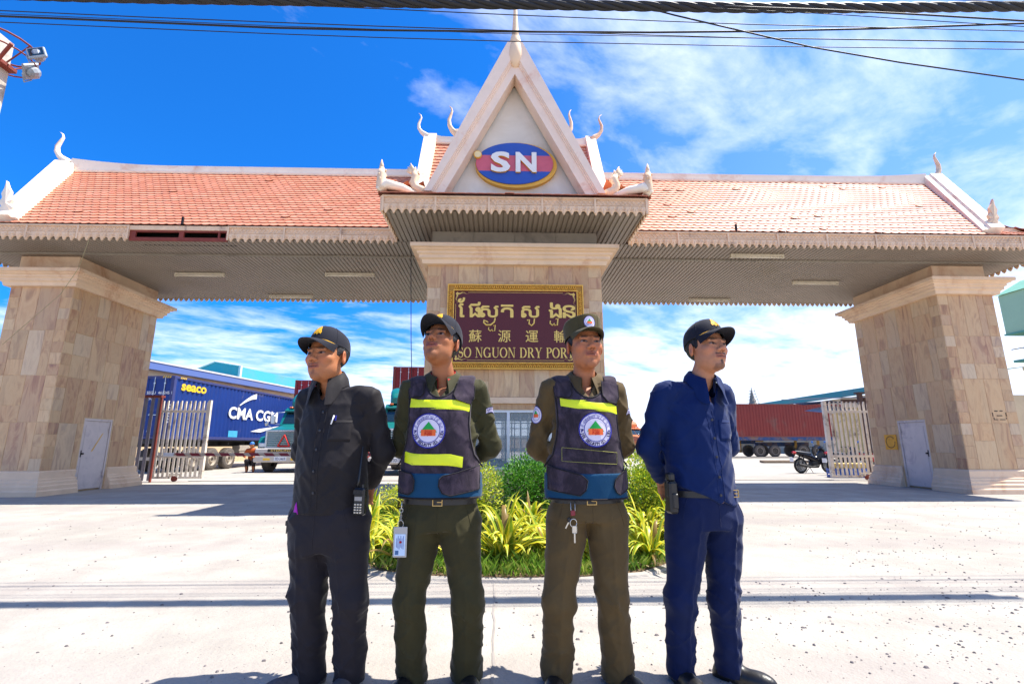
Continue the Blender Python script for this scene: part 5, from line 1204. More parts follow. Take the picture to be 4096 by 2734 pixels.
b.box(11.32, 12.58, 16.52, 16.98, 0.0, .02); b.obj('crate_side', pbr('blue_plastic', C('#1f52a6'), .4), t)
b = MB(); b.bbox(11.35, 12.4, 16.55, 16.95, .31, .48, .02); b.obj('yellow_box', pbr('yellow_board', C('#c9a956'), .6), t)
t = thing('scrap_plank', 'thin weathered plank lying on the yard concrete left of the motorcycles', 'plank', (17.2, 30, 0)); b = MB()
for i in range(3): b.bbox(15.9 + i * .2, 18.6 + i * .3, 29.5 + i * .45, 29.9 + i * .45, .01, .09 + .02 * i, .01)
b.obj('boards', pbr('old_wood', C('#6b5a48'), .9, var=.3), t)
# tarpaulin-free yard bits: yellow notice on the right pillar, mark on its front
t = thing('notice_sign', 'yellow square notice with a ring of lettering on the right pillar', 'sign', (10.81, 13.4, 1.1)); b = MB()
b.box(10.795, 10.815, 13.18, 13.58, .96, 1.36); b.obj('panel', pbr('yellow_notice', C('#d99a1c'), .6), t)
b = MB()
for k in range(26):
    a = 2 * math.pi * k / 26
    if .4 < k / 26 < .47: continue
    cy_, cz_ = 13.38 + .15 * math.cos(a), 1.16 + .15 * math.sin(a); b.box(10.791, 10.794, cy_ - .012, cy_ + .012, cz_ - .012, cz_ + .012)
b.obj('lettering', M_BROWN, t)
t = thing('painted_mark', 'black stencilled bracket mark on the front of the right pillar', 'marking', (11.75, 11.25, 1.75)); b = MB()
for (a, c, d, e) in ((-.10, -.02, .14, .16), (.03, .10, .14, .16), (-.16, -.145, .02, .11), (.16, .175, .02, .11), (-.06, .07, .03, .05), (-.13, -.05, -.06, -.045), (.0, .13, -.06, -.045), (-.145, -.13, -.06, 0), (.15, .165, -.04, .0)): b.box(11.80 + a, 11.80 + c, 11.2555, 11.259, 1.72 + d, 1.72 + e)
b.obj('strokes', M_BLACK, t)

# ---------------------------------------------------------------- floodlight pole and overhead cables
t = thing('floodlight_pole', 'tall tapered concrete pole carrying two floodlights on a ring bracket at the top left', 'lamp post', (-9.35, 8, 0))
b = MB(); b.prism([(-9.60, 0), (-9.08, 0), (-9.16, 7.4), (-9.20, 8.5), (-9.45, 8.5), (-9.50, 7.4)], 'y', 7.86, 8.14); b.obj('pole', pbr('concrete_pole', C('#bdb5aa'), .85, var=.1, dirt=C('#8d8478'), dirt_amt=.3), t)
b = MB(); P_ = [( -9.3 + .55 * math.cos(a), 8 + .55 * math.sin(a), 8.35) for a in [2 * math.pi * i / 20 for i in range(21)]]; b.tube(P_, .018, 6); P_ = [(x, y, 8.12) for x, y, z in P_]; b.tube(P_, .014, 6)
for i in range(0, 20, 4): a = 2 * math.pi * i / 20; b.tube([(-9.3 + .16 * math.cos(a), 8 + .16 * math.sin(a), 7.95), (-9.3 + .55 * math.cos(a), 8 + .55 * math.sin(a), 8.35)], .014, 5)
b.bbox(-9.5, -9.05, 7.83, 8.17, 7.88, 7.96, .01); b.tube([(-9.1, 7.85, 7.9), (-8.75, 7.7, 8.12)], .03, 6); b.obj('bracket', M_RUST, t)
M_LAMPG = pbr('lamp_housing', C('#8c949c'), .5, .4); 
for (cx_, cy_, cz_, ry, rz_) in ((-8.60, 8.0, 8.20, 28, 20), (-8.90, 8.25, 8.02, 40, -60)):
    M = Matrix.Translation((cx_, cy_, cz_)) @ Matrix.Rotation(rad(rz_), 4, 'Z') @ Matrix.Rotation(rad(-ry), 4, 'Y') @ Matrix.Rotation(rad(-25), 4, 'X') @ Matrix.Scale(.85, 4)
    b = MB(); b.bbox(-.17, .17, -.03, .03, -.2, .2, .02, 0, M); b.ball((0, .05, 0), (.13, .12, .16), 10, 0, M); b.tube([tuple(M @ Vector((-.19, 0, 0))), tuple(M @ Vector((-.19, .05, -.25))), tuple(M @ Vector((.0, .05, -.27)))], .012, 5)
    fl = b.obj('floodlight', M_LAMPG, t); b = MB(); b.box(-.13, .13, -.036, -.031, -.15, .15, 0, M); b.box(-.06, .08, -.040, -.037, -.08, .07, 1, M); b.obj('lens', [M_DGLASS, M_CHROME], fl)
M_CABLE = pbr('black_cable', C('#15151a'), .6)
CABLES = [
    (0.005, [(-8.851, 4.3, 5.725), (-2.853, 4.3, 5.581), (-1.308, 4.3, 5.544), (0.122, 4.3, 5.507), (1.581, 4.3, 5.477), (2.651, 4.3, 5.461), (5.649, 4.3, 5.459), (11.649, 4.3, 5.455)], 'thin cable just below the thick twisted bundle'),
    (0.005, [(-11.14, 4.35, 5.613), (-5.142, 4.35, 5.458), (-3.752, 4.35, 5.422), (-2.345, 4.35, 5.394), (-1.311, 4.35, 5.377), (0.123, 4.35, 5.361), (1.588, 4.35, 5.346), (2.664, 4.35, 5.34), (5.684, 4.35, 5.371), (11.684, 4.35, 5.433)], 'thin cable above the thick black cable'),
    (0.011, [(-11.421, 4.6, 5.769), (-5.422, 4.6, 5.638), (-3.957, 4.6, 5.606), (-2.473, 4.6, 5.57), (-1.383, 4.6, 5.571), (0.13, 4.6, 5.593), (1.682, 4.6, 5.626), (2.826, 4.6, 5.671), (4.284, 4.6, 5.748), (6.067, 4.6, 5.87), (12.053, 4.6, 6.28)], 'thick straight black cable crossing the spire'),
    (0.0035, [(-11.308, 4.5, 5.713), (-5.31, 4.5, 5.568), (-2.422, 4.5, 5.498), (0.127, 4.5, 5.467), (2.756, 4.5, 5.483), (5.878, 4.5, 5.509), (11.878, 4.5, 5.559)], 'hair thin line running beside the thick black cable'),
    (0.005, [(-11.522, 4.7, 5.803), (-5.524, 4.7, 5.658), (-4.031, 4.7, 5.622), (-2.519, 4.7, 5.588), (-1.408, 4.7, 5.572), (0.133, 4.7, 5.561), (1.709, 4.7, 5.566), (2.867, 4.7, 5.57), (6.118, 4.7, 5.611), (12.118, 4.7, 5.687)], 'lowest thin cable, crossing just above the gable peak'),
    (0.008, [(0.938, 4.2, 5.696), (1.139, 4.2, 5.639), (1.809, 4.2, 5.448), (2.578, 4.2, 5.255), (3.215, 4.2, 5.097), (4.111, 4.2, 4.94), (5.385, 4.2, 4.763), (11.328, 4.2, 3.937)], 'cable sloping steeply down to the right'),
    (0.009, [(2.22, 4.0, 5.361), (2.486, 4.0, 5.358), (3.374, 4.0, 5.348), (4.266, 4.0, 5.32), (5.282, 4.0, 5.278), (11.277, 4.0, 5.03)], 'medium cable branching from the twisted bundle to the right'),
    (0.004, [(2.029, 4.05, 5.391), (2.259, 4.05, 5.385), (3.025, 4.05, 5.366), (3.537, 4.05, 5.344), (4.308, 4.05, 5.306), (5.333, 4.05, 5.26), (11.327, 4.05, 4.991)], 'thin cable dropping away below the branching cable'),
    (0.004, [(3.943, 3.95, 5.472), (4.248, 3.95, 5.465), (5.264, 3.95, 5.442), (11.262, 3.95, 5.306)], 'thin line in the top right corner'),
]
BUNDLE = [(-5.361, 4.1, 5.404), (-4.17, 4.1, 5.394), (-3.45, 4.1, 5.395), (-2.236, 4.1, 5.408), (-1.252, 4.1, 5.414), (0.116, 4.1, 5.428), (1.517, 4.1, 5.446), (2.548, 4.1, 5.458), (3.858, 4.1, 5.497), (5.454, 4.1, 5.562), (6.559, 4.1, 5.614)]

for r, P, lab in CABLES:
    b = MB(); b.tube(P, r, 6); o = b.obj('overhead_cable', M_CABLE, None, True); tag(o, lab, 'cable', 'overhead cables')
# twisted bundle: four strands wound round one another along the same line
def resample(P, n):
    P = [Vector(p) for p in P]; L = [0]
    for i in range(1, len(P)): L.append(L[-1] + (P[i] - P[i - 1]).length)
    out = []; j = 0
    for i in range(n + 1):
        s = L[-1] * i / n
        while j < len(P) - 2 and L[j + 1] < s: j += 1
        out.append((P[j].lerp(P[j + 1], (s - L[j]) / (L[j + 1] - L[j])), s))
    return out
RS = resample(BUNDLE, 260); b = MB()
for k in range(4):
    pts = []
    for p, s in RS:
        a = s * 8.2 + k * math.pi / 2; pts.append(p + Vector((0, math.cos(a) * .024, math.sin(a) * .024)))
    b.tube(pts, .026, 6)
o = b.obj('overhead_cable', M_CABLE, None, True); tag(o, 'thick twisted bundle of black cables along the top edge of the sky', 'cable', 'overhead cables')
b = MB()  # extra bundle added above the view to thicken the cable shadow on the ground
for k in range(3):
    b.tube([p + Vector((0, .085 + math.cos(s * 6 + k * 2.1) * .016, .27 + math.sin(s * 6 + k * 2.1) * .016)) for p, s in RS], .02, 6)
o = b.obj('overhead_cable', M_CABLE, None, True); tag(o, 'added twisted bundle out of view above the thick one, widening its ground shadow', 'cable', 'overhead cables')
b = MB(); b.tube([(-1.9, 9.9, 5.4), (-1.85, 9.8, 4.6), (-1.78, 9.75, 3.2), (-1.70, 9.7, 2.0), (-1.66, 9.7, .02)], .008, 6); o = b.obj('hanging_wire', M_CABLE, None, True); tag(o, 'thin wire hanging down beside the left edge of the centre pillar', 'wire')
b = MB(); b.tube([(-8.85, 10.1, 5.45), (-9.4, 10.6, 4.95), (-10.0, 10.95, 4.45), (-11.2, 11.1, 3.3)], .006, 6); o = b.obj('hanging_wire', pbr('tan_cord', C('#a39672'), .8), None, True); tag(o, 'pale cord slanting from the left eave across the pillar cornice', 'wire')
# ================================================================ planted island in front of the centre pillar
BED = [(-1.05, 4.62), (-.55, 4.42), (0.1, 4.34), (.75, 4.36), (1.25, 4.50), (1.75, 4.95), (2.25, 6.0), (2.75, 7.6), (2.95, 9.0), (2.9, 9.5), (-2.1, 9.5), (-2.05, 8.2), (-1.9, 6.9), (-1.55, 5.5)]
def inbed(x, y, m=0.):
    c = False; n = len(BED)
    for i in range(n):
        (x0, y0), (x1, y1) = BED[i], BED[(i + 1) % n]
        if (y0 > y) != (y1 > y) and x < (x1 - x0) * (y - y0) / (y1 - y0) + x0: c = not c
    return c
M_SOIL = pbr('dry_soil', C('#6a543e'), .95, var=.3, vs=9, bs=60, bump=.5)
M_KERB = pbr('kerb_concrete', C('#bdb3a8'), .9, var=.08, dirt=C('#8e8378'), dirt_amt=.3)
cxb, cyb = .35, 6.9
b = MB(); out = [(cxb + (x - cxb) * 1.035, cyb + (y - cyb) * 1.03) for x, y in BED]; n = len(BED)
P = [[(x, y, .0) for x, y in out], [(cxb + (x - cxb) * 1.03, cyb + (y - cyb) * 1.025, .018) for x, y in BED], [(x, y, .022) for x, y in BED], [(x, y, .0) for x, y in BED]]
b.grid(P, 0, True); t = thing('planter_bed', 'low kerbed planting island in front of the centre pillar', 'planter', (cxb, cyb, 0)); b.obj('kerb_rim', G_GROUND, t)
b = MB(); b.add([(x, y, .018) for x, y in BED], [tuple(range(n))]); b.obj('soil', M_SOIL, t)

def m_leaf(name, rough=.45, trans=.25):
    t = NT(name); c = t.attr('tint'); n = t.noise(30, 2); c = t.mix(t.math('MULTIPLY', n, .25), c, mixc((.1, .12, .02), (0, 0, 0), 0)[:3] + (1,))
    t.set(c, rough, 0, .4); p = t.p; L = t.L; tr = t.N.new('ShaderNodeBsdfTranslucent'); L.new(c, tr.inputs[0]); mx = t.N.new('ShaderNodeMixShader'); mx.inputs[0].default_value = trans
    out = t.N.get('Material Output'); L.new(p.outputs[0], mx.inputs[1]); L.new(tr.outputs[0], mx.inputs[2]); L.new(mx.outputs[0], out.inputs[0]); return t.m
M_LEAF = m_leaf('bush_leaf'); M_BLADE = m_leaf('variegated_blade', .4, .3); M_GRASS = m_leaf('grass_blade', .6, .3)
M_TWIG = pbr('twig_bark', C('#5a4632'), .9)
class PB:
    def __init__(s): s.b = MB(); s.t = []
    def leaf(s, p, d, up, l, w, col):
        sd = d.cross(up); sd = sd.normalized() if sd.length > 1e-5 else Vector((1, 0, 0)); nn = sd.cross(d).normalized()
        s.b.add([tuple(p), tuple(p + d * l * .45 + sd * w * .5 + nn * w * .12), tuple(p + d * l), tuple(p + d * l * .45 - sd * w * .5 + nn * w * .12)], [(0, 1, 2, 3)]); s.t += [col] * 4
def bush(x, y, rx, ry, h, seed, cols, lab, leaf=.032, N=9000):
    r = random.Random(seed); t = thing('shrub', lab, 'shrub', (x, y, .03), 0, 'clipped shrubs in the planted island'); p = PB()
    lobes = [(r.uniform(-.5, .5) * rx, r.uniform(-.5, .5) * ry, h * r.uniform(.35, .75), r.uniform(.42, .62)) for _ in range(9)] + [(0, 0, h * .5, .8)]
    cl = [C(c) for c in cols]
    for i in range(N):
        lx, ly, lz, lr = r.choice(lobes); u = r.gauss(0, 1); v = r.gauss(0, 1); w = r.gauss(0, 1); m = math.sqrt(u * u + v * v + w * w) or 1; u, v, w = u / m, v / m, w / m
        rr = lr * (1 - .35 * r.random() ** 2.2) + (.10 if r.random() < .06 else 0)
        q = Vector((x + lx + u * rr * rx, y + ly + v * rr * ry, .05 + lz + w * rr * h * .62))
        if q.z < .07 or q.z > h * 1.22: continue
        d = (Vector((u, v, w * .6 + .35)) + Vector((r.gauss(0, .45), r.gauss(0, .45), r.gauss(0, .45)))).normalized()
        c = r.choice(cl); k = r.uniform(.75, 1.2); l = leaf * r.uniform(.7, 1.35)
        p.leaf(q, d, Vector((r.gauss(0, .5), r.gauss(0, .5), 1)), l, l * .5, (c[0] * k, c[1] * k, c[2] * k, 1))
    o = p.b.obj('foliage', M_LEAF, t, cols={'tint': p.t})
    b = MB()
    for i in range(14):
        a = r.uniform(0, 6.28); e = Vector((x + math.cos(a) * rx * .6, y + math.sin(a) * ry * .6, h * r.uniform(.5, .9))); s0 = Vector((x + r.uniform(-.05, .05), y + r.uniform(-.05, .05), .03))
        b.tube([tuple(s0), tuple(s0.lerp(e, .5) + Vector((0, 0, .06))), tuple(e)], [.014, .009, .004], 5)
    b.obj('stem', M_TWIG, t); return t
YG = ['#cfd032', '#b9c82c', '#dcd944', '#a5ba2a', '#8fae2c']; DG = ['#3a7a22', '#4c9029', '#2c6419', '#76ab34', '#5a9a2c']
bush(-.30, 6.5, .44, .42, .90, 1, YG, 'yellow green clipped shrub partly behind the guard with two yellow tapes', .033, 9500)
bush(.42, 6.9, .55, .45, .90, 2, DG, 'dark green glossy shrub between the two vested guards', .036, 11000)
bush(1.15, 7.2, .42, .42, .84, 3, DG, 'dark green shrub hidden behind the guard in the olive cap', .034, 2500)
bush(1.92, 6.5, .54, .48, .93, 4, YG + ['#6f9a2c', '#86a52e'], 'bright yellow green shrub to the right of the olive capped guard', .036, 10000)
bush(-1.55, 7.9, .30, .3, .42, 5, YG, 'small yellow green shrub at the left edge of the island', .032, 1600)
bush(2.35, 8.3, .40, .4, .7, 6, DG, 'green shrub at the rear right of the island', .034, 2000)

def blade_plant(x, y, size, n, seed, lab):
    r = random.Random(seed); t = PB(); b = t.b
    ye, gr, yl = C('#f5df2c'), C('#7fa22a'), C('#f8ea6e')
    base = Vector((x, y, .04))
    for i in range(n):
        a = r.uniform(0, 6.283); el = rad(r.uniform(22, 80)); L = size * r.uniform(.7, 1.2); w = .023 * size / .5 * r.uniform(.8, 1.25) * (1.25 if r.random() < .3 else 1)
        d = Vector((math.cos(a) * math.cos(el), math.sin(a) * math.cos(el), math.sin(el))); p = base + Vector((r.gauss(0, .03), r.gauss(0, .03), r.uniform(0, .10)))
        side = Vector((-math.sin(a), math.cos(a), 0)); k = 9; droop = r.uniform(2.6, 7.0); rows = []; kk = r.uniform(.85, 1.15)
        for j in range(k + 1):
            f = j / k; ww = w * (min(1, .55 + f * 1.6) if f < .4 else 1.0) * (1 - max(0, (f - .45) / .55) ** 1.6) + .0006
            nn = side.cross(d).normalized(); rows.append([tuple(p - side * ww + nn * ww * .35), tuple(p - side * ww * .30), tuple(p + side * ww * .30), tuple(p + side * ww + nn * ww * .35)])
            p = p + d * (L / k); d = (d + Vector((0, 0, -1)) * droop * f / k * 1.15).normalized()
        b.grid(rows)
        dead = r.random() < .05
        for j in range(k + 1):
            for q in range(4):
                c = (gr if q in (1, 2) else ye) if r.random() > .15 else yl
                if dead: c = C('#9a7b45')
                t.t.append((c[0] * kk, c[1] * kk, c[2] * kk, 1))
    o = b.obj('variegated_plant', M_BLADE, None, True, cols={'tint': t.t}); tag(o, lab, 'plant', 'yellow striped strap leaved plants'); return o
PL = [(.05, 4.78, .56, 60, 'largest yellow striped plant, at the front edge between the two vested guards'), (.34, 5.75, .56, 50, 'yellow striped plant rising above the front one between the two vested guards'),
      (-1.28, 5.15, .52, 60, 'yellow striped plant in front, right beside the left guard in black'), (-1.55, 6.1, .52, 46, 'yellow striped plant behind the one beside the left guard in black'),
      (-.95, 5.6, .5, 40, 'yellow striped plant mostly behind the guard with two yellow tapes'), (-.55, 4.95, .46, 40, 'yellow striped plant hidden behind the legs of the guard with two yellow tapes'),
      (.86, 4.75, .42, 46, 'low yellow striped plant seen between the legs of the olive capped guard'), (1.05, 5.7, .5, 40, 'yellow striped plant behind the olive capped guard'),
      (1.62, 5.6, .50, 56, 'yellow striped plant spreading left of the guard in navy blue'), (2.1, 6.5, .58, 56, 'tall yellow striped plant close to the elbow of the guard in navy blue'),
      (1.42, 4.82, .46, 46, 'front right yellow striped plant between the olive capped guard and the guard in navy blue'), (1.95, 5.55, .5, 46, 'yellow striped plant half hidden by the hip of the guard in navy blue'),
      (-.88, 4.72, .44, 40, 'front left yellow striped plant beside the legs of the guard with two yellow tapes'), (.46, 5.08, .48, 44, 'middle yellow striped plant just right of the largest one'), (-1.62, 5.6, .48, 40, 'yellow striped plant at the left rim of the island'), (1.32, 6.1, .5, 40, 'yellow striped plant in front of the bright right shrub'),
      (-1.8, 7.3, .5, 34, 'rear yellow striped plant at the left side of the island'), (2.5, 7.4, .5, 34, 'rear yellow striped plant at the right side of the island')]
for i, (x, y, s_, n_, lab) in enumerate(PL): blade_plant(x, y, s_ * 1.04, int(n_ * .85), 50 + i, lab)
# grass: uncountable
r = random.Random(77); p = PB(); G1, G2, G3 = C('#6f9c2a'), C('#90b536'), C('#aebd4c')
i = 0
while i < 15000:
    x = r.uniform(-2.1, 2.9); y = 4.3 + 4.8 * r.random() ** 1.7
    if not inbed(x, y): continue
    i += 1; h = r.uniform(.03, .15) * (1.35 if r.random() < .1 else 1); a = r.uniform(0, 6.28); d = Vector((math.cos(a) * .35, math.sin(a) * .35, 1)).normalized(); w_ = r.uniform(.002, .0045)
    s0 = Vector((x, y, .03)); m = s0 + d * h * .6; e = m + (d + Vector((math.cos(a), math.sin(a), 0)) * .8).normalized() * h * .5; sd_ = Vector((-math.sin(a), math.cos(a), 0)) * w_
    p.b.add([tuple(s0 - sd_), tuple(s0 + sd_), tuple(m + sd_ * .8), tuple(e), tuple(m - sd_ * .8)], [(0, 1, 2, 3, 4)]); c = r.choice((G1, G2, G3)); k = r.uniform(.7, 1.2); p.t += [(c[0] * k, c[1] * k, c[2] * k, 1)] * 5
o = p.b.obj('grass', M_GRASS, cols={'tint': p.t}); tag(o, 'short bright green grass growing between the plants of the island', 'grass'); o['kind'] = 'stuff'
p = PB()
for i in range(260):
    x = r.uniform(-1.2, 1.6); y = 4.36 + abs(r.gauss(0, .12)) + .12 * abs(x - .2); z = .055 + r.random() * .03; a = r.uniform(0, 6.28); c = C(r.choice(['#7d6345', '#a58a5e', '#5e4a36', '#b9a27a']))
    p.leaf(Vector((x, y, z)), Vector((math.cos(a), math.sin(a), r.uniform(-.1, .5))).normalized(), Vector((0, 0, 1)), r.uniform(.03, .09), r.uniform(.008, .02), c)
o = p.b.obj('dry_leaf_litter', M_GRASS, cols={'tint': p.t}); tag(o, 'dry brown leaves and twigs along the front rim of the island', 'leaf litter'); o['kind'] = 'stuff'
# ================================================================ people: signed-distance bodies and clothes turned into meshes
_L = np.random.RandomState(3).rand(32, 32, 32).astype(np.float32)
def vnoise(X, Y, Z):
    xi, yi, zi = np.floor(X), np.floor(Y), np.floor(Z); fx, fy, fz = X - xi, Y - yi, Z - zi
    xi, yi, zi = xi.astype(np.int32) & 31, yi.astype(np.int32) & 31, zi.astype(np.int32) & 31
    fx, fy, fz = fx * fx * (3 - 2 * fx), fy * fy * (3 - 2 * fy), fz * fz * (3 - 2 * fz); x1, y1, z1 = (xi + 1) & 31, (yi + 1) & 31, (zi + 1) & 31
    a = _L[xi, yi, zi] * (1 - fx) + _L[x1, yi, zi] * fx; b = _L[xi, y1, zi] * (1 - fx) + _L[x1, y1, zi] * fx
    c = _L[xi, yi, z1] * (1 - fx) + _L[x1, yi, z1] * fx; d = _L[xi, y1, z1] * (1 - fx) + _L[x1, y1, z1] * fx
    return (a * (1 - fy) + b * fy) * (1 - fz) + (c * (1 - fy) + d * fy) * fz
def smin(a, b, k):
    h = np.clip(.5 + .5 * (b - a) / k, 0, 1); return b + (a - b) * h - k * h * (1 - h)
def smax(a, b, k): return -smin(-a, -b, k)
def ell(P, c, r, rz=0.):
    x, y, z = P[0] - c[0], P[1] - c[1], P[2] - c[2]
    if rz: cs, sn = math.cos(rz), math.sin(rz); x, y = x * cs + y * sn, -x * sn + y * cs
    k0 = np.sqrt((x / r[0]) ** 2 + (y / r[1]) ** 2 + (z / r[2]) ** 2); k1 = np.sqrt((x / r[0] ** 2) ** 2 + (y / r[1] ** 2) ** 2 + (z / r[2] ** 2) ** 2)
    return k0 * (k0 - 1) / np.maximum(k1, 1e-6)
def cap(P, a, b, ra, rb, sy=1.0):
    ax, ay, az = a; dx, dy, dz = b[0] - ax, b[1] - ay, b[2] - az; L = dx * dx + dy * dy + dz * dz + 1e-9
    x, y, z = P[0] - ax, P[1] - ay, P[2] - az; t = np.clip((x * dx + y * dy + z * dz) / L, 0, 1)
    return np.sqrt((x - t * dx) ** 2 + ((y - t * dy) / sy) ** 2 + (z - t * dz) ** 2) - (ra + (rb - ra) * t)
def chain(P, pts, rs, k=.02, sy=1.0):
    d = None
    for i in range(len(pts) - 1):
        e = cap(P, pts[i], pts[i + 1], rs[i], rs[i + 1], sy); d = e if d is None else smin(d, e, k)
    return d
def prof(P, zs, A, B, CY, CX=None):
    """stack of ellipses: half width A, half depth B, centre CY at heights zs"""
    z = P[2]; a = np.interp(z, zs, A); b = np.interp(z, zs, B); c = np.interp(z, zs, CY); cx = np.interp(z, zs, CX) if CX is not None else 0
    k = np.sqrt(((P[0] - cx) / a) ** 2 + ((P[1] - c) / b) ** 2); d = (k - 1) * np.minimum(a, b)
    return np.maximum(np.maximum(d, zs[0] - z), z - zs[-1])
def rbox2(u, v, hu, hv, r):
    qx, qy = np.abs(u) - hu + r, np.abs(v) - hv + r
    return np.sqrt(np.maximum(qx, 0) ** 2 + np.maximum(qy, 0) ** 2) + np.minimum(np.maximum(qx, qy), 0) - r
def axes(segs):
    out = []
    for (a, b, h) in segs: n = max(1, int(round((b - a) / h))); out += list(np.linspace(a, b, n, endpoint=False))
    out.append(segs[-1][1]); return np.array(out, dtype=np.float32)
def nets(fn, xs, ys, zs):
    X, Y, Z = np.meshgrid(xs, ys, zs, indexing='ij'); F = fn((X, Y, Z)).astype(np.float32); del X, Y, Z
    s = F < 0; n = [len(xs), len(ys), len(zs)]
    cnt = np.zeros((n[0] - 1, n[1] - 1, n[2] - 1), np.int8)
    for i in (0, 1):
        for j in (0, 1):
            for k in (0, 1): cnt += s[i:n[0] - 1 + i, j:n[1] - 1 + j, k:n[2] - 1 + k]
    I, J, K = np.nonzero((cnt > 0) & (cnt < 8)); m = len(I); acc = np.zeros((m, 3)); num = np.zeros(m)
    idx = -np.ones(cnt.shape, np.int64); idx[I, J, K] = np.arange(m)
    for ax in range(3):
        for p in (0, 1):
            for q in (0, 1):
                o = [0, 0, 0]; oth = [t for t in range(3) if t != ax]; o[oth[0]] = p; o[oth[1]] = q; o2 = list(o); o2[ax] = 1
                f0 = F[I + o[0], J + o[1], K + o[2]]; f1 = F[I + o2[0], J + o2[1], K + o2[2]]; c = (f0 < 0) != (f1 < 0)
                t = np.where(c, f0 / np.where(np.abs(f0 - f1) < 1e-12, 1, f0 - f1), 0); v = np.zeros((m, 3)); v[:, ax] = t; v[:, oth[0]] = p; v[:, oth[1]] = q
                acc[c] += v[c]; num[c] += 1
    acc /= np.maximum(num, 1)[:, None]
    V = np.stack([xs[I] + acc[:, 0] * (xs[I + 1] - xs[I]), ys[J] + acc[:, 1] * (ys[J + 1] - ys[J]), zs[K] + acc[:, 2] * (zs[K + 1] - zs[K])], 1)
    Q = []
    for ax in range(3):
        a, b = [t for t in range(3) if t != ax]; sl0 = [slice(1, -1)] * 3; sl1 = [slice(1, -1)] * 3; sl0[ax] = slice(0, -1); sl1[ax] = slice(1, None)
        c = s[tuple(sl0)] != s[tuple(sl1)]; w = np.nonzero(c); g = [w[0] + 1, w[1] + 1, w[2] + 1]; g[ax] = w[ax]; neg = s[g[0], g[1], g[2]]
        def at(da, db): h = [g[0].copy(), g[1].copy(), g[2].copy()]; h[a] -= da; h[b] -= db; return idx[h[0], h[1], h[2]]
        q = np.stack([at(0, 0), at(1, 0), at(1, 1), at(0, 1)], 1)
        flip = neg if ax != 1 else ~neg
        q[~flip] = q[~flip][:, ::-1]; Q.append(q)
    Q = np.concatenate(Q); Q = Q[(Q >= 0).all(1)]
    return V, Q
def sdf_obj(name, fn, ax, mat_, parent, xf=None, cols=None):
    V, Q = nets(fn, *ax); U = V if xf is None else (V @ xf[:3, :3].T + xf[:3, 3])
    c = {k: f(V) for k, f in cols.items()} if cols else None
    return mesh_obj(name, U, Q, mat_, parent, True, None, None, c)
def hit(fn, x, z, y0=-.5, off=0., sgn=1, it=46):
    """march rays along +y (sgn 1) from y0 to the surface"""
    x = np.asarray(x, float); z = np.asarray(z, float); y = np.full(x.shape, float(y0))
    for _ in range(it): y = np.minimum(y + sgn * np.clip(fn((x, y, z)), -.02, .06) * .8, .6)
    bad = y > .06                                       # rays that slid past the silhouette stay at the depth of its edge
    if bad.any(): y = np.where(bad, (y[~bad].max() if (~bad).any() else 0.), y)
    return y - sgn * off
def patch(b, outline, fn, off=.003, thick=.003, rows=10, cols_=10, m=0, y0=-.5, sgn=1):
    """a sheet with the given (x, z) outline laid on the surface fn, with a rim"""
    zs = [p[1] for p in outline]; z0, z1 = min(zs), max(zs); n = len(outline); G = []
    for i in range(rows + 1):
        z = z0 + (z1 - z0) * (i / rows * .998 + .001); xs_ = []
        for k in range(n):
            (xa, za), (xb, zb) = outline[k], outline[(k + 1) % n]
            if (za - z) * (zb - z) <= 0 and abs(za - zb) > 1e-9: xs_.append(xa + (xb - xa) * (z - za) / (zb - za))
        if len(xs_) < 2: xs_ = [outline[0][0]] * 2
        a, c = min(xs_), max(xs_); G.append([(a + (c - a) * j / cols_, z) for j in range(cols_ + 1)])
    A = np.array(G); Yh = hit(fn, A[..., 0], A[..., 1], y0, off + thick, sgn); Yl = Yh + sgn * (thick + .004)
    R_, C_ = rows + 1, cols_ + 1; vs = [(A[i, j, 0], Yh[i, j], A[i, j, 1]) for i in range(R_) for j in range(C_)]
    fs = [(i * C_ + j, i * C_ + j + 1, (i + 1) * C_ + j + 1, (i + 1) * C_ + j) for i in range(rows) for j in range(cols_)]
    rim = [(0, j) for j in range(C_)] + [(i, C_ - 1) for i in range(1, R_)] + [(R_ - 1, j) for j in range(C_ - 2, -1, -1)] + [(i, 0) for i in range(R_ - 2, 0, -1)]
    o = len(vs); vs += [(A[i, j, 0], Yl[i, j], A[i, j, 1]) for i, j in rim]; k = len(rim)
    fs += [(rim[q][0] * C_ + rim[q][1], o + q, o + (q + 1) % k, rim[(q + 1) % k][0] * C_ + rim[(q + 1) % k][1]) for q in range(k)]
    b.add(vs, fs, m)
def line(b, pts, fn, r=.0015, off=.001, n=4, sub=6, m=0, y0=-.5, sgn=1):
    xs_, zs_ = [], []
    for i in range(len(pts) - 1):
        for k in range(sub): t = k / sub; xs_.append(pts[i][0] * (1 - t) + pts[i + 1][0] * t); zs_.append(pts[i][1] * (1 - t) + pts[i + 1][1] * t)
    xs_.append(pts[-1][0]); zs_.append(pts[-1][1]); y = hit(fn, xs_, zs_, y0, off, sgn); b.tube(list(zip(xs_, y, zs_)), r, n, m)
def proj_text(b, s, fn, size, at, rot=0., off=.006, bold=.0, fit=None, m=0, align='LEFT'):
    v, f = text_mesh(s, size, bold, align)
    if not v: return
    if fit: x0, x1 = min(p[0] for p in v), max(p[0] for p in v); k = fit / (x1 - x0); v = [((p[0] - x0) * k, p[1] * k) for p in v]
    c, s_ = math.cos(rot), math.sin(rot); P = [(at[0] + p[0] * c - p[1] * s_, at[1] + p[0] * s_ + p[1] * c) for p in v]
    y = hit(fn, [p[0] for p in P], [p[1] for p in P], -.5, off); b.add([(p[0], yy, p[1]) for p, yy in zip(P, y)], f, m)

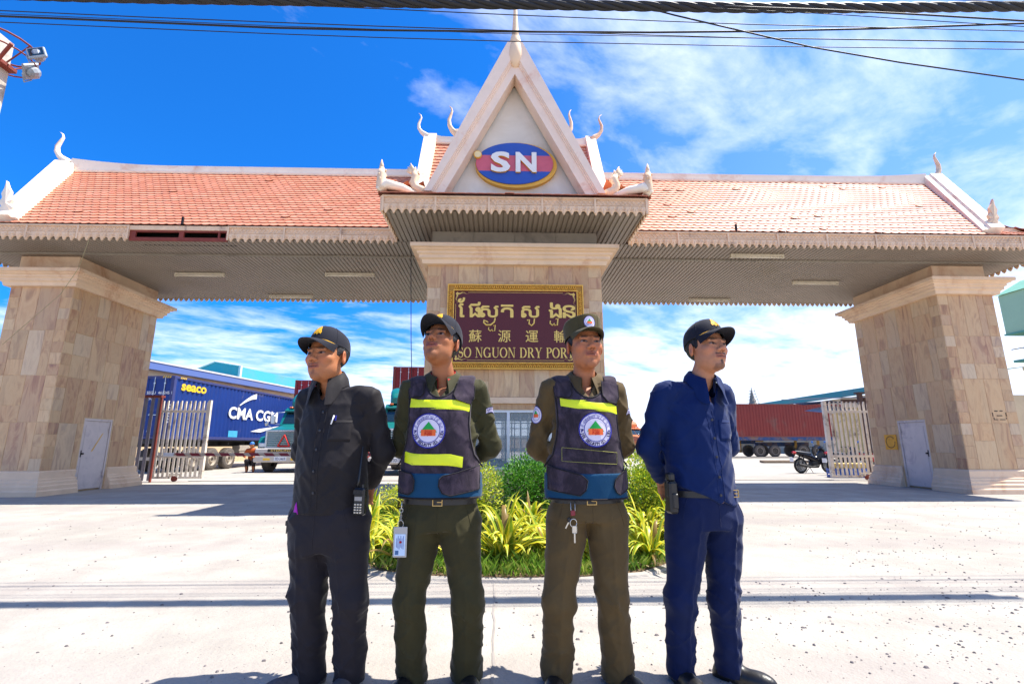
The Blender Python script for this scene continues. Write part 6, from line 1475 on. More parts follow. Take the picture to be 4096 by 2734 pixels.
# cloth, skin and hair materials
def fabric(name, col, rough=.8, var=.10, weave=900, sheen=.12, wear=None, wamt=.2):
    t = NT(name); n = t.noise(7, 5, .6, .4); lo = tuple(c * (1 - var) for c in col[:3]) + (1,); hi = tuple(min(1, c * (1 + var)) for c in col[:3]) + (1,)
    c = t.ramp(n, [(.3, lo), (.7, hi)])
    if wear: c = t.mix(t.ramp(t.noise(11, 7, .7, .5, t.map((1, 1, .6), loc=(4, 4, 4))), [(.60 - wamt * .2, 0.), (.78, .6)]), c, wear)
    w_ = t.noise(weave, 2, .5); h = t.math('ADD', t.math('MULTIPLY', w_, .35), t.noise(45, 5, .6, .5)); t.bump(h, .22, .004)
    t.set(c, rough, 0, .16); t.p.inputs['Sheen Weight'].default_value = sheen; t.p.inputs['Sheen Roughness'].default_value = .4; return t.m
F_BLACK = fabric('black_shirt_cloth', C('#221f21'), .66); F_BLACKT = fabric('black_trouser_cloth', C('#252227'), .7)
F_OLIVE = fabric('olive_shirt_cloth', C('#3a3822'), .75, .12); F_OLIVET = fabric('dark_olive_trouser_cloth', C('#38341f'), .75, .12); F_OLIVE2 = fabric('brown_olive_cloth', C('#56462c'), .75, .12)
F_NAVY = fabric('navy_shirt_cloth', C('#071f4e'), .75, .10); F_NAVYT = fabric('navy_trouser_cloth', C('#111d42'), .8, .10)
F_VEST = fabric('vest_cloth', C('#2b252e'), .85, .12, wear=C('#6b5b6a'), wamt=.9); F_BIND = fabric('vest_binding', C('#221f22'), .8); F_BLUEW = fabric('blue_waistband', C('#15405f'), .85, .1)
F_CAP = fabric('cap_cloth', C('#1f2029'), .85, .1); F_CAPO = fabric('olive_cap_cloth', C('#4a4229'), .85, .12)
F_MAG = fabric('magenta_tee', C('#a028a0'), .8); F_RED = fabric('red_collar_trim', C('#b5232f'), .8)
F_PATCH = fabric('white_patch_cloth', C('#d5cfe0'), .8, .04); F_PBLUE = fabric('patch_blue_thread', C('#2c2f8f'), .8); F_PGREEN = fabric('patch_green_thread', C('#2aa04a'), .8); F_PORANGE = fabric('patch_orange_thread', C('#e2693a'), .8); F_PNAVY = fabric('patch_navy_thread', C('#23204f'), .8); F_PRED = fabric('patch_red_thread', C('#b02020'), .8)
F_GOLD = fabric('gold_embroidery', C('#d9a41f'), .5)
M_TAPE = pbr('yellow_reflective_tape', C('#dbe614'), .35, var=.05, vs=14, bs=120, bump=.12)
M_LEATH = pbr('black_leather', C('#1b1919'), .4, var=.1); M_PLAST = pbr('black_plastic', C('#17171a'), .35); M_NICKEL = pbr('nickel', C('#c5c2bb'), .25, .9); M_BUTTON = pbr('dark_button', C('#25242b'), .3)
M_SOLE = pbr('grey_sole', C('#8e8580'), .8, var=.15); M_KNIT = pbr('grey_knit', C('#4d484c'), .85, var=.25, vs=60)
def m_skin():
    t = NT('skin'); c = t.attr('tone'); n = t.noise(55, 5, .65); c = t.mix(t.math('MULTIPLY', t.math('SUBTRACT', n, .4, True), .5), c, C('#7c4b33')); t.bump(t.noise(260, 3), .12, .002)
    t.set(c, .58, 0, .35); t.p.inputs['Subsurface Weight'].default_value = .12; t.p.inputs['Subsurface Radius'].default_value = (.9, .35, .2); t.p.inputs['Subsurface Scale'].default_value = .012; return t.m
M_SKIN = m_skin()
M_HAIR = pbr('black_hair', C('#141113'), .5, var=.3, vs=60, bs=300, bump=.6)

def headmat(cx, cy, cz, yaw, pitch, roll=0., s=1.0):
    """head frame -> person frame; positive pitch looks up"""
    return Matrix.Translation((cx, cy, cz)) @ Matrix.Rotation(yaw, 4, 'Z') @ Matrix.Rotation(-pitch, 4, 'X') @ Matrix.Rotation(roll, 4, 'Y') @ Matrix.Scale(s, 4)
def inv_pts(P, Mi): M = np.array(Mi); return tuple(M[i, 0] * P[0] + M[i, 1] * P[1] + M[i, 2] * P[2] + M[i, 3] for i in range(3))

def head_sdf(Q, f):
    w, jw, ch, nz = f.get('w', 1.), f.get('jaw', 1.), f.get('cheek', 1.), f.get('nose', 1.)
    d = ell(Q, (0, .018, .036), (.074 * w, .093, .086)); d = smin(d, ell(Q, (0, -.022, -.028), (.062 * w, .066, .080)), .03)
    d = smin(d, ell(Q, (0, -.028, -.076), (.043 * jw, .048, .038)), .025); d = smin(d, ell(Q, (0, -.068, -.098), (.022, .020, .020)), .020)
    for s in (-1, 1):
        d = smin(d, ell(Q, (s * .041 * jw, -.006, -.058), (.019, .034, .030)), .022)
        d = smin(d, ell(Q, (s * .041 * w, -.0535, -.020), (.019 * ch, .021, .018)), .020)
        d = smax(d, -ell(Q, (s * .031, -.094, .004), (.019, .017, .0125)), .010)
        d = smin(d, ell(Q, (s * .031, -.0665, .003), (.0165, .0165, .0130)), .003)                 # lids over the eyeball
        d = smin(d, cap(Q, (s * .014, -.0815, .0215), (s * .044, -.0735, .0235), .0060, .0055), .014)   # brow
        d = smin(d, cap(Q, (s * .018, -.0835, -.0065), (s * .043, -.074, -.006), .003, .0028), .006)        # lower lid bag
        # ear
        e = ell(Q, (s * .080 * w, .014, -.004), (.0075, .020, .032), s * .35); e = smax(e, -ell(Q, (s * .0885 * w, .010, -.001), (.0075, .010, .018), s * .35), .004); d = smin(d, e, .006)
        d = smin(d, ell(Q, (s * .0135 * nz, -.0955, -.0315), (.0085, .0095, .0075)), .006)
        d = smax(d, -ell(Q, (s * .0068, -.1010, -.0385), (.0042, .0055, .004)), .002)
    d = smin(d, cap(Q, (0, -.083, .016), (0, -.1025, -.024), .0072, .0100 * nz), .012); d = smin(d, ell(Q, (0, -.1055, -.0275), (.0105 * nz, .0090, .0085)), .008)
    d = smin(d, ell(Q, (0, -.079, -.058), (.030, .010, .018)), .016)
    for s in (-1, 1): d = smin(d, cap(Q, (0, -.0920, -.0530), (s * .027, -.0775, -.0580), .0043, .0024), .004)
    d = smin(d, cap(Q, (-.014, -.0860, -.0655), (.014, -.0860, -.0655), .0056, .0056), .004)
    d = smax(d, -cap(Q, (-.025, -.0905, -.0592), (.025, -.0905, -.0592), .0020, .0020), .002)
    d = smax(d, -ell(Q, (0, -.095, -.078), (.020, .007, .006)), .008)
    return d
def face_tones(V, f):
    x, y, z = V[:, 0], V[:, 1], V[:, 2]; base = np.array(f['skin'][:3]); n = len(x); T = np.tile(base, (n, 1))
    def blend(m, col, a=1.): m = np.clip(m, 0, 1)[:, None] * a; T[:] = T * (1 - m) + np.array(col[:3]) * m
    front = y < -.04; nz = vnoise(x * 60, y * 60, z * 60)
    blend((np.exp(-((np.abs(x) - .042) / .016) ** 2 - ((z + .028) / .018) ** 2) * front), (base * np.array([1.18, .86, .80])), .55)
    blend((np.exp(-(x / .014) ** 2 - ((z + .03) / .014) ** 2) * (y < -.085)), (base * np.array([1.15, .85, .8])), .5)
    blend(1. * ((np.abs(x) > .074) & (y > -.02) & (y < .05) & (np.abs(z) < .045)), (base * np.array([1.15, .82, .76])), .5)
    lip = (y < -.078) & (np.abs(x) < .029 - .25 * np.abs(z + .060)) & (z < -.0475 - .15 * np.abs(x)) & (z > -.0725 + .2 * np.abs(x))
    blend(lip * 1., f['lip']); blend((np.exp(-((z + .0592) / .0019) ** 2) * (np.abs(x) < .024) * (y < -.075)), (.05, .018, .015), .9)
    for s in (-1, 1):
        dx = (x - s * .031); near = y < -.055
        slit = .0041 * f.get('eye', 1.) * (1 - (dx / .0150) ** 2); zc = .002
        e = near & (np.abs(dx) < .0145) & (np.abs(z - zc) < slit + .0012); blend(e * 1., (.24, .18, .155)); blend((e & (np.abs(dx - f.get('gaze', 0.)) < .0062)) * 1., (.014, .008, .006))
        blend((near & (np.abs(dx) < .0165) & (z > zc + slit) & (z < zc + slit + .0036)) * 1., (.035, .018, .014), .85)
        bz = .0225 + .10 * (.016 - np.abs(np.abs(x) - .030)) * .6; bw = .0052 * (1 - ((np.abs(x) - .030) / .021) ** 2)
        blend(((y < -.05) & (x * s > .011) & (np.abs(z - bz) < bw) & (bw > 0)) * 1., f.get('brow', (.035, .022, .018)), .85)
        blend(np.exp(-((x - s * .0068) / .0038) ** 2 - ((z + .0385) / .003) ** 2) * (y < -.09), (.05, .02, .015), .9)
    st = f.get('stubble', 0)
    if st:
        m = ((y < -.070) & (np.abs(x) < .027) & (z > -.0485 - .1 * np.abs(x)) & (z < -.0425) & (np.abs(x) > .003)) * 1.; blend(m * (.55 + .5 * nz), (.03, .02, .018), st)
        m = ((y < -.045) & (np.abs(x) < .026) & (z < -.092)) * 1.; blend(m * nz * 1.3, (.03, .02, .018), st * .8); m = ((y < -.075) & (np.abs(x) < .0065) & (z < -.0735) & (z > -.094)) * 1.; blend(m, (.03, .02, .018), st)
    m = (np.clip((-.05 - z) / .04, 0, 1) * (y < .0) * (y > -.1)); blend(m * nz, base * .72, .35)
    return T

def make_cap(par, HM, kind, emblem):
    """ball cap or field cap, in head coordinates"""
    Mx = HM @ Matrix.Translation((0, 0, .008)) @ Matrix.Rotation(rad(-7), 4, 'X'); out = None
    b = MB(); nA, nE = 44, 14; P = []; cy = .012
    mat_ = F_CAP if kind == 'ball' else F_CAPO
    def crown(a, e):                                         # a: angle from front, e: 0 band .. 1 top
        fr = max(0, math.cos(a))
        if kind == 'ball':
            rx, ry, top = .0865, .108, .095; q = e * math.pi / 2; c_ = math.cos(q) ** .62; h = math.sin(q) ** .95
            r1, r2 = rx * c_, ry * c_; z = .034 + (top + .010 * fr) * h - .010 * max(0, -math.cos(a)) * (1 - e)
        else:
            if e < .62: t_ = e / .62; k = 1 + .035 * t_; r1, r2 = .087 * k, .106 * k; z = .032 + (.066 + .020 * fr) * t_
            else: t_ = (e - .62) / .38; k = 1.035 * math.sqrt(max(0, 1 - t_ ** 2)); r1, r2 = .087 * k, .106 * k; z = .098 + .020 * fr * (1 - t_) + .018 * (1 - (1 - t_) ** 2) + .004 * math.sin(3 * a)
        return (math.sin(a) * r1, cy - math.cos(a) * r2, z)
    for i in range(nE + 1): P.append([tuple(Mx @ Vector(crown(2 * math.pi * j / nA, min(.999, i / nE)))) for j in range(nA)])
    b.grid(P, 0, True); P2 = [[tuple(Mx @ (Vector(crown(2 * math.pi * j / nA, i / nE)) * .97)) for j in range(nA)] for i in (0, 2)]; b.grid([P2[1], P2[0], P[0]], 0, True)
    out = b.obj('cap', mat_, par, True)
    b = MB(); nu, nv = 22, 8; T = []
    reach = .078 if kind == 'ball' else .060
    for v in range(nv + 1):
        row = []
        for u in range(nu + 1):
            q = -1 + 2 * u / nu; a = q * rad(66); x, y, z = crown(a, .02); f = v / nv
            row.append((x * (1 - .10 * f * abs(q)), y - reach * f * math.sqrt(max(0, 1 - (q * .995) ** 2)) ** .8 - .002 * f, .034 - (.026 if kind == 'ball' else .016) * q * q * (.25 + .75 * f) + .006 * (1 - q * q) * (1 - f) - .016 * f * f + .004))
        T.append(row)
    top = [[tuple(Mx @ Vector(p)) for p in row] for row in T]; bot = [[tuple(Mx @ (Vector(p) + Vector((0, 0, -.0035)))) for p in row] for row in T]
    b.grid(top); b.grid([list(reversed(r_)) for r_ in bot]); b.grid([top[-1], bot[-1]]); b.grid([[r_[0] for r_ in top], [r_[0] for r_ in bot]]); b.grid([[r_[-1] for r_ in bot], [r_[-1] for r_ in top]])
    b.obj('brim', mat_, out, True)
    # seams and button
    b = MB()
    for a in ((-.55, .55) if kind != 'ball' else (0, 1.05, -1.05, 2.1, -2.1, math.pi)): b.tube([tuple(Mx @ (Vector(crown(a, e)) * 1.006)) for e in np.linspace(.03, .97, 10)], .0011, 4)
    if kind == 'ball': b.ball(tuple(Mx @ Vector((0, cy, .133))), .007, 8)
    b.obj('seam', mat_, out)
    if kind == 'ball':
        b = MB()
        def S(u, v): a = u / .095; e = .22 + v / .125; p = Vector(crown(a, e)); c0 = Vector((0, cy, .05)); return tuple(Mx @ (p + (p - c0).normalized() * .0022))
        ol = [(-.020, .0), (-.024, .010), (-.018, .020), (-.014, .034), (-.008, .044), (0, .048), (.008, .044), (.014, .034), (.018, .020), (.024, .010), (.020, .0), (.010, .004), (0, -.002), (-.010, .004)]
        c0 = (0, .02); vs = [S(*c0)]; fs = []
        for k in (.35, .7, 1): vs += [S(c0[0] + (p[0] - c0[0]) * k, c0[1] + (p[1] - c0[1]) * k) for p in ol]
        n = len(ol); fs = [(0, 1 + i, 1 + (i + 1) % n) for i in range(n)] + [(1 + r_ * n + i, 1 + (r_ + 1) * n + i, 1 + (r_ + 1) * n + (i + 1) % n, 1 + r_ * n + (i + 1) % n) for r_ in (0, 1) for i in range(n)]
        b.add(vs, fs)
        for k in (.45, .8): b.tube([tuple(Vector(S(c0[0] + (p[0] - c0[0]) * k, c0[1] + (p[1] - c0[1]) * k)) * 1.0) for p in ol + ol[:1]], .0012, 4)
        b.obj('gold_emblem', F_GOLD, out)
        for s in (-1, 1):
            b = MB(); k = 10; L_, R2_ = [], []
            for i in range(k + 1):
                t_ = i / k; uu = nu / 2 + s * nu / 2 * (.22 + .68 * t_); f0 = .10 + .05 * t_; f1 = f0 + .20 * math.sin(math.pi * (.15 + .85 * t_)) + .02
                def br(u_, f_):
                    v_ = f_ * nv; iu, iv = min(nu - 1, int(u_)), min(nv - 1, int(v_)); fu, fv = u_ - iu, v_ - iv
                    p = [(T[iv][iu][q] * (1 - fu) + T[iv][iu + 1][q] * fu) * (1 - fv) + (T[iv + 1][iu][q] * (1 - fu) + T[iv + 1][iu + 1][q] * fu) * fv for q in range(3)]; return tuple(Mx @ (Vector(p) + Vector((0, -.0004, .0018))))
                L_.append(br(uu, f0)); R2_.append(br(uu, f1))
            b.grid([L_, R2_] if s > 0 else [R2_, L_]); b.obj('gold_leaf_trim', F_GOLD, out)
    else:
        def S(u, v): a = u / .10; e = .30 + v / .14; p = Vector(crown(a, e)); c0 = Vector((0, cy, .05)); return p + (p - c0).normalized() * .0025
        badge(lambda u, v, o: tuple(Mx @ (S(u * .030, v * .030) + Vector((0, -1, .1)) * o)), out, small=True)
    return out
def ring_pts(r, n, a0=0, a1=360): return [(r * math.cos(rad(a0 + (a1 - a0) * i / n)), r * math.sin(rad(a0 + (a1 - a0) * i / n))) for i in range(n + 1)]
def badge(S, par, small=False):
    """round company patch in unit coordinates; S(u, v, lift) -> point"""
    def disc(b, r, o, m=0, n=40):
        vs = [S(0, 0, o)]
        for k in (.33, .66, 1.): vs += [S(x * k, y * k, o) for x, y in ring_pts(r, n)[:-1]]
        b.add(vs, [(0, 1 + i, 1 + (i + 1) % n) for i in range(n)] + [(1 + q * n + i, 1 + (q + 1) * n + i, 1 + (q + 1) * n + (i + 1) % n, 1 + q * n + (i + 1) % n) for q in (0, 1) for i in range(n)], m)
    def ann(b, r0, r1, o, m=0, n=48): A, B_ = ring_pts(r0, n), ring_pts(r1, n); b.grid([[S(x, y, o) for x, y in B_], [S(x, y, o) for x, y in A]], m)
    b = MB(); disc(b, 1.0, .0); p = b.obj('round_patch', F_PATCH, par)
    b = MB(); ann(b, .93, 1.0, .0009); ann(b, .66, .70, .0009); p2 = b.obj('patch_ring', F_PBLUE, p)
    b = MB(); k = 6; rows = [[S(-.52 * (1 - j / k) + 1.04 * (1 - j / k) * i / 6, -.10 + .62 * j / k, .0011) for i in range(7)] for j in range(k + 1)]; b.grid(rows); b.obj('patch_triangle', F_PGREEN, p)
    b = MB(); b.grid([[S(-.44 + .88 * i / 6, -.30 + .36 * j / 3, .0018) for i in range(7)] for j in range(4)]); b.obj('patch_block', F_PORANGE, p)
    if small: return
    def arc_text(b, txt, r, size, a_mid, span, top, m=0):
        n = len(txt)
        for i, chh in enumerate(txt):
            if chh == ' ': continue
            a = a_mid + (-1 if top else 1) * (i - (n - 1) / 2) * span / max(1, n - 1); v, f = text_mesh(chh, size, .035 if ord(chh) < 256 else 0, 'CENTER')
            if not v: continue
            rot = rad(a - 90) if top else rad(a + 90); c, s = math.cos(rot), math.sin(rot); ox, oy = r * math.cos(rad(a)), r * math.sin(rad(a))
            pts = [(ox + p_[0] * c - (p_[1] - size * .35) * s, oy + p_[0] * s + (p_[1] - size * .35) * c) for p_ in v]; b.add([S(x, y, .0014) for x, y in pts], f, m)
    b = MB(); arc_text(b, 'P-JSS SECURITY CO., LTD.', .815, .235, 270, 178, False); b.obj('patch_lettering', F_PNAVY, p)
    b = MB(); arc_text(b, '\u1796\u17B7-\u1787\u17B6\u179F\u17A2\u17C2\u179F \u179F\u17CA\u17B8\u1783\u17BD\u179A\u17B8\u1792\u17B8 \u17AF.\u1780', .80, .21, 90, 150, True)
    for a in (184, -4):
        for q in range(4): t_ = q * math.pi / 4; c0 = (.815 * math.cos(rad(a)), .815 * math.sin(rad(a))); dx, dy = .055 * math.cos(t_), .055 * math.sin(t_); nx, ny = -dy * .2, dx * .2; b.add([S(c0[0] + dx + nx, c0[1] + dy + ny, .0014), S(c0[0] - dx + nx, c0[1] - dy + ny, .0014), S(c0[0] - dx - nx, c0[1] - dy - ny, .0014), S(c0[0] + dx - nx, c0[1] + dy - ny, .0014)], [(0, 1, 2, 3)])
    b.obj('patch_lettering', F_PBLUE, p)
    b = MB(); v, f = text_mesh('P-JSS', .22, .03, 'CENTER'); b.add([S(x, y - .26, .0024) for x, y in v], f); v, f = text_mesh('\u1796\u17B7\u1787\u17B6\u179F', .18, .0, 'CENTER'); b.add([S(x, y - .09, .0024) for x, y in v], f); b.obj('patch_lettering', F_PRED, p)

def collar(par, R, r, z, mat_, opening=20, tip=.085, width=.038, drop=.060, rise=.0):
    """folded shirt collar: a stand round the neck and a flap that lies down on the shirt"""
    nb, fs = R['nb'], R['fs']; jb = R['HM'] @ Vector((0, .022, -.055)); n = 40; rows = [[] for _ in range(6)]
    for i in range(n + 1):
        a = rad(opening + (360 - 2 * opening) * i / n); e = (math.cos(a) * .5 + .5); zt = z - drop * e ** 1.6
        t = (zt - nb[2]) / max(.02, jb.z - nb[2]); cx_, cy_ = nb[0] + (jb.x - nb[0]) * t * .8, nb[1] + (jb.y - nb[1]) * t * .8
        dx, dy = math.sin(a), -math.cos(a); rr = r * (1 + .10 * e)
        P = lambda k, dz: (cx_ + dx * rr * k, cy_ + dy * rr * 1.10 * k, zt + dz)
        f = math.exp(-((min(a - rad(opening), rad(360 - opening) - a)) / rad(20)) ** 2)
        w_ = width + tip * .55 * f; ox, oy = cx_ + dx * (rr + w_ * .62 + .012), cy_ + dy * (rr * 1.1 + w_ * .62 + .012) 
        if f > .01: ox += (1 if a < math.pi else -1) * .004 * f
        zo = zt + .01
        for _ in range(40):
            d = float(fs((np.array([ox]), np.array([oy]), np.array([zo])))[0]); zo -= d * .7
            if abs(d) < .001: break
        zo = max(zo + .007, zt - .13)
        rows[0].append(P(.90, -.07)); rows[1].append(P(.93, -.010)); rows[2].append(P(.985, .004)); rows[3].append(P(1.06, .001))
        m = Vector(P(1.06, .001)).lerp(Vector((ox, oy, zo)), .5) + Vector((dx, dy, .6)) * .006; rows[4].append(tuple(m)); rows[5].append((ox, oy, zo))
    b = MB(); b.grid(rows); b.grid([[(p[0] - dx_ * 0, p[1], p[2] - .003) for p in r_ for dx_ in (1,)] for r_ in reversed(rows[2:])]); b.grid([rows[5], [(p[0], p[1], p[2] - .003) for p in rows[5]]])
    return b.obj('collar', mat_, par, True, sharp=rad(60))

def hand_sdf(P, wr, d, side, k=1.0):
    """relaxed hand hanging from wrist wr along direction d, palm facing +y"""
    d = Vector(d).normalized(); s = Vector((side, 0, 0)); s = (s - d * s.dot(d)).normalized(); n = d.cross(s).normalized(); w = Vector(wr)
    L = lambda a, b_, c_: tuple(w + d * a * k + s * b_ * k + n * c_ * k)
    e = cap(P, L(.01, -.012, 0), L(.075, -.022, 0), .017 * k, .014 * k); e = smin(e, cap(P, L(.01, .008, 0), L(.075, .022, 0), .017 * k, .013 * k), .015)
    for i, (o, ln) in enumerate(((.028, .062), (.010, .074), (-.009, .070), (-.027, .054))):
        e = smin(e, chain(P, [L(.072, o, 0), L(.072 + ln * .5, o * 1.15, .006), L(.072 + ln * .82, o * 1.15, .020), L(.072 + ln, o * 1.1, .032)], [.0098 * k, .009 * k, .0082 * k, .0072 * k], .004), .004)
    e = smin(e, chain(P, [L(.02, .026, .0), L(.045, .046, .012), L(.072, .052, .024)], [.013 * k, .011 * k, .009 * k], .006), .008)
    return e

def guard(cfg):
    x0, y0 = cfg['pos']; th = cfg['yaw']; g = thing('person', cfg['label'], 'person', (x0, y0, 0), th, 'security guards standing in a row'); LOCALS.add(g.name)
    ct, st_ = math.cos(th), math.sin(th); Wl = lambda dx, dy, z: (dx * ct + dy * st_, -dx * st_ + dy * ct, z)        # world-aligned offsets -> local
    T = cfg['torso']; zs, A, B_, CY = T; hs = cfg.get('hs', 1.12); hx, hy, hz = Wl(*cfg['head']); HM = headmat(hx, hy, hz, cfg['hyaw'], cfg['hpitch'], cfg.get('hroll', 0), hs); HI = HM.inverted()
    arms = [[Wl(*p) for p in a] for a in cfg['arms']]; legs = [[Wl(*p) for p in a] for a in cfg['legs']]; f = cfg['face']; nb = Wl(*cfg['neck']); seed = cfg['seed'] * 3.7
    # ---- body
    def torso(P, e=0.): return prof(P, [zs[0] - e] + zs[1:-1] + [zs[-1] + e], [a + e for a in A], [b_ + e for b_ in B_], CY)
    def body(P):
        d = torso(P, -.012)
        for a in arms: d = smin(d, chain(P, a, [.040, .034, .023], .02), .03)
        for l in legs: d = smin(d, chain(P, l[:3], [.070, .048, .034], .02), .03)
        for i, a in enumerate(arms):
            w_ = Vector(a[2]); dd = (w_ - Vector(a[1])).normalized() + Vector((0, 0, -.25)); hl = slice(None)
            d = smin(d, hand_sdf(P, tuple(w_), dd, -1 if i else 1, 1.0), .012)
        zi = np.searchsorted(P[2][0, 0, :], cfg['head'][2] - .30) if P[2].ndim == 3 else None
        def up(Pq, dq):
            Q = inv_pts(Pq, HI); h = head_sdf(Q, f) * hs
            jb = HM @ Vector((0, .022, -.055)); return smin(dq, smin(cap(Pq, tuple(jb), nb,   .046 * hs * f.get('neckw', 1), .054 * hs * f.get('neckw', 1)), h, .022), .03)
        if zi is not None and zi > 0:
            Ps = tuple(p[:, :, zi:] for p in P); d = d.copy(); d[:, :, zi:] = up(Ps, d[:, :, zi:])
        elif zi is not None: d = up(P, d)
        return d
    hzz = cfg['head'][2]; hc = HM.translation
    hw_ = [a[2] for a in arms]; zh0 = min(p[2] for p in hw_) - .14; zh1 = max(p[2] for p in hw_) + .02
    ax = (axes([(-.36, hc.x - .135, .016), (hc.x - .135, hc.x + .135, .0029), (hc.x + .135, .36, .016)]), axes([(-.26, hc.y - .16, .016), (hc.y - .16, hc.y + .15, .0032), (hc.y + .15, .34, .012)]),
          axes([(-.0, zh0, .022), (zh0, zh1, .0075), (zh1, hzz - .17, .02), (hzz - .17, hzz + .17, .0029)]))
    def tones(V):
        Mi = np.array(HI); Q = V @ Mi[:3, :3].T + Mi[:3, 3]; T_ = face_tones(Q, f); neck = Q[:, 2] < -.14; T_[neck] = np.array(f['skin'][:3]) * .92; return np.concatenate([T_, np.ones((len(V), 1))], 1)
    sdf_obj('body', body, ax, M_SKIN, g, None, {'tone': tones})
    # ---- hair
    def hair(Q):
        d = ell(Q, (0, .020, .034), (.0785 * f.get('w', 1), .0975, .088)); n = vnoise(Q[0] * 90, Q[1] * 90, Q[2] * 25) * .004; d = d - n
        reg = smax(-(Q[1] - (.002 - .30 * np.minimum(0, Q[2] - .03))), -(Q[2] + .035 + .05 * np.clip(Q[1] * 12, 0, 1) + f.get('hairlen', 0) * np.clip(Q[1] * 12, 0, 1)), .004)
        burn = rbox2(Q[1] + .010, Q[2] - .014, .014, .034, .004); reg = np.minimum(reg, burn); ear = -np.sqrt(((Q[1] - .016) / 1.) ** 2 + (Q[2] + .006) ** 2) + .021
        return np.maximum(np.maximum(np.maximum(d, reg), Q[2] - .050 + .22 * np.clip(Q[1], 0, 1)), np.where(np.abs(Q[0]) > .05, ear, -1))
    V, Q_ = nets(hair, axes([(-.095, .095, .004)]), axes([(-.10, .13, .004)]), axes([(-.12, .13, .004)])); M_ = np.array(HM); mesh_obj('hair', V @ M_[:3, :3].T + M_[:3, 3], Q_, M_HAIR, g, True)
    make_cap(g, HM, cfg['cap'], None)
    # ---- trousers
    tz, tA, tB, tC = cfg['pelvis']
    def trousers(P):
        d = prof(P, tz, tA, tB, tC)
        for l in legs:
            r_ = cfg['legr']; d = smin(d, chain(P, l, r_[:len(l)], .03, 1.08), cfg.get('crotch', .045))
        n = vnoise(P[0] * 9 + seed, P[1] * 9, P[2] * 7); low = np.clip((.42 - P[2]) / .35, 0, 1)
        w1 = np.abs(vnoise(P[0] * 11 + seed, P[1] * 11 + 3, P[2] * 13 + P[0] * 9) - .5) * 2; w2 = np.abs(vnoise(P[0] * 6 + seed, P[1] * 6 + 9, P[2] * 9 - P[0] * 6) - .5) * 2
        kn = np.exp(-((P[2] - cfg['legs'][0][1][2] + .03) / .10) ** 2); cr = np.exp(-((P[2] - cfg['crz']) / .09) ** 2) * np.clip(1 - np.abs(P[0]) / .2, 0, 1)
        d = d + (w1 - .4) * (.006 + .007 * low + .009 * kn + .009 * cr) + (w2 - .4) * .008
        g1 = 1 - np.abs(vnoise((P[0] + P[2]) * 5 + seed, P[1] * 3, (P[2] - P[0]) * 12) - .5) * 2; g2 = 1 - np.abs(vnoise((P[0] - P[2]) * 5 + seed * 2, P[1] * 4, (P[2] + P[0]) * 14 + 7) - .5) * 2
        d = d - (.0055 * g1 ** 7 + .0055 * g2 ** 8) * (.5 + low + kn * .6)
        for l in legs:                                     # pressed crease
            xc = np.interp(P[2], [l[2][2], l[1][2], l[0][2]], [l[2][0], l[1][0], l[0][0]]); d = d - .0045 * np.exp(-((P[0] - xc) / .007) ** 2) * (P[1] < 0) * np.clip((tz[0] + .12 - P[2]) / .1, 0, 1) * cfg.get('crease', 1)
        return np.maximum(d, .022 - P[2])
    ax = (axes([(-.34, .34, .0075)]), axes([(-.24, .26, .0075)]), axes([(.0, tz[-1] + .02, .0075)]))
    tro = sdf_obj('trousers', trousers, ax, cfg['tmat'], g)
    b = MB()
    for s in (-1, 1): line(b, [(s * (tA[-1] - .045), tz[-1] - .02), (s * (tA[-1] - .02), tz[-1] - .09), (s * (tA[-1] - .004), tz[-1] - .15)], trousers, .0022, .0005)
    line(b, [(.004, tz[-1] - .02), (.006, tz[-1] - .12), (.0, cfg['crz'] + .03)], trousers, .0018, .0002); b.obj('seam', cfg['tmat'], tro)
    # ---- shoes
    for i, l in enumerate(legs):
        a = l[-1]; dirn = cfg['feet'][i]; dx, dy = Wl(math.sin(dirn), -math.cos(dirn), 0)[:2]; c_, s_ = dx, dy
        def shoe(P, a=a, c_=c_, s_=s_):
            u = (P[0] - a[0]) * c_ + (P[1] - a[1]) * s_; v = -(P[0] - a[0]) * s_ + (P[1] - a[1]) * c_; Q = (u, v, P[2])
            d = smin(ell(Q, (.0, 0, .05), (.062, .040, .058)), ell(Q, (.125, .0, .028), (.088, .044, .040)), .05); d = smin(d, cap(Q, (-.04, 0, .02), (.15, 0, .016), .036, .034), .02); return np.maximum(d, .004 - P[2])
        cxm, cym = a[0] + dx * .08, a[1] + dy * .08; ax = (axes([(cxm - .19, cxm + .19, .006)]), axes([(cym - .19, cym + .19, .006)]), axes([(-.004, .13, .006)]))
        sh = sdf_obj('shoe', shoe, ax, cfg['shoe'], g)
        b = MB(); o = []
        for k in range(20):
            t_ = 2 * math.pi * k / 20; u = .055 + .135 * math.cos(t_); v = (.043 - .006 * math.cos(t_)) * math.sin(t_); o.append((a[0] + dx * u - dy * v, a[1] + dy * u + dx * v))
        b.prism(o, 'z', .002, .022); b.obj('sole', cfg['sole'], sh, True, sharp=rad(40))
    # ---- shirt
    def shirt(P, folds=True, armsd=True):
        d = torso(P)
        if armsd:
            for i, a in enumerate(arms):
                r_ = cfg['armr']; wr = tuple(Vector(a[1]).lerp(Vector(a[2]), .94)); d = smin(d, chain(P, [a[0], a[1], wr], r_, .025), .035)
            sh = [a[0] for a in arms]; d = smin(d, cap(P, (sh[0][0] * .75, sh[0][1], sh[0][2] + .004), (sh[1][0] * .75, sh[1][1], sh[1][2] + .004), .052, .052), .05)
            d = smin(d, cap(P, (nb[0], nb[1] + .01, nb[2] - .05), (nb[0], nb[1] + .01, nb[2] - .035), .082, .062), .04)
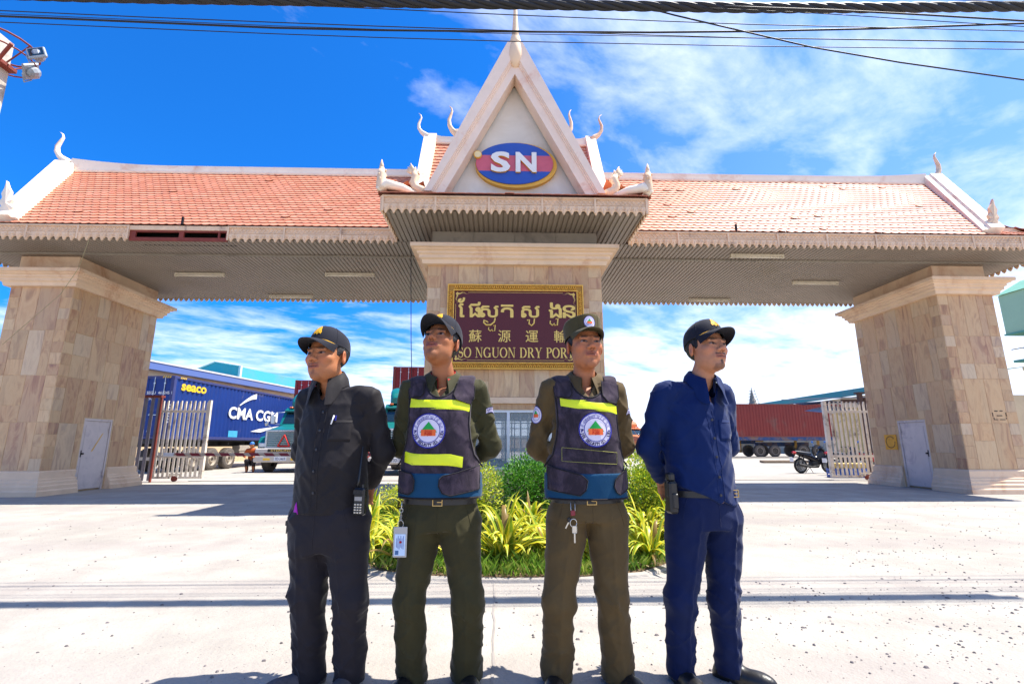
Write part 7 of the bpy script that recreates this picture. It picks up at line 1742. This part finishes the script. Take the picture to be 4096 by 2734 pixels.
        if folds:
            q1 = np.abs(vnoise(P[0] * 8 + seed, P[1] * 8, P[2] * 5 + P[0] * 5) - .5) * 2; q2 = np.abs(vnoise(P[0] * 15 + seed, P[1] * 15 + 5, P[2] * 13 - np.abs(P[0]) * 14) - .5) * 2; q3 = vnoise(P[0] * 30, P[1] * 30, P[2] * 30 + seed)
            out = np.clip((np.abs(P[0]) - .15) / .06, 0, 1); d = d + (q1 - .35) * cfg.get('fold', .013) + (q2 - .4) * (.006 + .010 * out * np.clip((1.30 - P[2]) / .08, .25, 1)) + (q3 - .5) * .002
            g1 = 1 - np.abs(vnoise((P[0] + P[2]) * 5 + seed, P[1] * 3, (P[2] - P[0]) * 13) - .5) * 2; g2 = 1 - np.abs(vnoise((P[0] - P[2]) * 6 + seed * 2, P[1] * 4, (P[2] + P[0]) * 15 + 7) - .5) * 2
            d = d - cfg.get('crisp', 1) * (.0065 * g1 ** 7 + .0055 * g2 ** 8)
        return d
    hem = cfg['hem']
    def shirt_cut(P):
        d = shirt(P); hz = hem(P[0], P[1]) if callable(hem) else hem; wristcut = 0
        Q = inv_pts(P, HI); d = np.maximum(d, hz - P[2]); nk = np.sqrt((P[0] - nb[0]) ** 2 + ((P[1] - nb[1]) / 1.15) ** 2); neck = .058 * hs - nk + .12 * np.clip(nb[2] - .055 - P[2], 0, 1) * 8
        v = np.abs(P[0] - nb[0] - cfg.get('vx', 0)) * 1.9 - (P[2] - (nb[2] - cfg.get('vdepth', .10))); front = (P[1] < nb[1])
        d = np.maximum(d, np.where(P[2] > nb[2] - .09, .058 * hs - nk, -1)); d = np.maximum(d, np.where(front & (P[2] > nb[2] - .16), -v - .0, -1)); return d
    zt = max(a[0][2] for a in arms) + .13
    ax = (axes([(-.36, .36, .0062)]), axes([(-.24, .32, .0066)]), axes([(cfg['hemz'] - .02, zt, .0062)]))
    shr = sdf_obj('shirt', shirt_cut, ax, cfg['smat'], g)
    return dict(g=g, shirt=shr, tro=tro, fs=shirt, ft=trousers, ftor=torso, arms=arms, legs=legs, nb=nb, HM=HM, Wl=Wl, cfg=cfg)
# ================================================================ the four guards
def torso_prof(lo, chestA=.172, waistA=.158, hemA=.165, chestB=.112, belly=.118, hemB=.118, top=1.36, cy=.0, dz=0.):
    zs = [lo, lo + (1.0 - lo) * .5, 1.00 + dz, 1.12 + dz, 1.22 + dz, 1.30 + dz, top + dz]
    return (zs, [hemA, (hemA + waistA) / 2, waistA, (waistA + chestA) / 2, chestA, chestA * .98, chestA * .62], [hemB, hemB, belly, (belly + chestB) / 2 + .002, chestB, chestB * .92, chestB * .62], [cy - .004, cy - .006, cy - .008, cy - .006, cy - .004, cy + .004, cy + .012])
def rot_(th):
    c, s = math.cos(th), math.sin(th); return lambda x, y, z: (x * c - y * s, x * s + y * c, z)
def buttons(par, pts, fn, r=.0062):
    for (x, z) in pts:
        y = float(hit(fn, [x], [z], -.5, .003)[0]); b = MB(); b.lathe([(0, y - .002), (r, y - .0015), (r, y + .0015), (0, y + .002)], (x, 0, z), 12, 0, 'y'); b.obj('button', M_BUTTON, par)
def placket(R, x0, x1, z0, z1, pocket=None, mat_=None, btn=()):
    b = MB(); fn = R['fs']; pts = [(x0 + (x1 - x0) * t, z0 + (z1 - z0) * t) for t in np.linspace(0, 1, 9)]
    line(b, [(p[0] + .016, p[1]) for p in pts], fn, .0020, .0004, sub=4); line(b, [(p[0] - .016, p[1]) for p in pts], fn, .0012, .0002, sub=4); b.obj('placket', mat_, R['shirt'], True)
    if pocket:
        b = MB(); px, pz, w, h = pocket; patch(b, [(px - w, pz - h), (px + w, pz - h), (px + w, pz), (px - w, pz)], fn, .0005, .0020, 8, 8); line(b, [(px - w, pz - .012), (px + w, pz - .012)], fn, .0013, .0025); b.obj('pocket', mat_, R['shirt'], True)
    buttons(R['shirt'], btn, fn)
def belt(R, z, h, buckle_x=0., a0=-180, a1=180, r=.165, rb=.115):
    b = MB(); ft = R['ft']; n = 60; rows = [[], [], [], []]
    for i in range(n + 1):
        a = rad(a0 + (a1 - a0) * i / n); dx, dy = math.sin(a), -math.cos(a); t = .0
        t = .30
        for _ in range(40):
            d = float(ft((np.array([dx * t]), np.array([dy * t]), np.array([z])))[0]); t -= d * .8
            if abs(d) < .0008: break
        for k, (o, dz) in enumerate(((.001, -h / 2), (.0055, -h / 2), (.0055, h / 2), (.001, h / 2))): rows[k].append((dx * (t + o), dy * (t + o), z + dz))
    b.grid(rows); bl = b.obj('belt', M_LEATH, R['tro'], True, sharp=rad(40))
    if buckle_x is not None:
        y = float(hit(ft, [buckle_x], [z], -.5, .009)[0]); b = MB(); w, hh = .024, h / 2 + .003
        for (x0, x1, z0, z1) in ((-w, w, hh - .004, hh), (-w, w, -hh, -hh + .004), (-w, -w + .004, -hh + .004, hh - .004), (w - .004, w, -hh + .004, hh - .004), (-.002, w, -.002, .002)): b.box(buckle_x + x0, buckle_x + x1, y - .002, y + .003, z + z0, z + z1)
        b.obj('buckle', pbr('brass', C('#b79a63'), .35, .8), bl)
    return bl

# ---- ballistic vest with waistband, flaps, tapes and round company patch
def vest(R, v):
    nb = R['nb']; arms = R['arms']; sh = [a[0] for a in arms]
    def base(P):
        d = R['ftor'](P); d = smin(d, cap(P, (sh[0][0] * .72, sh[0][1], sh[0][2] + .008), (sh[1][0] * .72, sh[1][1], sh[1][2] + .008), .052, .052), .05); n = vnoise(P[0] * 7 + 3, P[1] * 5, P[2] * 7); m = np.abs(vnoise(P[0] * 13, P[1] * 13, P[2] * 17 + P[0] * 10) - .5)
        side = np.clip((np.abs(P[0]) - .08) / .08, 0, 1); return d + (n - .5) * .008 + (m - .2) * (.004 + .012 * side)
    WZ = [.80, .92, .99, 1.05, 1.13, 1.20, 1.27, 1.33, 1.38, 1.46]; WW = [.26, .25, .22, .178, .160, .153, .155, .160, .168, .172]; nz, nr, nh = v['neck']
    def reg(P):
        w = np.interp(P[2], WZ, WW); e = np.sqrt((P[0] - nb[0]) ** 2 / nr ** 2 + (P[2] - nz) ** 2 / nh ** 2); scoop = (1 - e) * min(nr, nh)
        return np.maximum(np.maximum(np.abs(P[0] - v.get('cx', 0)) - w, np.where(P[1] < nb[1] + .03, scoop, .05 - np.sqrt((P[0] - nb[0]) ** 2 + (P[1] - nb[1]) ** 2) + .02)), .868 - P[2])
    bf = lambda P: base(P) - .019
    V = lambda P: smax(bf(P), reg(P), .006)
    ax = (axes([(-.30, .30, .0058)]), axes([(-.20, .20, .0062)]), axes([(.85, 1.46, .0058)]))
    ve = sdf_obj('vest', V, ax, F_VEST, R['g'])
    b = MB()                                            # binding along neckline and armholes
    line(b, [(nb[0] + nr * 1.02 * math.sin(a), nz - nh * 1.02 * math.cos(a)) for a in np.linspace(-1.25, 1.25, 12)], bf, .0045, -.001, 5, 3)
    for s in (-1, 1): line(b, [(v.get('cx', 0) + s * (w_ - .004), z_) for z_, w_ in zip(WZ[2:-1], WW[2:-1])], bf, .0045, -.001, 5, 4)
    b.obj('binding', F_BIND, ve, True)
    wb = lambda P: smax(base(P) - .024, np.abs(P[2] - v['band'][0] + .06 * P[0] * 0) - v['band'][1], .004)
    ax = (axes([(-.30, .30, .006)]), axes([(-.20, .20, .0065)]), axes([(v['band'][0] - v['band'][1] - .02, v['band'][0] + v['band'][1] + .02, .006)]))
    w_ = sdf_obj('waistband', wb, ax, F_BLUEW, ve); wf = lambda P: base(P) - .024
    b = MB(); z0 = v['band'][0] - v['band'][1] + .004; line(b, [(x, z0) for x in np.linspace(-.2, .2, 12)], wf, .005, -.001, 5, 3); b.obj('hem_binding', F_BIND, w_, True)
    for ol in v['flaps']:
        b = MB(); patch(b, ol, wf, .001, .009, 16, 16); fl = b.obj('velcro_flap', F_VEST, ve, True, sharp=rad(50)); b = MB(); line(b, ol + ol[:1], wf, .0032, .009, 5, 4); b.obj('flap_binding', F_BIND, fl, True)
    for ol in v['pads']:
        b = MB(); patch(b, ol, bf, .001, .008, 14, 10); fl = b.obj('shoulder_pad', F_VEST, ve, True, sharp=rad(50)); b = MB(); line(b, ol[:], bf, .003, .008, 5, 4); b.obj('pad_binding', F_BIND, fl, True)
    for ol in v['tapes']: b = MB(); patch(b, ol, bf, .0012, .0014, 6, 24); b.obj('reflective_tape', M_TAPE, ve, True, sharp=rad(50))
    cx_, cz_, rr = v['patch']
    def S(u, w, o):
        y = hit(bf, [cx_ + u * rr], [cz_ + w * rr], -.5, .004 + o * 1.3); return (cx_ + u * rr, float(y[0]), cz_ + w * rr)
    # batch the ray hits: cache a smooth fit of the surface under the patch
    gu = np.linspace(-1.1, 1.1, 12); GX_, GZ_ = np.meshgrid(gu, gu, indexing='ij'); Yg = hit(bf, cx_ + GX_ * rr, cz_ + GZ_ * rr, -.5, 0)
    def S(u, w, o):
        fu, fw = (min(max(u, -1.09), 1.09) + 1.1) / .2, (min(max(w, -1.09), 1.09) + 1.1) / .2; i, j = min(10, int(fu)), min(10, int(fw)); a, c = fu - i, fw - j
        y = (Yg[i, j] * (1 - a) + Yg[i + 1, j] * a) * (1 - c) + (Yg[i, j + 1] * (1 - a) + Yg[i + 1, j + 1] * a) * c; return (cx_ + u * rr, y - .0035 - o * 1.2, cz_ + w * rr)
    badge(S, ve); return ve, bf

def sleeve_patch(R, side, z, kind):
    """badge sewn on the outer sleeve"""
    fn = R['fs']; a = R['arms'][1 if side > 0 else 0]; cxs = a[0][0] * .5 + a[1][0] * .5; cys = a[0][1] * .5 + a[1][1] * .5
    def S(u, w, o):
        al = rad(38) * u + rad(52) * 1; dx, dy = side * math.sin(al), -math.cos(al); zz = z + w * .045; t = .02
        for _ in range(30): d = float(fn((np.array([cxs + dx * t]), np.array([cys + dy * t]), np.array([zz])))[0]); t -= d * .8; 
        return (cxs + dx * (t + .003 + o), cys + dy * (t + .003 + o), zz)
    if kind == 'round': badge(S, R['shirt'], small=True)
    else:
        b = MB(); k = 10; rows = [[S(-1 + 2 * i / k, .25 * (1 - (-1 + 2 * i / k) ** 2) + dz, 0) for i in range(k + 1)] for dz in (-.28, .0, .28)]; b.grid(rows); p = b.obj('arc_patch', F_PATCH, R['shirt'])
        b = MB()
        for dz in (-.27, .25): b.grid([[S(-1 + 2 * i / k, .25 * (1 - (-1 + 2 * i / k) ** 2) + dz + q, .001) for i in range(k + 1)] for q in (0, .05)])
        v, f = text_mesh('P-JSS SECURITY', .40, .015); w_ = max(q[0] for q in v); b.add([S(-.88 + 1.76 * x / w_, .25 * (1 - (-.88 + 1.76 * x / w_) ** 2) + y - .12, .0015) for x, y in v], f); b.obj('patch_lettering', F_PBLUE, p)

SK1, SK2, SK3, SK4 = C('#ad704a'), C('#a06643'), C('#b0704c'), C('#ba8160')
# ---------------- guard in the black shirt, turned to the left
th = rad(-14); L1 = rot_(th)
R1 = guard(dict(label='guard in a plain black shirt and trousers, leftmost of the four', seed=1, pos=(-.83, 2.56), yaw=th, hs=1.12,
    torso=torso_prof(.765, .180, .176, .186, .122, .148, .142, dz=-.005), head=(-.062, -.04, 1.540), hyaw=rad(-4), hpitch=rad(4), hroll=rad(-2), neck=(-.035, .0, 1.410),
    arms=[[L1(-.178, .0, 1.335), L1(-.225, .07, 1.06), L1(-.04, .175, .92)], [L1(.182, -.005, 1.335), L1(.240, .06, 1.06), L1(.135, .145, .895)]],
    legs=[[(-.085, .01, .74), (-.072, -.01, .40), (-.045, .02, .05)], [(.095, -.02, .74), (.140, -.05, .40), (.146, .0, .05)]], legr=[.108, .073, .066], armr=[.054, .050, .040], crz=.50, crotch=.04,
    pelvis=([.60, .68, .76, .84], [.165, .172, .176, .170], [.125, .132, .132, .128], [0, 0, 0, 0]), feet=[rad(-52), rad(-12)], tmat=F_BLACKT, smat=F_BLACK, shoe=M_KNIT, sole=M_SOLE, cap='ball', hem=.775, hemz=.765, fold=.010, crisp=.45, vx=-.0,
    face=dict(skin=SK1, lip=C('#955540'), w=1.05, jaw=1.12, cheek=1.15, nose=1.05, eye=.8, stubble=.35, neckw=1.1)))
collar(R1['g'], R1, .066, 1.478, F_BLACK, tip=.055)
placket(R1, -.0, .0, 1.29, .80, (.092, 1.215, .048, .10), F_BLACK, [(-.002, z) for z in (1.255, 1.165, 1.075, .975, .875)])
b = MB(); p0 = hit(R1['fs'], [.052, .060], [1.19, 1.235], -.5, .008); b.tube([(.055, float(p0[0]), 1.195), (.062, float(p0[1]), 1.238)], .0035, 6); pn = b.obj('pen', M_WHITE, R1['shirt'], True); b = MB(); b.tube([(.070, float(p0[1]), 1.214), (.073, float(p0[1]), 1.238)], .004, 6); b.obj('pen_cap', F_PBLUE, pn)
b = MB(); patch(b, [(-.128, .776), (-.085, .776), (-.105, .83)], R1['fs'], .0008, .0012, 6, 4); b.obj('undershirt', F_MAG, R1['g'], True)
RDX = None
RD = thing('two_way_radio', 'black two way radio with thin antenna on the hip of the guard in black', 'radio', (R1['g'].location.x + .040, R1['g'].location.y + .045, 0), th); LOCALS.add(RD.name)
b = MB(); b.bbox(.155, .212, -.165, -.128, .775, .900, .008); b.bbox(.158, .209, -.172, -.166, .868, .893, .004); rb_ = b.obj('radio_body', M_PLAST, RD)
b = MB(); b.tube([(.168, -.146, .90), (.170, -.144, .93), (.178, -.14, 1.09)], [.0085, .006, .0035], 8); b.obj('antenna', M_PLAST, rb_, True)
b = MB(); b.lathe([(.008, .90), (.008, .915)], (.196, -.148, 0), 10); b.obj('knob', M_PLAST, rb_)
b = MB()
for i in range(3):
    for j in range(4): b.bbox(.166 + i * .014, .176 + i * .014, -.1695, -.1655, .786 + j * .012, .793 + j * .012, .001)
b.obj('keypad', M_NICKEL, rb_)
b = MB(); b.box(.166, .203, -.1675, -.1655, .842, .860); b.obj('display', pbr('lcd_grey', C('#8d8a86'), .3), rb_)
b = MB()
for j in range(5): b.box(.166, .202, -.174, -.1722, .871 + j * .0045, .873 + j * .0045)
b.obj('speaker_slots', M_BLACK, rb_)
def keys(par_loc, th, lab, items, z0):
    K = thing('key_ring', lab, 'keys', (par_loc[0], par_loc[1], 0), th); LOCALS.add(K.name); return K
K1 = keys(R1['g'].location, th, 'bunch of dark keys hanging at the far hip of the guard in black', None, .7)
b = MB(); kx_, ky_ = -.188, -.045
b.tube([(kx_ + .014 * math.cos(a), ky_, .745 + .014 * math.sin(a)) for a in np.linspace(0, 6.283, 15)], .0018, 5); b.obj('ring', M_NICKEL, K1, True)
for q, (dx, dz) in enumerate(((-.012, 0), (.0, -.004), (.010, .0))):
    b = MB(); b.bbox(kx_ + dx - .009, kx_ + dx + .009, ky_ - .004 + q * .004, ky_ - .001 + q * .004, .708 + dz, .732 + dz, .003); b.box(kx_ + dx - .003, kx_ + dx + .003, ky_ - .003 + q * .004, ky_ - .0015 + q * .004, .672 + dz, .708 + dz); b.obj('key', M_PLAST if q == 0 else M_NICKEL, K1)

# ---------------- guard with two yellow tapes, looking up to the left
th = rad(-2); L2 = rot_(th)
R2 = guard(dict(label='guard in black vest with two yellow tapes, chin raised', seed=2, pos=(-.285, 2.55), yaw=th, hs=1.13,
    torso=torso_prof(.80, .170, .172, .172, .112, .118, .118, dz=.03), head=(-.018, -.03, 1.615), hyaw=rad(-15), hpitch=rad(22), hroll=rad(0), neck=(.0, .02, 1.425),
    arms=[[L2(-.176, .0, 1.372), L2(-.222, .085, 1.09), L2(-.05, .175, .93)], [L2(.180, .0, 1.372), L2(.238, .08, 1.09), L2(.060, .180, .955)]],
    legs=[[(-.090, .0, .72), (-.128, -.03, .38), (-.110, .02, .04)], [(.094, .0, .72), (.148, -.03, .38), (.142, .03, .04)]], legr=[.107, .070, .068], armr=[.053, .048, .038], crz=.58, crotch=.024,
    pelvis=([.70, .75, .80, .865], [.176, .190, .182, .168], [.128, .128, .120, .114], [0, 0, 0, 0]), feet=[rad(-18), rad(14)], tmat=F_OLIVET, smat=F_OLIVE, shoe=M_LEATH, sole=M_SOLE, cap='ball', hem=.84, hemz=.83,
    face=dict(skin=SK2, lip=C('#94503f'), w=.97, jaw=.95, cheek=1., nose=1., eye=1.05, stubble=.32, neckw=.98)))
collar(R2['g'], R2, .066, 1.490, F_OLIVE)
collar(R2['g'], R2, .0600, 1.486, F_RED, tip=.02, width=.004)
vest(R2, dict(neck=(1.445, .085, .115), band=(.905, .060), patch=(-.048, 1.165, .084), cx=-.005,
    flaps=[[(-.198, .872), (-.135, .866), (-.112, .885), (-.108, .93), (-.125, .962), (-.198, .975)], [(.012, .905), (.03, .874), (.07, .862), (.198, .888), (.198, 1.00), (.10, .968), (.03, .952), (.014, .935)]],
    pads=[[(-.165, 1.380), (-.160, 1.330), (-.098, 1.332), (-.086, 1.35), (-.090, 1.415)], [(.086, 1.415), (.066, 1.345), (.082, 1.318), (.150, 1.296), (.166, 1.33), (.168, 1.39)]],
    tapes=[[(-.153, 1.276), (.148, 1.258), (.150, 1.312), (-.151, 1.326)], [(-.170, 1.005), (.118, .990), (.122, 1.050), (-.168, 1.066)]]))
sleeve_patch(R2, 1, 1.265, 'arc')
belt(R2, .832, .030, .005)
ID = thing('identity_card', 'identity card in clear holder on the belt of the guard with raised chin', 'badge', (R2['g'].location.x, R2['g'].location.y, 0), th); LOCALS.add(ID.name)
yy = float(hit(R2['ft'], [-.165, -.14, -.14, -.13], [.76, .70, .65, .60], -.5, .008).min()); ix = -.165
b = MB(); b.tube([(ix, yy + .006, .835), (ix, yy, .80)], .0028, 6); b.tube([(ix + .008 * math.cos(a), yy, .795 + .010 * math.sin(a)) for a in np.linspace(0, 6.283, 13)], .0016, 5)
for k in range(4): b.tube([(ix + .004 * math.cos(a) * (k % 2) , yy + .004 * math.cos(a) * ((k + 1) % 2), .778 - k * .008 + .006 * math.sin(a)) for a in np.linspace(0, 6.283, 9)], .0013, 4)
b.tube([(ix + .013 * math.cos(a), yy - .002, .733 + .018 * math.sin(a)) for a in np.linspace(0, 6.283, 17)], .0015, 5); b.obj('clip_chain', M_NICKEL, ID, True)
M_CLEAR = pbr('clear_vinyl', C('#a9a6a2'), .2, var=.05)
b = MB(); b.bbox(ix - .031, ix + .033, yy - .004, yy - .001, .588, .722, .0015); b.obj('holder', M_CLEAR, ID)
b = MB(); b.box(ix - .024, ix + .026, yy - .0055, yy - .0042, .596, .690); cd_ = b.obj('card', pbr('pale_blue_card', C('#b9cfe8'), .5), ID)
b = MB(); F = lambda u, v, d: (ix + .020 - v, yy - .0062, .680 - u)
for k in range(6): b.box(ix + .016 - k * .0062, ix + .0180 - k * .0062, yy - .0062, yy - .0056, .624 + (k % 3) * .004, .682 - (k % 2) * .01)
b.obj('print_lines', F_PBLUE, cd_)
b = MB(); b.box(ix - .020, ix - .004, yy - .0063, yy - .0056, .600, .618); b.obj('portrait', pbr('photo_blue', C('#2f5b8e'), .5), cd_); b = MB(); b.lathe([(0, yy - .0068), (.0055, yy - .0067), (.0055, yy - .0062)], (ix - .0005 + .004, 0, .655), 12, 0, 'y'); b.obj('stamp', F_PRED, cd_)

# ---------------- guard in the olive field cap
th = rad(2); L3 = rot_(th)
R3 = guard(dict(label='guard in black vest with one yellow tape and an olive cap', seed=3, pos=(.445, 2.55), yaw=th, hs=1.12,
    torso=torso_prof(.80, .172, .172, .172, .112, .118, .118, dz=.03), head=(.012, -.03, 1.605), hyaw=rad(7), hpitch=rad(6), hroll=rad(0), neck=(.01, .02, 1.43),
    arms=[[L3(-.180, .0, 1.375), L3(-.236, .08, 1.09), L3(-.06, .180, .93)], [L3(.180, .0, 1.375), L3(.225, .085, 1.09), L3(.05, .180, .94)]],
    legs=[[(-.100, .0, .74), (-.148, -.03, .38), (-.160, .02, .04)], [(.098, .0, .74), (.108, -.03, .38), (.137, .02, .04)]], legr=[.105, .071, .072], armr=[.053, .048, .038], crz=.66, crotch=.022,
    pelvis=([.74, .78, .82, .865], [.180, .186, .180, .168], [.125, .124, .118, .114], [0, 0, 0, 0]), feet=[rad(-14), rad(18)], tmat=F_OLIVE2, smat=F_OLIVE2, shoe=M_LEATH, sole=M_SOLE, cap='field', hem=.84, hemz=.83,
    face=dict(skin=SK3, lip=C('#96543f'), w=.98, jaw=1., cheek=1.15, nose=1.12, eye=.85, stubble=.2, neckw=1.0)))
collar(R3['g'], R3, .066, 1.490, F_OLIVE2)
_, bf3 = vest(R3, dict(neck=(1.445, .088, .115), band=(.900, .062), patch=(.028, 1.170, .084), cx=.0,
    flaps=[[(-.20, .885), (-.06, .862), (-.032, .885), (-.022, .93), (-.05, .955), (-.20, .995)], [(.125, .872), (.145, .862), (.20, .885), (.20, .985), (.145, .955), (.118, .93), (.112, .90)]],
    pads=[[(-.168, 1.405), (-.160, 1.335), (-.092, 1.330), (-.078, 1.35), (-.085, 1.42)], [(.080, 1.418), (.078, 1.34), (.105, 1.308), (.150, 1.302), (.168, 1.33), (.170, 1.40)]],
    tapes=[[(-.135, 1.283), (.150, 1.248), (.152, 1.298), (-.137, 1.328)]]))
b = MB(); line(b, [(-.135, 1.085), (-.137, 1.020), (.135, 1.005), (.138, 1.060), (-.135, 1.085)], bf3, .0010, .001, 4, 10); b.obj('stitch_line', pbr('yellow_thread', C('#9c9a4a'), .8), R3['g'])
sleeve_patch(R3, -1, 1.25, 'round'); sleeve_patch(R3, 1, 1.26, 'arc')
belt(R3, .835, .030, .0)
K3 = keys(R3['g'].location, th, 'silver keys with a red fob at the belt of the olive capped guard', None, .7)
ft3 = R3['ft']; kx_ = -.092; ky_ = float(hit(ft3, [kx_], [.74], -.5, .014)[0])
b = MB(); b.tube([(kx_ - .010, ky_ + .004, .835), (kx_ - .010, ky_, .79), (kx_, ky_, .782), (kx_ + .010, ky_, .79), (kx_ + .010, ky_ + .004, .835)], .0018, 5); b.tube([(kx_ + .016 * math.cos(a), ky_ - .002, .738 + .018 * math.sin(a)) for a in np.linspace(0, 6.283, 17)], .0022, 6); b.obj('ring', M_NICKEL, K3, True)
b = MB(); b.bbox(kx_ - .012, kx_ + .010, ky_ - .005, ky_ + .003, .770, .795, .003); b.obj('fob', pbr('red_fob', C('#7d1d2b'), .4), K3)
b = MB(); b.bbox(kx_ - .008, kx_ + .016, ky_ - .006, ky_ - .003, .692, .726, .003); b.box(kx_ + .0005, kx_ + .0075, ky_ - .0055, ky_ - .0035, .650, .692); b.obj('key', M_NICKEL, K3)
b = MB(); b.bbox(kx_ - .028, kx_ - .010, ky_ - .002, ky_ + .004, .742, .762, .004, 1); b.add([(kx_ - .026, ky_ - .003, .742), (kx_ - .020, ky_ - .003, .740), (kx_ - .036, ky_ - .003, .712), (kx_ - .040, ky_ - .003, .716)], [(0, 1, 2, 3)]); b.obj('key', [M_NICKEL, M_PLAST], K3)

# ---------------- guard in navy blue, turned to the right
th = rad(12); L4 = rot_(th)
hem4 = lambda x, y: np.interp(x, [-.24, -.16, -.06, .015, .03, .10, .17, .24], [.905, .895, .855, .815, .83, .80, .815, .86])
R4 = guard(dict(label='guard in navy blue shirt and trousers, rightmost of the four', seed=4, pos=(1.035, 2.56), yaw=th, hs=1.12,
    torso=torso_prof(.79, .176, .168, .176, .118, .132, .134, dz=.0), head=(.075, -.045, 1.592), hyaw=rad(3), hpitch=rad(8), hroll=rad(2), neck=(.045, .0, 1.425),
    arms=[[L4(-.182, .0, 1.365), L4(-.252, .06, 1.09), L4(-.125, .170, .925)], [L4(.180, .0, 1.365), L4(.232, .065, 1.09), L4(.04, .180, .92)]],
    legs=[[(-.088, -.02, .73), (-.150, -.04, .38), (-.160, .01, .04)], [(.102, .02, .73), (.068, -.01, .38), (.082, .03, .04)]], legr=[.102, .066, .057], armr=[.053, .048, .040], crz=.62, crotch=.025, crease=1.6,
    pelvis=([.70, .76, .82, .90], [.165, .176, .176, .168], [.128, .132, .128, .124], [0, 0, 0, 0]), feet=[rad(8), rad(48)], tmat=F_NAVYT, smat=F_NAVY, shoe=M_LEATH, sole=M_PLAST, cap='ball', hem=hem4, hemz=.79, fold=.011, crisp=.7, vdepth=.13,
    face=dict(skin=SK4, lip=C('#a4634c'), w=1.0, jaw=1.0, cheek=1.05, nose=1.05, eye=.75, stubble=.9, neckw=1.0, hairlen=.02)))
collar(R4['g'], R4, .067, 1.488, F_NAVY, tip=.075)
placket(R4, .004, .018, 1.27, .83, (.095, 1.22, .045, .10), F_NAVY, [(.010, z) for z in (1.22, 1.13, 1.04, .945, .86)])
belt(R4, .862, .030, .115)
HO = thing('holster', 'black pistol holster on the near hip of the guard in navy blue', 'holster', (R4['g'].location.x, R4['g'].location.y, 0), th); LOCALS.add(HO.name)
b = MB(); b.bbox(-.236, -.190, -.105, -.045, .775, .925, .010); b.bbox(-.228, -.198, -.116, -.104, .80, .87, .005); b.obj('case', M_LEATH, HO)
b = MB(); b.bbox(-.232, -.198, -.10, -.055, .925, .965, .008); b.bbox(-.238, -.192, -.085, -.072, .85, .93, .003); b.obj('grip', M_PLAST, HO)

# ---------------- two small figures in the yard
def small_person(name_label, loc, rz, crouch, top, trouser, hatc, skin=SK1, grp=None):
    g = thing('person', name_label, 'person', loc, rz, grp); LOCALS.add(g.name)
    if crouch: hip, sh, hd, kn, ft_, el, hn = (0, .12, .42), (0, -.05, .86), (0, -.12, 1.04), (.13, -.22, .46), (.12, .0, .05), (.24, -.16, .66), (.14, -.38, .60)
    else: hip, sh, hd, kn, ft_, el, hn = (0, .05, .78), (0, -.02, 1.24), (0, -.05, 1.46), (.18, -.36, .66), (.16, -.28, .28), (.24, -.18, 1.02), (.22, -.45, .95)
    m = lambda p, s: (p[0] * s, p[1], p[2])
    def body(P):
        d = cap(P, (0, hip[1], hip[2]), (0, sh[1], sh[2]), .12, .13, .8); d = smin(d, cap(P, (-.14, sh[1], sh[2]), (.14, sh[1], sh[2]), .065, .065), .05); d = smin(d, cap(P, sh, hd, .05, .05), .03); d = smin(d, ell(P, (0, hd[1], hd[2] + .03), (.078, .095, .115)), .02)
        for s in (-1, 1): d = smin(d, chain(P, [(.17 * s, sh[1], sh[2]), m(el, s), m(hn, s)], [.045, .038, .03], .02), .03); d = smin(d, chain(P, [(.09 * s, hip[1], hip[2]), m(kn, s), m(ft_, s)], [.08, .06, .045], .02), .03); d = smin(d, ell(P, (ft_[0] * s, ft_[1] - .06, ft_[2] - .0), (.04, .10, .04)), .02); d = smin(d, ell(P, m((hn[0], hn[1] - .04, hn[2]), s), (.025, .045, .018)), .02)
        return d
    axs = (axes([(-.40, .40, .018)]), axes([(-.6, .4, .018)]), axes([(0, 1.75, .018)])); sdf_obj('body', body, axs, M_SKIN, g, None, {'tone': lambda V: np.tile(np.array(skin[:3] + (1,)), (len(V), 1))})
    def trf(P):
        d = cap(P, (0, hip[1], hip[2] - .02), (0, hip[1], hip[2] + .08), .135, .13, .85)
        for s in (-1, 1): d = smin(d, chain(P, [(.09 * s, hip[1], hip[2]), m(kn, s), (ft_[0] * s, ft_[1], ft_[2] + .06)], [.095, .075, .06], .02), .03)
        return d
    sdf_obj('trousers', trf, axs, trouser, g)
    def shf(P):
        d = cap(P, (0, hip[1], hip[2] + .08), (0, sh[1], sh[2] - .01), .14, .145, .85); d = smin(d, cap(P, (-.14, sh[1], sh[2]), (.14, sh[1], sh[2]), .08, .08), .05)
        for s in (-1, 1): d = smin(d, chain(P, [(.17 * s, sh[1], sh[2]), m(el, s), tuple(Vector(m(el, s)).lerp(Vector(m(hn, s)), .8))], [.06, .052, .042], .02), .03)
        return np.maximum(d, P[2] - hd[2] + .10)
    sdf_obj('jacket', shf, axs, top, g)
    b = MB(); b.ball((0, hd[1] + .01, hd[2] + .085), (.092, .11, .085), 14); b.bbox(-.06, .06, hd[1] - .19, hd[1] - .08, hd[2] + .06, hd[2] + .075, .006); b.obj('hat', hatc, g, True); return g
small_person('crouching worker with a blue cap and orange vest beside the first teal truck', (-9.9, 20.4, 0), rad(15), True, fabric('orange_vest_cloth', C('#a8522a'), .8), F_BLACKT, pbr('blue_cap', C('#2f6fb5'), .6))
motorcycle('scooter ridden across the far yard just left of the guard in navy blue', (12.05, 38.5, 0), rad(205), C('#20242c'), 'motorcycles parked behind the right gate')
small_person('rider in a white jacket on the scooter in the far yard', (11.6, 38.25, .12), rad(-65), False, fabric('white_jacket', C('#cfd3d8'), .8), fabric('khaki_trousers', C('#7d6a55'), .8), pbr('white_helmet', C('#cfd6dc'), .4))
